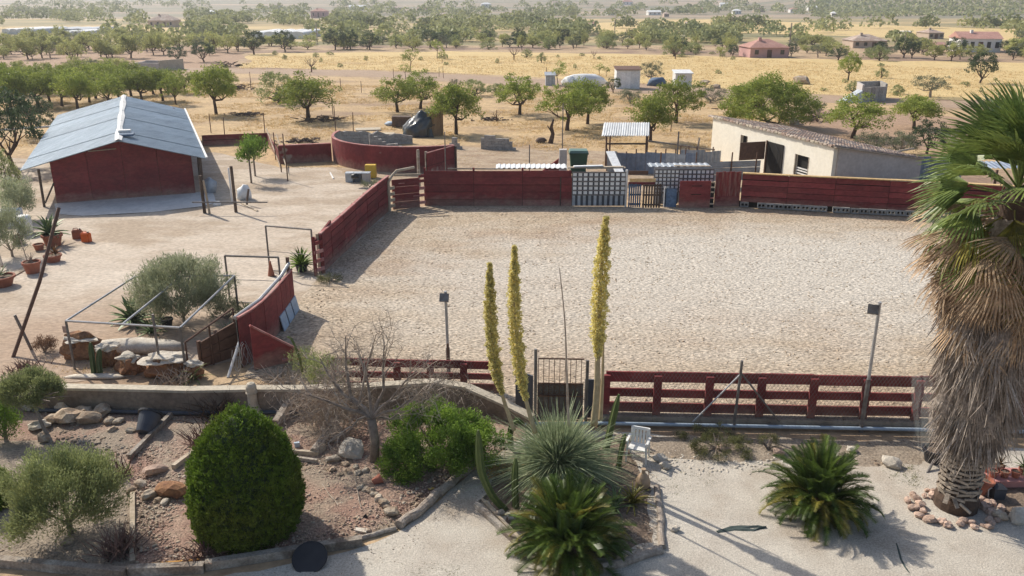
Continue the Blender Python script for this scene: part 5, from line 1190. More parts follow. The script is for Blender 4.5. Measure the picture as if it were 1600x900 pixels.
# ---------------------------------------------------------------- garden plants
def rotz(a): return Matrix.Rotation(a,3,'Z')
def frondmesh(name, elev, L=1.15, n=40, ll=.16, lw=.021, droop=.75, m='cycad'):
    mb = MB(); pts = []; p = Vector((.04,0,0)); a = R(elev)
    for i in range(9):
        pts.append(p.copy()); st_ = L/8; p = p+Vector((math.cos(a),0,math.sin(a)))*st_; a -= droop*(.06+.045*i)*(.5+math.cos(R(elev))*.8)
    mb.tube(pts, [.014-.0013*i for i in range(9)], 4)
    for i in range(n):
        t = .12+.88*i/n; f = t*8; k = min(7,int(f)); c = pts[k].lerp(pts[k+1], f-k); d = (pts[k+1]-pts[k]).normalized()
        up = Vector((0,-1,0)).cross(d)*-1; up = up if up.z > -.2 else -up
        l = ll*math.sin(math.pi*min(1,.18+.80*t))**.6+.03
        for s in (-1,1):
            dd = (Vector((0,s,0))*.75+d*.6+up*.38).normalized(); e = c+dd*l+Vector((0,0,-.015)); wv_ = d*lw*.5
            mb.add([c-wv_, c+wv_, e+wv_*.25+up*.006, e-wv_*.25], [(0,1,2,3)])
    me = mb.mesh(name); me.materials.append(M[m]); return me
fr = [(e, [frondmesh('frond', e+random.uniform(-5,5), L=random.uniform(1.0,1.2)) for _ in range(2)], frondmesh('frond', e-6, L=1.05, m='cycadyellow'), frondmesh('frond', e-22, L=.95, m='cycadold', droop=1.2)) for e in (84,66,48,30,12,-8)]
def cycad(px, py, rad, label, zt=.30, n=96, oldside=None):
    b = G(px,py); T = thing('sago_cycad', label, 'cycad', b, random.uniform(0,6)); s = rad/1.08
    mb = MB().lathe([(.20,0),(.24,.1),(.22,zt*.8),(.12,zt)], 10); link('trunk', mb.mesh('trunk'), 'bark', T)
    for i in range(n):
        k = min(5, int((i/n)*6)); yel = random.random() < .05+.06*k; old = k == 5 and random.random() < .55
        me = fr[k][3] if old else fr[k][2] if yel else random.choice(fr[k][1])
        o = link('frond', me, None, T); az = i*2.39996+random.uniform(-.2,.2); hr = random.uniform(.0,.34)*s; o.location = (math.cos(az)*hr, math.sin(az)*hr, zt+.16-.07*k-hr*.35+random.uniform(-.08,.08)); o.rotation_euler = (random.uniform(-.25,.25), random.uniform(-.15,.15), az); q = s*random.uniform(.68,.9); o.scale = (q,q,q)
    return T
cycad(888,866,1.27,'dark green cycad with rusty lower fronds at the front of the edged bed', n=230, zt=.38)
cycad(1277,800,1.16,'round dark green cycad standing alone on the gravel yard', n=230, zt=.42)
# clipped conifer: its stray shoots are part of the foliage mesh
def conifer(px, py, wpx, hm, label, leaf='cypress', n=9000, name='clipped_cypress', size=.055, pos=None):
    b = pos or G(px,py); rr = wpx*ppm(b)/2; T = thing(name, label, 'cypress', b)
    prof = [(0,.80),(.08,.90),(.22,1.0),(.4,.99),(.58,.88),(.74,.70),(.87,.46),(.96,.2),(1,.02)]
    pr = lambda t: np.interp(t, [a for a,_ in prof], [c for _,c in prof])
    link('dark_core', MB().lathe([(pr(t)*rr*.88, .03+t*hm*.96) for t in np.linspace(0,.99,10)], 20).mesh('dark_core'), 'darkleaf', T)  # solid dark core, added so the foliage is not see-through
    t = rng.uniform(0,1,n*2); t = t[rng.uniform(0,1,n*2) < pr(t)][:n]; a = rng.uniform(0,2*math.pi,len(t)); r = pr(t)*rr
    bump = np.array([noise.noise(Vector((math.cos(x)*5, math.sin(x)*5, y*9)))*.07+noise.noise(Vector((math.cos(x)*11, math.sin(x)*11, y*20)))*.11 for x,y in zip(a,t)])
    vor = np.array([noise.voronoi(Vector((math.cos(x)*rr*7, math.sin(x)*rr*7, y*hm*6)))[0][0] for x,y in zip(a,t)])
    low = np.array([noise.noise(Vector((math.cos(x)*1.7, math.sin(x)*1.7, y*2.6+5))) for x,y in zip(a,t)])
    r = r*(1+bump*.8+low*.035)+(.35-vor)*.11+rng.uniform(-.03,.015,len(t))
    nrm_ = np.stack([np.cos(a), np.sin(a), np.clip((t-.3)*1.3,-.2,3)],1)
    c = np.stack([np.cos(a)*r, np.sin(a)*r, t*hm*(1+.02*rng.normal(size=len(t)))+.04],1)
    per = 7; cc = np.repeat(c,per,0)+rng.normal(size=(len(c)*per,3))*.022; dd = np.repeat(unit(nrm_)*.9+[0,0,1.3],per,0)
    v_, f_ = leaves(cc, size, .38, dd, .45)
    k = rng.choice(len(c), len(c)//45, replace=False); s0 = np.repeat(c[k]*1.0,14,0)+np.repeat(unit(nrm_[k]+[0,0,.8]),14,0)*rng.uniform(0,.13,(len(k)*14,1)); s1 = leaves(s0+rng.normal(size=s0.shape)*.012, size*.8, .35, np.repeat(unit(nrm_[k]+[0,0,.8]),14,0), .4)
    v_, f_ = cat_((v_,f_), s1); me = npmesh('foliage', v_, f_); link('foliage', me, leaf, T); return T
conifer(391,828,168,2.68,'large egg-shaped clipped green cypress at the front of the left bed', n=11000)
conifer(-8,795,56,1.05,'cut-off edge of a dark green clipped bush at the left frame edge', n=2500)
# feathery bushes
def bush(px, py, wpx, hm, label, leaf, n=9000, size=.07, asp=.22, trunk=.25, name='shrub', cat='shrub', up=.6, rc=.22, ncl=70, bark='greybark', flat=.45, stem=None, dz=0, pos=None):
    b = pos or G(px,py); wd = wpx*ppm(b); T = thing(name, label, cat, b)
    cs = []
    while len(cs) < ncl:
        u = rng.normal(size=3); u /= np.linalg.norm(u)
        if u[2] < -.5: continue
        r = rng.uniform(.35,1)**.6*(1+.3*noise.noise(Vector((u[0]*2+px,u[1]*2,u[2]*2))))
        cs.append((u[0]*r*(wd/2-rc*.5), u[1]*r*(wd/2-rc*.5)*.9, dz+trunk+(hm-trunk)*flat+u[2]*r*(hm-trunk)*(1-flat)))
    cs = np.array(cs); per = n//ncl; cc = np.repeat(cs,per,0); off = unit(rng.normal(size=cc.shape))*rng.uniform(0,1,(len(cc),1))**.6*rc
    dirs = cc+off-[0,0,dz+trunk]; dirs = unit(dirs)+[0,0,up]
    link('foliage', npmesh('foliage', *leaves(cc+off, size, asp, dirs, .4)), leaf, T)
    mb = MB(); tp = Vector((0,0,trunk))
    if stem: tp = stem[-1]; mb.tube(stem, [.05,.045,.04][:len(stem)], 6, jit=.1)
    else: mb.tube([(0,0,-.05),tp],[.06,.05],6)
    for k in range(9):
        e = Vector(cs[k*3 % ncl]); mm_ = tp.lerp(e,.5)+Vector((0,0,.03)); mb.tube([tp,mm_,e],[.025,.016,.006],4)
    link('stems', mb.mesh('stems'), bark, T); return T
bush(112,838,186,1.75,'feathery green olive bush with short trunk at the left front', 'olivegreen', n=44000, size=.075, ncl=150, trunk=.3, rc=.26, flat=.45)
T = bush(82,692,104,1.60,'small round green tree with thin bent trunk below the rockery', 'olivegreen', n=22000, size=.07, ncl=80, name='olive_tree', cat='tree', trunk=.95, rc=.2, flat=.42,
     stem=[Vector((0,0,-.05)),Vector((-.2,.1,.35)),Vector((-.5,.35,.95))])
for c_k in T.children:
    if c_k.name.startswith('foliage'): c_k.location = (-.52,.40,0)
bush(288,505,158,2.25,'large feathery grey-green shrub inside the pipe canopy', 'greybush', n=34000, size=.11, asp=.18, ncl=120, up=1.0, rc=.36, trunk=.2)
bush(10,690,62,1.0,'yellow-green shrub at the left frame edge beside the rocks', 'lush', n=6000, size=.05, asp=.4, ncl=40, trunk=.1)
bush(20,402,74,2.2,'feathery grey-green shrub among the pots at the left edge', 'greybush', n=8000, size=.11, asp=.2, ncl=40, rc=.35)
bush(30,345,60,2.0,'grey leafy shrub behind the white barrel at the left edge', 'greybush', n=6000, size=.12, asp=.25, ncl=30, rc=.4)
T = bush(690,728,190,1.35,'lush bright green spreading shrub right of the bare tree', 'lush', n=40000, size=.06, asp=.45, ncl=100, trunk=.1, rc=.24, flat=.35, up=.3)
bush(640,735,110,.55,'low green ground cover at the foot of the lush shrub', 'lush', n=9000, size=.045, asp=.5, ncl=50, trunk=.02, rc=.16, flat=.3, up=.3)
bush(510,610,90,1.0,'scraggly green plant behind the wall left of the bare tree', 'olivegreen', n=3500, size=.09, asp=.2, ncl=30, trunk=.1, rc=.22, up=.5)
bush(480,585,60,.8,'small green weed clump in the shade of the near ring wall', 'olivegreen', n=1800, size=.08, asp=.2, ncl=20, trunk=.1, rc=.2)
bush(355,500,60,.7,'dark low bush at the right foot of the big feathery shrub', 'olive', n=2500, size=.08, asp=.2, ncl=25, trunk=.05, rc=.2)
bush(515,441,50,.30,'low green weeds at the foot of the far ring wall end', 'weed', n=1500, size=.06, asp=.2, ncl=25, trunk=.02, rc=.15)
bush(70,552,44,.55,'brown dry round bush left of the rockery', 'dryleaf', n=2500, size=.05, asp=.3, ncl=25, trunk=.05, rc=.15)
bush(578,293,36,.5,'grey-green tuft in front of the yellow crate', 'olive', n=1200, size=.09, asp=.15, ncl=15, trunk=.05, rc=.2, up=1)
bush(1200,706,40,.45,'pale weed by the pipe left of the lone cycad', 'weed', n=900, size=.05, asp=.2, ncl=15, trunk=.05, rc=.1)
bush(1120,702,130,.32,'low grey-green weeds along the curb behind the rubble', 'weed', n=9000, size=.045, asp=.25, ncl=60, trunk=.02, rc=.12)
bush(393,287,34,2.35,'young bright green staked tree beside the hitching post', 'lush', n=1200, size=.15, asp=.4, ncl=14, rc=.5, trunk=1.25, flat=.5, name='young_tree', cat='tree')
bush(399,276,46,2.3,'young bright green tree just behind the staked one', 'lush', n=1900, size=.15, asp=.4, ncl=18, rc=.55, trunk=1.1, flat=.5, name='young_tree', cat='tree')
tufts('plant_litter', gp((215,700),(480,660),(700,660),(735,725),(622,820),(540,845),(320,878),(212,885)), 900, .12, .012, 'dryred', 'dry twiggy plant litter over the mulch bed', 'plant litter', spread=2.6, per=6, z=.06, rad=.1, thr=-.1, fs=1.2)
tufts('plant_litter', gp((0,700),(190,700),(200,880),(0,870)), 400, .12, .012, 'twig', 'dry twigs and leaves over the pale bed', 'plant litter', spread=2.6, per=6, z=.06, rad=.1)
tufts('plant_litter', gp((840,700),(1010,705),(1028,765),(1030,855),(945,880)), 300, .14, .014, 'twig', 'dead leaves heaped in the island bed', 'plant litter', spread=2.2, per=6, z=.05, rad=.1)
# agaves
def agleaf(L, w_, elev, curl, th=.018):
    mb = MB(); pts = []; p = Vector((0,0,0)); a = R(elev); n = 6
    for i in range(n+1): pts.append(p.copy()); p = p+Vector((math.cos(a),0,math.sin(a)))*L/n; a -= curl/n
    vs = []
    for i, q in enumerate(pts):
        t = i/n; ww = w_*(.55+1.1*t-1.62*t*t if t < .98 else .02); ww = max(.004, ww)
        d = (pts[min(i+1,n)]-pts[max(i-1,0)]).normalized(); up = Vector((-d.z,0,d.x))
        vs += [q+Vector((0,-ww/2,0))+up*ww*.28, q-up*.0, q+Vector((0,ww/2,0))+up*ww*.28, q-up*th*(1-t)]
    fs = []
    for i in range(n):
        k = i*4; fs += [(k,k+1,k+5,k+4),(k+1,k+2,k+6,k+5),(k+3,k,k+4,k+7),(k+2,k+3,k+7,k+6)]
    mb.add(vs, fs); return mb
def agave(p, rad, label, n=30, w_=.09, m='agave', name='agave', curl=.5, zt=.05, lowest=5, asp=1.0):
    T = thing(name, label, 'agave', p, random.uniform(0,6)); ms = []
    for e in (80,60,42,25,lowest):
        me = agleaf(rad*1.05, w_, e, curl).mesh('leaf'); me.materials.append(M[m]); ms.append(me)
    for i in range(n):
        o = link('leaf', ms[min(4,int(i/n*5))], None, T); smooth(o); o.location = (0,0,zt); o.rotation_euler = (0,random.uniform(-.1,.1),i*2.4+random.uniform(-.15,.15)); k = random.uniform(.85,1.1); o.scale = (k,k,k*asp)
    return T
def pot(p, r, hh, label, m='terra', name='plant_pot', cat='pot', rot=None, grp=None, saucer=False):
    T = thing(name, label, cat, p, group=grp)
    prof = [(r*.66,0),(r*.92,hh*.82),(r*1.02,hh*.82),(r*1.02,hh),(r*.88,hh),(r*.84,hh*.8)]
    rm = rot or Matrix.Identity(3)
    smooth_ = link('pot', MB().lathe(prof, 20, rm=rm).mesh('pot'), m, T)
    link('soil', MB().lathe([(.001,hh*.80),(r*.86,hh*.84)], 16, rm=rm, close=False).mesh('soil'), 'bedsoil', T); return T
pot(G(84,385), .42,.55,'big terracotta pot holding a broad agave by the left shrubs'); agave(G(80,383)+Vector((0,0,.45)), .85, 'broad green agave in the big terracotta pot', 36, .20)
pot(G(52,428), .33,.50,'terracotta pot with a stick by the plank at the left'); pot(G(84,410), .34,.32,'shallow terracotta pot holding dry leaves'); agave(G(88,409)+Vector((0,0,.28)), .42, 'dry yellowish succulent in the shallow terracotta pot', 22, .06, 'cycadold')
pot(G(4,448), .48,.42,'wide red-brown pot at the left frame edge'); agave(G(4,446)+Vector((0,0,.35)), .5, 'grey-green succulent in the wide pot at the left edge', 18, .06, 'yuccagrey')
pot(G(29,382), .25,.4,'dark terracotta pot half hidden under the left shrub', m='rust'); pot(G(62,392), .22,.3,'small terracotta pot between the left shrub and the big pot')
agave(G(52,426)+Vector((0,0,.4)), .4, 'spiky dry plant in the terracotta pot with a stick', 16, .04, 'twig')
solo('stick', MB().tube([G(48,425), G(42,425)+Vector((0,0,1.3))], .02, 5), 'twig', 'thin upright stick in the terracotta pot at the left', 'stick', at=G(48,425))
solo('small_trunk', MB().tube([G(6,428)+Vector((0,0,.3)), G(2,400)+Vector((0,-.3,1.3)), G(0,400)+Vector((0,0,1.9))], [.05,.04,.03], 6), 'greybark', 'thin grey stem rising from the wide pot at the left edge', 'stem', at=G(6,428))
mb = MB().lathe([(.30,0),(.34,.1),(.34,.7),(.30,.85),(.1,.88)], 18, G(40,366)); solo('barrel', mb, 'white', 'white plastic barrel behind the potted agave', 'barrel', sm=True, at=G(40,366))
mb = MB().box(G(18,352)+Vector((0,0,.4)), (.9,.6,.75), j=.03); solo('white_tank', mb, 'zincwhite', 'white boxy tank behind the left shrub, beside the barrel', 'tank', at=G(18,352))
def jerry(px, py, label, rz, m='orange'):
    b = G(px,py); T = thing('jerrycan', label, 'jerrycan', b, rz); bm = bmesh.new(); bmesh.ops.create_cube(bm, size=1)
    for v_ in bm.verts: v_.co = Vector((v_.co.x*.40, v_.co.y*.24, (v_.co.z+.5)*.44))
    bmesh.ops.bevel(bm, geom=bm.edges[:], offset=.035, segments=2, affect='EDGES'); me = bpy.data.meshes.new('body'); bm.to_mesh(me); bm.free(); link('body', me, m, T)
    link('handle', MB().tube([(-.14,0,.43),(-.12,0,.51),(.04,0,.51),(.06,0,.43)], .018, 5).mesh('handle'), m, T); link('cap', MB().lathe([(.035,.43),(.035,.49)], 10, (.13,0,0)).mesh('cap'), 'black', T)
jerry(122,374,'darker orange jerrycan, the left of the pair', .3, 'terra'); jerry(136,379,'bright orange jerrycan, the right of the pair', -.2)
solo('long_pole', MB().tube([G(20,560), AT(62,440,G(24,560).y+1.0), AT(92,325,G(24,560).y+2.5)], .055, 7), 'rust', 'long rusty pole leaning up across the left yard', 'pole', at=G(20,560))
solo('short_post', MB().tube([G(50,548), G(50,548)+Vector((-.30,0,1.15))], .045, 7), 'metal', 'short grey post crossing the foot of the long pole', 'post', at=G(50,548))
solo('plank', MB().beam(G(0,444)+Vector((0,0,.05)), G(42,420)+Vector((0,0,.05)), .3, .08), 'palewood', 'weathered plank lying between the pots at the left', 'plank', at=G(20,430))
agave(G(208,506), .85, 'broad green agave at the left foot of the feathery shrub', 44, .20, zt=.1)
agave(G(236,522), .55, 'dark succulent rosette right of the broad agave', 30, .07, 'agave'); agave(G(252,505), .4, 'small dark spiky rosette beside the black pot', 24, .05)
pot(G(262,512), .2,.32,'small black pot under the feathery shrub', m='black')
agave(G(385,492), .45, 'small green agave behind the near ring wall', 24, .06); agave(G(360,525), .55, 'pale blue-grey aloe under the sloping rail', 24, .05, 'yuccagrey')
agave(G(472,425)+Vector((0,0,.3)), .68, 'bright green leafy plant in a black pot by the gate frame', 70, .09, 'lush', zt=0); pot(G(472,425), .26,.34,'black pot under the bright green leafy plant', m='black')
agave(G(300,600)+Vector((0,.2,0)), .6, 'thin drooping aloe at the corner leg of the pipe canopy', 16, .05, 'olivegreen', curl=1.4)
# cacti
def cactus(name, label, stems, m='cactus', ribs=6):
    T = thing(name, label, 'cactus', stems[0][0][0] if False else Vector(stems[0][0]))
    for st_ in stems:
        pts, r = st_[:-1], st_[-1]; P_ = [Vector(p) for p in pts]; fine = []
        for i in range(len(P_)-1):
            for k in range(4): fine.append(P_[i].lerp(P_[i+1], k/4))
        for _ in range(2): fine = [fine[0]]+[(fine[i-1]+fine[i]*2+fine[i+1])/4 for i in range(1,len(fine)-1)]+[fine[-1]]
        fine.append(P_[-1]); n = len(fine); mb = MB(); rr = [r*(1 if i < n-3 else (.97,.78,.3)[i-n+3]) for i in range(n)]
        mb.tube(fine, rr, ribs*2); q = ribs*2
        for i in range(n):
            for j in range(1,q,2):
                v_ = Vector(mb.v[i*q+j]); mb.v[i*q+j] = tuple(v_.lerp(fine[i],.30))
        part('stem', mb, m, T)
    return T
def AB(px, py, b, dy=0): return AT(px, py, b.y+dy)
b = G(788,800)
cactus('column_cactus', 'tall pale green column cactus curving up from the left corner of the edged bed', [(G(790,798), AB(768,775,b), AB(750,735,b), AB(747,672,b), .085)])
b = G(806,795); cactus('column_cactus', 'straight pale green column cactus right of the curved one', [(G(806,796), AB(804,750,b), AB(806,716,b), .07)])
b = G(946,700); cactus('column_cactus', 'tall tapering green cactus right of the flower stalks', [(G(946,705), AB(955,665,b), AB(967,616,b), .085)])
b = G(966,735); cactus('column_cactus', 'short green cactus just left of the white chair', [(G(966,735), AB(970,705,b), AB(977,678,b), .06)])
b = G(150,584); cactus('column_cactus', 'dark green twin-column cactus on the rockery', [(G(147,584), AB(144,560,b), AB(141,535,b), .085), (G(157,585), AB(154,565,b), AB(156,545,b), .085)], 'cactusdark')
b = G(470,596); cactus('snake_cactus', 'thin pale curling cactus stem behind the wall by the corner', [(G(474,590), AB(470,565,b), AB(463,545,b), AB(455,528,b), AB(448,526,b), .035)])
b = G(808,720); cactus('column_cactus', 'low bent cactus stump behind the big rosette', [(G(798,700), AB(797,670,b), AB(806,655,b), AB(818,662,b), .07)])
# the big blue-grey rosette with its flower stalks
rc_ = G(872,752); T = thing('giant_rosette', 'huge blue-grey narrow-leaved rosette with three yellow flower stalks', 'rosette plant', rc_)
lm = []
for L_, dr_ in ((.85,.06),(.98,.12),(1.2,.2),(1.35,.28),(1.35,.34)):
    v_, f_ = blades([[0,0,0]], [[1,0,.0]], L_*1.5, .05, dr_, 5, .1, True); me = npmesh('leaf', v_, f_); me.materials.append(M['yuccagrey']); lm.append(me)
for i in range(280):
    el = random.uniform(0.05,1.45)*.98; o = link('leaf', lm[min(4,int((1.5-el)/.3))], None, T); o.location = (0,0,.42); o.rotation_euler = (random.uniform(-.3,.3), -el, i*2.39996); k = random.uniform(.75,1.0); o.scale = (k,k,k)
n = 2000; a = rng.uniform(0,6.283,n); el = rng.uniform(-.05,1.5,n)
v_, f_ = blades(np.tile([0,0,.42],(n,1))+rng.normal(size=(n,3))*.06, np.stack([np.cos(a)*np.cos(el), np.sin(a)*np.cos(el), np.sin(el)],1), rng.uniform(1.4,2.0,n)*(1-.38*np.sin(np.clip(el,0,1.6))), .034, .05+.28*(1.5-el)/1.5, 4, .1)
o = link('inner_leaves', npmesh('inner_leaves', v_, f_), 'yuccagrey', T); o['kind'] = 'stuff'
link('trunk', MB().lathe([(.25,0),(.28,.2),(.1,.4)], 10).mesh('trunk'), 'bark', T)
def stalk(pts, dy, r0, y0, y1, rad, label, m='stalk'):
    P_ = [AT(px,py,rc_.y+dy) for px,py in pts]; fine = []
    for i in range(len(P_)-1):
        for k in range(6): fine.append(P_[i].lerp(P_[i+1],k/6))
    for _ in range(4): fine = [fine[0]]+[(fine[i-1]+fine[i]*2+fine[i+1])/4 for i in range(1,len(fine)-1)]+[fine[-1]]
    fine.append(P_[-1]); n = len(fine)
    o = part('flower_stalk', MB().tube(fine, [r0*(1-.75*i/n) for i in range(n)], 7, jit=.06), m, T, sm=True); o['label'] = label
    if rad:
        A_ = np.array([p[:] for p in fine]); py_ = np.interp(np.arange(n), np.linspace(0,n-1,len(pts)), [q[1] for q in pts])
        t = rng.uniform(0,1,3600); zi = np.interp(y0+(y1-y0)*t, py_[::-1], np.arange(n)[::-1]); i0 = np.clip(zi.astype(int),0,n-2)
        c = A_[i0]+(A_[i0+1]-A_[i0])*(zi-i0)[:,None]; prof_ = np.clip(np.minimum((t+.04)*4.5, (1.03-t)*2.6),0.12,1)**.7
        lump_ = np.array([1+.35*noise.noise(Vector((x*34, 0, 2))) for x in t]); a_ = rng.uniform(0,6.283,len(t)); rr_ = rad*prof_*lump_*rng.uniform(.55,1.08,len(t))
        rr_ = rr_*(1+.25*np.sin(a_*3+t*60)); c = c+np.stack([np.cos(a_)*rr_, np.sin(a_)*rr_, np.zeros_like(a_)],1); dd = np.stack([np.cos(a_),np.sin(a_),.5+0*a_],1)
        per = 3; cc = np.repeat(c,per,0)+rng.normal(size=(len(c)*per,3))*.012
        v_, f_ = leaves(cc, .05, .5, np.repeat(dd,per,0), .7); me = npmesh('flower_spike', v_-np.array(rc_[:]), f_); link('flower_spike', me, 'flower', o).matrix_parent_inverse = Matrix.Identity(4)
stalk([(803,672),(790,635),(774,580),(766,500),(765,410)], .1, .05, 615, 411, .115, 'shortest yellow flower stalk, on the left')
stalk([(836,676),(824,635),(812,580),(803,490),(804,383)], .0, .055, 625, 384, .125, 'middle yellow flower stalk, second from the left')
stalk([(928,664),(933,610),(934,545),(938,440),(947,337)], .15, .085, 560, 338, .145, 'tallest yellow flower stalk, on the right')
stalk([(889,672),(886,600),(883,500),(874,418)], .05, .03, 0, 0, 0, 'thin bare grey flower stalk between the middle and tallest ones', 'twig')
solo('dry_flower_stem', MB().tube([AT(938,655,rc_.y+.3), AT(941,600,rc_.y+.3), AT(944,505,rc_.y+.3)], [.05,.04,.01], 6), 'stalk', 'pale dry stem standing right behind the tallest flower stalk', 'stem', at=rc_)
agave(G(988,790), .55, 'yellowish dry succulent clump beside the clay jug', 34, .05, 'cycadyellow', curl=1.0); agave(G(960,800), .5, 'dark green rosette between the cycad and the log border', 26, .06, 'agave')
# bare tree with tangled twigs
bt0 = G(585,724); T = thing('bare_tree', 'leafless grey tree with tangled branches behind the clipped cypress', 'tree', bt0)
Y0 = bt0.y
tr_ = [bt0+Vector((0,0,-.1)), AT(586,690,Y0), AT(581,655,Y0)]; part('trunk', MB().tube(tr_, [.11,.10,.10], 9, jit=.1), 'greybark', T, sm=True)
fork = tr_[-1]; ends = [((548,620),(540,525),.055,.6),((562,630),(588,522),.05,.3),((600,610),(600,540),.05,.2),((610,625),(655,575),.04,-.2),((620,640),(700,590),.03,-.4),((545,640),(475,615),.05,.3),((535,615),(500,560),.045,.8),((560,655),(520,690),.03,-.4),((610,655),(650,640),.03,.2),((575,600),(565,560),.04,.5)]
for (mx,my),(ex_,ey),r0,dy in ends:
    a = AT(mx,my,Y0+dy*.5); e = AT(ex_,ey,Y0+dy); mid_ = a.lerp(e,.5)+Vector((random.uniform(-.08,.08),0,random.uniform(-.08,.08)))
    br = part('branch', MB().tube([fork, fork.lerp(a,.5)+Vector((0,0,.06)), a, mid_, e], [r0,r0*.9,r0*.75,r0*.5,r0*.2], 6, jit=.15), 'greybark', T)
tw = MB()
def twig(p, d, L, r, depth):
    pts = [p]; q = p
    for k in range(3):
        d = (d+Vector((random.gauss(0,.28),random.gauss(0,.28),random.gauss(0,.22)))).normalized(); q = q+d*L/3; pts.append(q)
    tw.tube(pts, [r,r*.8,r*.55,r*.3], 3, cap=False)
    if depth:
        for k in range(3):
            s = random.choice(pts[1:]); twig(s, (d+Vector((random.gauss(0,.8),random.gauss(0,.8),random.gauss(0,.6)))).normalized(), L*.68, r*.6, depth-1)
for i in range(60):
    (mx,my),(ex_,ey),r0,dy = random.choice(ends); a = AT(mx,my,Y0+dy*.5); e = AT(ex_,ey,Y0+dy); s = a.lerp(e, random.uniform(-.2,.9)); twig(s, (e-fork).normalized(), random.uniform(.4,.7), .015, 3)
o = part('twigs', tw, 'twig', T); o['kind'] = 'stuff'
T = thing('twig_thicket', 'dense grey tangle of dry twigs left of the bare tree', 'dead shrub', G(520,695)); tw = MB()
for i in range(110):
    p = AT(random.gauss(520,30), random.gauss(628,26), G(520,690).y+random.uniform(-.2,1.0)); twig(p, Vector((random.gauss(0,1),random.gauss(0,.6),random.gauss(-.1,.6))).normalized(), random.uniform(.4,.75), .016, 3)
for i in range(7): tw.tube([G(520,695)+Vector((random.uniform(-.1,.1),0,0)), AT(random.gauss(515,25),random.gauss(625,20),G(520,690).y+random.uniform(0,.8))], [.03,.012], 5)
o = part('twigs', tw, 'twig', T)
o['kind'] = 'stuff'
T = thing('twig_thicket', 'violet-grey dry twigs hanging over the lush shrub', 'dead shrub', G(680,700)); tw = MB()
for i in range(30):
    p = AT(random.gauss(680,26), random.gauss(622,14), G(680,700).y+random.uniform(.1,.9)); twig(p, Vector((random.gauss(0,1),random.gauss(0,.6),random.gauss(.2,.5))).normalized(), random.uniform(.3,.6), .010, 3)
for i in range(5): tw.tube([G(675,705), AT(random.gauss(680,25),random.gauss(620,12),G(680,700).y+random.uniform(.2,.8))], [.025,.012], 5)
part('twigs', tw, 'twig', T)['kind'] = 'stuff'
# dry stem clumps
def stems(px, py, wpx, hm, label, m='dryred', n=110, spread=.5, droop=.2, w_=.028):
    b = G(px,py); r = wpx*ppm(b)*.22; bs_ = np.array(b[:])+rng.normal(size=(n,3))*[r,r,0]; d = rng.normal(size=(n,3))*spread; d[:,2] = 1
    v_, f_ = blades(bs_-np.array(b[:]), d, rng.uniform(.5,1.1,n)*hm, w_, droop, 4, .3); v2, f2 = blades(bs_-np.array(b[:]), d, rng.uniform(.5,1.1,n)*hm, w_, droop, 4, .3)
    V_, F_ = cat_((v_,f_),(v2,f2)); o = link('dry_plant', npmesh('dry_plant', V_, F_), m); o.location = b; tag(o, label, 'dry plant'); o['kind'] = 'thing'; return o
stems(185,868,55,.75,'reddish dry upright stems by the white-topped board'); stems(326,868,50,.6,'dry reddish stems at the left foot of the clipped cypress', n=70, spread=.8)
stems(318,700,40,.75,'reddish-brown dry stems behind the left shoulder of the cypress', n=90); stems(340,655,60,1.0,'dark dry twiggy stems in front of the garden wall', 'bark', 70, .6); stems(185,745,40,.6,'brown dry stems at the right side of the olive bush', n=60)
stems(440,600,60,.7,'dark dry grass stems behind the garden wall near the pillar', 'twig', 80, .7); stems(275,600,60,.6,'brown dry plants along the rockery wall', 'twig', 90, .6); stems(40,580,50,.4,'reddish dry weeds left of the rockery', n=120)
stems(780,735,60,.6,'pale dry grass spilling at the left side of the big rosette', 'strawblade', 80, .9, .6)
# palm
pb = G(1492,792); PH = 6.75; T = thing('fan_palm', 'tall fan palm with thick grey skirt of dead leaves at the right', 'palm', pb)
def fan(m, L=.95, n=26, arc=2.5, fold=.35, pet=.75, droop=.25, seed=0):
    random.seed(seed); mb = MB(); mb.tube([(0,0,0),(pet*.5,0,.02),(pet,0,0)],[.022,.017,.012],5); V0 = Vector((pet,0,0)); split = .5
    for i in range(n):
        a = -arc/2*1.0+arc*(i+.5)/n; w2 = arc/n*.5; l = L*(.72+.28*math.cos(a*.8))*random.uniform(.92,1.05)
        zf = fold*abs(math.sin(a))*-.0
        def pt(rr, aa, dz=0): return V0+Vector((math.cos(aa)*rr, math.sin(aa)*rr, -droop*rr*rr*.9+dz-fold*rr*abs(math.sin(aa))))
        r1 = l*split; tipd = random.uniform(.0,.18)*l; rid = .018
        mb.add([pt(.03,a-w2), pt(.03,a,rid*.3), pt(.03,a+w2), pt(r1,a-w2), pt(r1,a,rid), pt(r1,a+w2), pt(l*.8,a-w2*.45)-Vector((0,0,tipd*.4)), pt(l*.8,a+w2*.45)-Vector((0,0,tipd*.4)), pt(l,a)-Vector((0,0,tipd))],
          [(0,1,4,3),(1,2,5,4),(3,4,5,7,6) if False else (3,4,5,7),(3,7,6),(6,7,8)])
    me = mb.mesh('frond'); me.materials.append(M[m]); random.seed(seed+99); return me
greens = [fan('palmleaf', 1.0, 26, 2.6, .15, .85, .12, k) for k in range(4)]+[fan('palmleaf', .95, 24, 2.2, .35, .8, .4, k+9) for k in range(3)]
deads = [fan('palmdead', 1.05, 20, 1.7, .35, .9, .18, k+20) for k in range(4)]
mids = [fan('cycadyellow', 1.0, 34, 2.2, .4, .75, .5, k+40) for k in range(2)]
part('trunk', MB().lathe([(.42,-.1),(.43,.25),(.34,.45),(.30,1.2),(.28,3),(.26,PH-.2),(.15,PH)], 16, pb), 'bark', T)
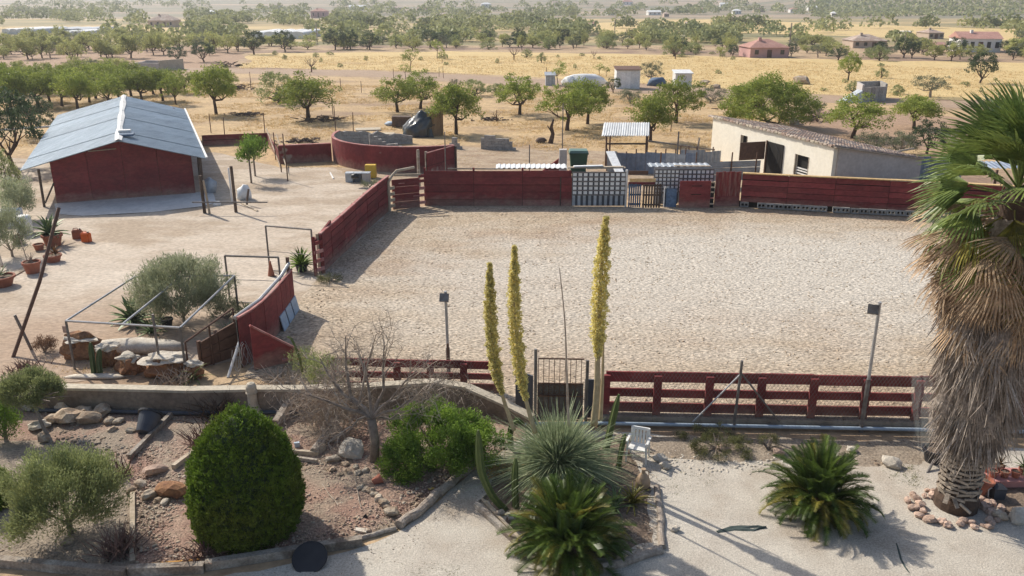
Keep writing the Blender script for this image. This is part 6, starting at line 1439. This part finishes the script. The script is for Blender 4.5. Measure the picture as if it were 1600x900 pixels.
for i in range(126):                                   # crossed dry leaf bases on the lower trunk
    zz = .40+.098*(i//9)+random.uniform(-.015,.015); a = (i%9+.5*((i//9)%2))*6.283/9; rr = .335; c = pb+Vector((math.cos(a)*rr, math.sin(a)*rr, zz)); t_ = Vector((-math.sin(a),math.cos(a),0)); o_ = Vector((math.cos(a),math.sin(a),0)); u_ = Vector((0,0,1))
    s = 1 if (i//9)%2 else -1; e = c+t_*s*.15+u_*random.uniform(.01,.05)+o_*.045; f = c-t_*s*.15-u_*random.uniform(.0,.03)-o_*.0
    part('leaf_base', MB().hexa([f-u_*.028,e-u_*.022,e-u_*.022+o_*.02,f-u_*.028+o_*.05,f+u_*.028,e+u_*.022,e+u_*.022+o_*.02,f+u_*.028+o_*.05]), 'stalkgrey', T)
for k in range(3): part('torn_base', MB().beam(pb+Vector((-.36+.1*k,-.28-.06*k,.5-.08*k)), pb+Vector((-.44+.22*k,-.36-.1*k,.32-.05*k)), .09, .02), 'stalkgrey', T)
n = 15000; zz = 1.75+(rng.uniform(0,1,n)**.95)*3.5; a = rng.uniform(0,2*math.pi,n)
lay = np.array([noise.noise(Vector((math.cos(x)*1.6, math.sin(x)*1.6, y*1.6))) for x,y in zip(a,zz)])
env = np.interp(zz, [1.7,2.1,2.7,3.4,4.2,5.0,5.4],[.38,.50,.62,.70,.72,.72,.66])*(1+lay*.38)
rr = env*rng.uniform(.62,1.0,n); 
bs_ = np.stack([np.cos(a)*rr, np.sin(a)*rr, zz],1); out_ = np.stack([np.cos(a),np.sin(a),0*a],1)
d = out_*.16+[0,0,-1]+rng.normal(size=(n,3))*.2
v_, f_ = blades(bs_, d, rng.uniform(.25,.95,n)**1.2, rng.uniform(.015,.06,n), .05, 3, .15)
o = link('dead_skirt', npmesh('dead_skirt', v_, f_), 'skirt', T); o['kind'] = 'stuff'
link('inner_skirt', MB().lathe([(.32,1.55),(.42,1.8),(.55,2.5),(.58,4),(.45,5.4),(.2,PH-.3)], 18).mesh('inner_skirt'), 'skirt', T)
def place_fronds(ms, n, e0, e1, z0, z1, sc0=.95, sc1=1.15, tw_=.35, a0=0):
    for i in range(n):
        o = link('frond', random.choice(ms), None, T); el = R(e0+(e1-e0)*(i+.5)/n+random.uniform(-7,7)); o.location = (0,0,z0+(z1-z0)*(i+.5)/n)
        o.rotation_mode = 'XYZ'; o.rotation_euler = (random.uniform(-tw_,tw_), -el, a0+i*2.39996+random.uniform(-.2,.2)); q = random.uniform(sc0,sc1); o.scale = (q,q,q)
place_fronds(greens, 36, 86, 4, PH+.2, PH-.25, .9, 1.12, .6)
place_fronds(greens[4:]+mids, 24, 5, -38, PH-.15, PH-.75, .88, 1.05, .5)
place_fronds(deads, 40, -5, -45, PH-.4, PH-1.2, .88, 1.05, .8)
place_fronds(deads, 44, -30, -72, PH-1.1, PH-2.1, .8, 1.0, .8)
hang = [fan('skirt', .85, 16, 1.1, .3, .25, .1, k+60) for k in range(4)]+[fan('palmdead', .8, 16, 1.2, .3, .3, .1, 70)]
for i in range(110):
    zz = random.uniform(2.5,5.4); a = i*2.39996; rr = .50+.10*math.sin(zz*3)+random.uniform(-.08,.08)
    o = link('dead_frond', random.choice(hang[:4] if zz < 4.3 else hang), None, T); o.location = (math.cos(a)*rr, math.sin(a)*rr, zz); o.rotation_euler = (random.uniform(-.5,.5), R(random.uniform(66,86)), a+random.uniform(-.3,.3)); q = random.uniform(.8,1.15); o.scale = (q,q,q)
# ---------------------------------------------------------------- garden rocks, logs and small things
def rl(px, py, rpx, lab, m='rock'): b = G(px,py); return rock(b, rpx*ppm(b)*1.28, lab, None, m)
R1 = [(86,662,12,'smallish tan rock at the left end of the rock pile'),(112,660,17,'tan rock with cracked face, second in the pile'),(134,650,13,'flat reddish rock in the middle of the pile below the wall'),(140,662,16,'big greyish rock in front of the pile'),(160,650,14,'tall pale rock at the right end of the pile'),(98,642,11,'flat tan rock behind the pile near the wall'),(75,640,11,'pale rock at the back left of the pile'),(172,664,8,'small rock right of the tall pale rock'),(186,664,8,'roundish small rock left of the black bucket'),(205,678,7,'small rock just below the black bucket'),(176,676,6,'little rock below the roundish one')]
for x,y,r_,l in R1: rl(x,y,r_,l)
for x,y,r_,l,m_ in [(62,672,12,'white rock beside the bent thin trunk','rockwhite'),(70,690,10,'pale brown rock at the foot of the thin trunk','rock'),(44,640,12,'white rock half hidden under the small round tree','rockwhite'),(268,776,19,'dark round boulder left of the clipped cypress','rockrust'),(235,780,11,'brown gnarled rock left of the dark boulder','rock'),(244,742,13,'pinkish peaked rock behind the dark boulder','rockpink'),(220,762,8,'tan rock on top of the white-topped board','rock'),(205,772,6,'small brown rock beside the board end','rock'),(258,790,6,'small white stone in front of the dark boulder','rockwhite'),(248,786,5,'tiny tan stone beside the small white stone','rock'),(105,852,10,'pale flat rock below the olive bush','rock'),(550,714,20,'large flat white-topped rock left of the bare tree foot','rockwhite'),(520,724,9,'grey rock left of the large flat one','rock'),(500,706,10,'pale rock in the twig thicket','rock'),(1392,730,11,'crumpled white rock on the verge left of the palm','rockwhite'),(1330,708,7,'white rock behind the lone cycad','rockwhite'),(1216,712,8,'pale rock just left of the lone cycad','rockpink'),(1130,706,8,'reddish rock among the weeds by the curb','rockpink'),(1032,722,8,'white stone in front of the chair, upper','rockwhite'),(1040,733,8,'flat white stone in front of the chair, lower','rockwhite'),(968,690,8,'tan rock behind the chair, by the cactus','rock'),(1055,832,6,'small white stone right of the log border','rockwhite'),(600,792,8,'tan rock at the lower end of the stone row','rock'),(612,806,10,'pale rock at the corner of the driftwood log','rock'),(1562,812,10,'grey rock below the blue jug','rock'),(1590,815,14,'pale grey boulder at the lower right edge','rockwhite'),(800,812,8,'white block inside the edged bed corner','rockwhite'),(782,806,6,'grey stone inside the edged bed corner','rock')]: rl(x,y,r_,l,m_)
for i, (x,y,r_) in enumerate(((565,766,7),(572,770,6),(580,772,8),(586,778,6),(592,784,7),(598,788,6),(603,797,7),(560,744,6),(545,742,6),(533,746,5),(556,735,6),(572,740,6),(520,738,6),(540,730,7),(585,735,5),(597,738,5))): b = G(x,y); rock(b, r_*ppm(b)*1.15, 'tan stone in the little row across the right part of the mulch bed', 'stones in rows across the mulch bed')
for i in range(44):
    a = 6.283*i/44+random.uniform(-.1,.1); q = random.uniform(.55,1.0); p = pb+Vector((math.cos(a)*q*1.0-.05, math.sin(a)*q*.75-.12, 0)); rock(p, random.uniform(.06,.13), 'pinkish stone in the loose ring round the palm foot', 'stones ringing the palm foot', 'rockpink')
rubble('rubble', gp((1000,692),(1200,690),(1440,694),(1480,715),(1380,730),(1230,722),(1100,724),(1020,715)), 700, .02,.085,'rock','loose rubble along the stony verge below the curb', seed=3)
rubble('rubble', gp((950,700),(1180,700),(1190,760),(1050,760),(1000,740)), 350, .01,.04,'rockpink','small pale pebbles scattered right of the chair', seed=4)
rubble('rubble', gp((1530,745),(1640,735),(1750,800),(1640,830),(1580,815),(1535,790)), 350, .02,.07,'rock','rubble round the pots behind the palm', seed=5)
rubble('rubble', gp((60,645),(300,655),(290,700),(200,720),(60,690)), 500, .015,.06,'rock','small stones scattered in the upper left bed', seed=6, z=.03)
rubble('rubble', gp((0,740),(200,780),(200,880),(0,870)), 500, .012,.045,'rock','small pale stones under the olive bush', seed=7, z=.03)
rubble('bark_chips', gp((215,700),(480,660),(700,660),(735,725),(622,820),(540,845),(320,878),(212,885)), 6000, .008,.03,'rockpink','reddish gravel chips covering the mulch bed', seed=8, z=.06)
rubble('pebbles', gp((330,910),(545,866),(625,836),(742,740),(770,800),(830,890),(950,900),(1045,860),(1040,770),(1600,780),(1700,920)), 1400, .006,.018,'rock','scattered pebbles on the gravel yard', seed=9, z=.02)
rubble('clods', gp((400,590),(505,435),(612,332),(1150,328),(1480,348),(1800,372),(1800,600),(1440,650),(950,648),(700,600)), 9000, .012,.045,'clod','small clods and straw lumps on the arena sand', seed=10, z=.05)
tufts('weeds', gp((1000,716),(1110,724),(1120,762),(1060,775),(1010,745)), 120, .10,.012,'weed','thin grey-green weeds on the gravel right of the chair','weeds',spread=1.6, per=12, z=.02)
tufts('weeds', gp((1395,725),(1440,735),(1440,765),(1395,755)), 50, .14,.012,'weed','thin weeds left of the palm foot','weeds',spread=1.2, per=12, z=.02)
tufts('weeds', gp((640,888),(720,885),(720,910),(640,910)), 60, .10,.012,'weed','faint grassy patch at the bottom edge of the gravel','weeds',spread=1.6, per=12, z=.02)
tufts('dry_weeds', gp((60,560),(300,570),(300,590),(100,585)), 120, .22,.015,'strawblade','dry weeds between the rockery stones','weeds',spread=.8)
tufts('yard_litter', gp((545,866),(625,836),(742,740),(770,800),(830,890),(1045,880),(1040,770),(1190,700),(1600,780),(1700,950),(500,950)), 160, .07, .010, 'twig', 'scattered dry twigs and leaves on the gravel yard', 'plant litter', spread=3, per=2, z=.025, rad=.2)
rubble('rubble', gp((480,655),(700,655),(735,720),(640,800),(560,800),(490,760)), 420, .015,.06,'rock','small stones scattered over the right part of the mulch bed', seed=12, z=.05, thr=0, fs=.9)
rubble('rubble', gp((215,700),(300,690),(300,850),(215,870)), 260, .012,.05,'rock','small stones scattered left of the clipped cypress', seed=13, z=.05)
rubble('rubble', gp((215,700),(480,660),(700,660),(735,725),(622,820),(540,845),(320,878),(212,885)), 900, .02,.05,'rock','fist-sized stones and wood chips strewn over the mulch bed', seed=18, z=.05, thr=-.05, fs=1.0)
rubble('rubble', gp((1000,700),(1230,705),(1190,745),(1040,742)), 260, .02,.06,'rockwhite','white chips at the edge of the stony verge', seed=19, z=.02)
# logs and boards edging the beds
def py_in_bed(p): return p.x < -2 and 14.0 < p.y < 20
def logthing(label, p, q, r, m='wood', squash=1.0, box=False, z=None, name='log', cat='log', bend=.02):
    p = Vector(p); q = Vector(q)
    if py_in_bed(p) and py_in_bed(q): p.z += .07; q.z += .07
    if box: mb = MB(); mb.beam(p+Vector((0,0,r)), q+Vector((0,0,r*1.05)), r*1.6, r*2)
    else:
        n = 9; pts = []; s = (q-p).cross(Vector((0,0,1))).normalized()
        for i in range(n+1): pts.append(p.lerp(q,i/n)+Vector((0,0,r*.8))+s*bend*noise.noise(Vector((i*.35,p.x,p.y)))*2.5)
        mb = MB().tube(pts, [r*(1+.15*noise.noise(Vector((i*.9,p.x,2)))) for i in range(n+1)], 10, jit=.05)
    return solo(name, mb, m, label, cat, at=p)
logthing('long pale driftwood log edging the bed, upper half', G(738,733), G(683,775), .10, 'driftwood', bend=.05)
logthing('long pale driftwood log edging the bed, lower half', G(685,774), G(624,826), .10, 'driftwood', bend=.05)
logthing('thin grey edging pole from the driftwood to the old beam', G(619,828), G(552,848), .05)
logthing('old squared beam under the black disc', G(566,851), G(322,890), .09, 'wood', box=True, name='beam', cat='beam')
logthing('shaded squared beam at the foot of the clipped cypress', G(320,893), G(202,898), .09, 'wood', box=True, name='beam', cat='beam')
logthing('pale split beam at the lower left corner', G(198,902), G(-80,876), .09, 'wood', box=True, name='beam', cat='beam')
logthing('white-topped upright board dividing the two left beds', G(208,884), G(208,776), .06, 'palewood', box=True, name='board', cat='board')
logthing('grey beam below the black bucket', G(203,722), G(268,655), .06, 'wood', box=True, name='beam', cat='beam')
logthing('pale beam end left of the cypress top', G(272,738), G(312,708), .06, 'palewood', box=True, name='beam', cat='beam')
logthing('orange wooden strip at the front of the mulch bed', G(212,886), G(312,877), .025, 'yellowwood', box=True, name='strip', cat='strip')
logthing('steep weathered beam leaning up right of the stone pillar', G(432,672), G(458,640)+Vector((0,0,.15)), .10, 'wood', box=True, name='beam', cat='beam')
logthing('round grey log end leaning beside the twig thicket', G(492,715), G(528,672)+Vector((0,0,.15)), .10, 'driftwood')
logthing('flat stacked plank right of the cypress shoulder', G(452,712), G(498,716), .05, 'palewood', box=True, name='plank', cat='plank')
logthing('lower stacked plank right of the cypress shoulder', G(462,722), G(496,727), .04, 'wood', box=True, name='plank', cat='plank')
logthing('weathered edging beam at the left front of the island bed', G(744,794), G(836,880), .07, 'wood', box=True, name='beam', cat='beam')
logthing('pale inner edging board of the island bed', G(752,783), G(822,856), .04, 'palewood', box=True, name='board', cat='board')
logthing('short edging board at the left top of the island bed', G(742,790), G(768,768), .04, 'wood', box=True, name='board', cat='board')
logthing('round grey pole edging the right side of the island bed', G(1036,860), G(1027,765), .07, 'driftwood')
logthing('thick pale log at the front right of the island bed', G(940,893), G(1033,864), .09, 'driftwood')
logthing('dark wedge of wood at the left corner of the pale bed', G(-10,800), G(48,786), .06, 'wood', box=True, name='beam', cat='beam')
logthing('thin stick lying in the mulch left of the driftwood', G(630,795), G(684,740), .015, 'twig', name='stick', cat='stick')
for i,(a_,b_,c_,d_,l) in enumerate(((504,762,530,795,'pale thin cane lying right of the cypress'),(554,752,565,798,'pale forked cane in the middle of the mulch'),(250,800,240,860,'curved pale root on the reddish gravel'),(1110,820,1122,829,'short dark twig left of the cloth strip'),(700,808,722,812,'crooked dark twig on the gravel, upper'),(745,845,756,832,'crooked dark twig on the gravel, lower'))): logthing(l, G(a_,b_), G(c_,d_), .012, 'twig' if 'dark' not in l else 'darkwood', name='stick', cat='stick')
# pillar
b = G(398,647)+Vector((0,-.05,0)); T = thing('stone_pillar', 'pale cast stone pillar with rounded top against the garden wall', 'pillar', b)
part('foot', MB().box(b+Vector((0,0,.05)), (.44,.34,.10)), 'concpale', T)
part('shaft', MB().lathe([(.20,.10),(.17,.16),(.12,.32),(.115,.60),(.13,.66),(.135,.72),(.13,.82),(.09,.89),(.02,.92)], 18, b), 'concpale', T, sm=False)
part('ring', MB().lathe([(.14,.62),(.15,.64),(.14,.66)], 18, b), 'concpale', T)
# black bucket lying tipped
rm = Matrix.Rotation(.15,3,'Y') @ Matrix.Rotation(R(-52),3,'X'); b = G(226,684)+Vector((0,0,.13)); T = thing('black_bucket', 'black plastic plant tub lying on its side on the gravel', 'tub', b)
link('body', MB().lathe([(.001,0),(.19,0),(.265,.50),(.285,.50),(.285,.53),(.25,.53),(.18,.03)], 24, rm=rm, close=False).mesh('body'), 'slate', T)
link('rim', MB().lathe([(.27,.48),(.30,.48),(.30,.535),(.27,.535)], 24, rm=rm, close=False).mesh('rim'), 'black', T)
pot(G(583,760)+Vector((0,0,.10)), .11,.2,'small terracotta pot lying on its side on the stones', rot=Matrix.Rotation(.5,3,'Z')@Matrix.Rotation(R(75),3,'Y'))
T = thing('black_disc', 'round black rimmed lid leaning on the old beam', 'lid', G(484,884)); b = G(484,884); rm = Matrix.Rotation(R(28),3,'X')
c0_ = Vector((0,.05,.14)); link('plate', MB().lathe([(.001,0),(.31,0),(.31,.012),(.001,.012)], 30, c0_, rm=rm, close=False).mesh('plate'), 'black', T)
link('rim', MB().tube([c0_+rm@Vector((.32*math.cos(t),.32*math.sin(t),.01)) for t in np.linspace(0,6.283,28)], .014, 5, cap=False).mesh('rim'), 'black', T)
link('handle', MB().tube([c0_+rm@Vector((-.13+.05*math.cos(t),-.36+.04*math.sin(t),.01)) for t in np.linspace(0,6.283,12)], .008, 4, cap=False).mesh('handle'), 'black', T)
pot(G(63,806), .17,.27,'black pot half hidden under the olive bush', m='black'); pot(G(553,828), .05,.08,'tiny black cup lying near the thin edging pole', m='black', rot=Matrix.Rotation(1.2,3,'X'))
mb = MB().add([G(565,812)+Vector(v_) for v_ in ((0,0,.03),(.16,-.05,.03),(.08,.06,.03),(.10,.0,.15),(.02,.1,.03))], [(0,1,3),(1,2,3),(2,4,3),(4,0,3),(0,4,2,1)]); solo('black_plastic_scrap', mb, 'black', 'crumpled black plastic scrap near the edge of the mulch bed', 'scrap', at=G(565,812))
solo('white_stone_scrap', MB().box(G(565,832)+Vector((0,0,.04)), (.26,.12,.05), rz=-.2, j=.02), 'rockwhite', 'flat white broken slab by the thin edging pole', 'slab', at=G(565,832))
# clay jug
b = G(1004,764); T = thing('clay_jug', 'pale clay jug with narrow neck beside the island bed', 'jug', b)
link('body', MB().lathe([(.08,0),(.15,.10),(.16,.2),(.12,.31),(.045,.40),(.04,.46),(.06,.49),(.05,.50)], 18).mesh('body'), 'clay', T); link('handle', MB().tube([(.04,0,.46),(.11,0,.44),(.12,0,.34),(.10,0,.30)], .012, 5).mesh('handle'), 'clay', T)
# white plastic chair
b = G(996,720); T = thing('plastic_chair', 'white plastic armchair facing the gravel yard near the cactus', 'chair', b, R(160))
T.scale = (.86,.86,.86)
def cp(nm, mb): return link(nm, mb.mesh(nm), 'white', T)
for sx in (-1,1):
    cp('leg', MB().hexa([Vector((sx*.27+dx,.24+dy,0)) for dx,dy in ((-.02,-.025),(.02,-.025),(.02,.025),(-.02,.025))]+[Vector((sx*.24+dx,.20+dy,.64)) for dx,dy in ((-.025,-.03),(.025,-.03),(.025,.03),(-.025,.03))]))
    cp('leg', MB().hexa([Vector((sx*.25+dx,-.28+dy,0)) for dx,dy in ((-.02,-.025),(.02,-.025),(.02,.025),(-.02,.025))]+[Vector((sx*.23+dx,-.24+dy,.88)) for dx,dy in ((-.022,-.025),(.022,-.025),(.022,.025),(-.022,.025))]))
    cp('armrest', MB().hexa([(sx*.27-.03,-.26,.62),(sx*.27+.03,-.26,.62),(sx*.27+.03,.26,.65),(sx*.27-.03,.26,.65),(sx*.27-.03,-.26,.65),(sx*.27+.03,-.26,.65),(sx*.27+.03,.26,.68),(sx*.27-.03,.26,.68)]))
cp('seat', MB().hexa([(-.23,-.22,.40),(.23,-.22,.40),(.24,.24,.43),(-.24,.24,.43),(-.23,-.22,.43),(.23,-.22,.43),(.24,.24,.46),(-.24,.24,.46)]))
for i in range(5):
    x = -.18+.09*i; cp('back_slat', MB().hexa([(x-.03,-.23,.44),(x+.03,-.23,.44),(x+.03,-.21,.44),(x-.03,-.21,.44),(x-.03,-.30,.80),(x+.03,-.30,.80),(x+.03,-.28,.80),(x-.03,-.28,.80)]))
cp('back_rail', MB().hexa([(-.24,-.31,.79),(.24,-.31,.79),(.24,-.27,.79),(-.24,-.27,.79),(-.22,-.32,.86),(.22,-.32,.86),(.22,-.28,.86),(-.22,-.28,.86)]))
# cloth strips
def cloth(pts, wd, label, m='cloth'):
    P_ = [G(*p) for p in pts]; vs = []; n = len(P_)
    for i, p in enumerate(P_):
        t = i/(n-1); ww = wd*math.sin(math.pi*min(.97,max(.06,t)))**.7; d = (P_[min(i+1,n-1)]-P_[max(i-1,0)]).normalized(); s = Vector((-d.y,d.x,0))
        for k in range(5): vs.append(p+s*ww*(k/4-.5)+Vector((0,0,.035+.03*noise.noise(Vector((i*.9,k*1.3,3)))+.015*(k%2))))
    fs = [(i*5+k,i*5+k+1,i*5+k+6,i*5+k+5) for i in range(n-1) for k in range(4)]
    o = solo('cloth_strip', MB().add(vs, fs), m, label, 'cloth', at=P_[0]); md = o.modifiers.new('s','SOLIDIFY'); md.thickness = .006; return o
cloth([(1120,834),(1132,831),(1145,828),(1160,828),(1175,828),(1186,827),(1197,827)], .2, 'dark green-grey cloth strip lying on the gravel')
cloth([(1400,852),(1404,864),(1407,876),(1413,888),(1420,898)], .045, 'narrow dark strip of cloth on the gravel at the lower right')
# rockery stones with white tops
def slabrock(px, py, wpx, hm, label, flat=False, rz=0):
    b = G(px,py); s = wpx*ppm(b)/2; T = thing('rockery_stone', label, 'rock', b)
    lump('body', (b.x,b.y,b.z), (s*.8,s*.55,hm*.62), 'rockrust', None, None, px, parent=T, rz=rz, amp=.42, sub=3)
    lump('white_top', (b.x,b.y,b.z+hm*.80), (s*.72,s*.5,.08 if flat else hm*.22), 'rockwhite', None, None, px+1, parent=T, rz=rz, amp=.4, sub=3); return T
slabrock(130,560,66,.72,'mushroom-like stone with flat white top at the left of the rockery', True)
slabrock(172,572,44,.62,'rusty rock with twisted white top in the middle of the rockery', rz=.5)
slabrock(205,582,52,.50,'white-topped brown rock right of the twin cactus', rz=-.3); slabrock(262,586,84,.55,'widest rusty rock with white shelf at the right of the rockery', rz=.1)
slabrock(305,590,36,.45,'small white-topped rock at the right corner of the rockery')
smooth(lump('rockery_ledge', G(205,552), (1.5,.35,.28), 'rockwhite', 'long pale rock ledge running behind the rockery', 'rock', 61, amp=.3)); smooth(lump('flat_stone', G(150,590), (.9,.16,.06), 'rockwhite', 'flat white stone strip along the rockery wall', 'rock', 62))
solo('tall_stone', MB().box(G(113,552)+Vector((0,-.15,.83)), (.10,.10,.22), j=.02), 'rockpink', 'little upright stone on the mushroom-like rock', 'stone', at=G(113,552))
smooth(lump('white_bag', G(650,716), (.20,.12,.10), 'white', 'crumpled white plastic bag lying in the lush shrub', 'bag', 77, amp=.5))
solo('white_scrap', MB().box(G(465,702)+Vector((0,0,.1)), (.12,.08,.16), rz=.3, j=.02), 'bluewhite', 'small blue and white carton beside the cypress shoulder', 'carton', at=G(465,702))
solo('yellow_leaf', MB().box(G(674,768)+Vector((0,0,.08)), (.10,.08,.02), rz=.5, j=.02), 'yellow', 'yellow scrap lying by the driftwood log', 'scrap', at=G(674,768))
# behind the palm: pots, tray, jug
pot(G(1524,772), .24,.42,'leaning terracotta pot right behind the palm foot', rot=Matrix.Rotation(.25,3,'Y')); pot(G(1458,722), .27,.35,'black plastic tub behind the palm on the left', m='black')
b = G(1570,757); T = thing('planter_tray', 'long pink plastic planter tray right of the palm', 'tray', b); part('tray', taper(b+Vector((0,0,.0)), .48,.20,.54,.25,.22), 'pinkplastic', T)
part('rim', MB().box(b+Vector((0,0,.235)), (1.14,.56,.03)), 'pinkplastic', T)
for i, (dx,dy,l) in enumerate(((-.36,-.08,'front left small pot on the pink tray'),(-.12,-.10,'front middle small pot on the pink tray'),(.12,-.10,'front right small pot on the pink tray'),(-.38,.13,'back left small pot on the pink tray'),(-.1,.14,'back middle small pot on the pink tray'),(.35,.02,'right end small pot on the pink tray'))): pot(b+Vector((dx,dy,.25)), .10,.15,l)
agave(b+Vector((-.1,.14,.38)), .22, 'little red-green succulent in the back middle pot', 16, .03, 'cycadold'); agave(b+Vector((.35,.02,.38)), .32, 'spiky dark succulent in the right end pot', 18, .03, 'agave'); agave(b+Vector((-.38,.13,.38)), .2, 'little dry succulent in the back left pot', 14, .03, 'cycadold')
b = G(1556,780); T = thing('watering_jug', 'blue-grey plastic jug between the palm and pink tray', 'jug', b); part('body', taper(b, .11,.10,.13,.12,.30), 'slate', T); part('rim', MB().box(b+Vector((0,0,.305)), (.27,.25,.012)), 'black', T); part('handle', MB().tube([b+Vector((-.13,0,.28)), b+Vector((-.20,0,.24)), b+Vector((-.17,0,.05))], .014, 5), 'white', T)
solo('leaning_rod', MB().tube([G(1447,742), G(1462,722)+Vector((.05,0,.35))], .03, 6), 'metal', 'short grey rod leaning beside the black tub', 'rod', at=G(1447,742))
P_ = [G(1428,668)+Vector((0,-.3,0)), G(1437,690), G(1452,712)]
mb = MB(); fs = []; vs = []
for i, (x,y,x2,y2) in enumerate(((1424,590,1428,690),(1440,578,1432,700),(1452,585,1440,712),(1462,600,1452,722))):
    q = G(x2,y2); t_ = AT(x,y,q.y); 
    for k in range(5): vs.append(q.lerp(t_,k/4)+Vector((.03*math.sin(k*2+i),.05*math.cos(k*1.7+i*2),0)))
for i in range(3):
    for k in range(4): fs.append((i*5+k,(i+1)*5+k,(i+1)*5+k+1,i*5+k+1))
solo('plastic_film', MB().add(vs, fs), 'film', 'torn clear plastic film hanging at the left of the palm skirt', 'film', at=G(1437,695))

# ---------------------------------------------------------------- hazy air
bm = bmesh.new(); bmesh.ops.create_cube(bm, size=1)
for v_ in bm.verts: v_.co = Vector((v_.co.x*5500, 1300+v_.co.y*3700, -1.2+(v_.co.z+.5)*125))
me = bpy.data.meshes.new('haze'); bm.to_mesh(me); bm.free()
hm = bpy.data.materials.new('haze_air'); hm.use_nodes = True; hn = hm.node_tree
hn.nodes.remove(hn.nodes['Principled BSDF']); pv = hn.nodes.new('ShaderNodeVolumePrincipled')
pv.inputs['Color'].default_value = (.93,.95,1,1); pv.inputs['Density'].default_value = .00034; pv.inputs['Anisotropy'].default_value = .3
hn.links.new(pv.outputs[0], hn.nodes['Material Output'].inputs['Volume'])
o = link('haze', me, None); o.data.materials.append(hm); o['kind'] = 'stuff'
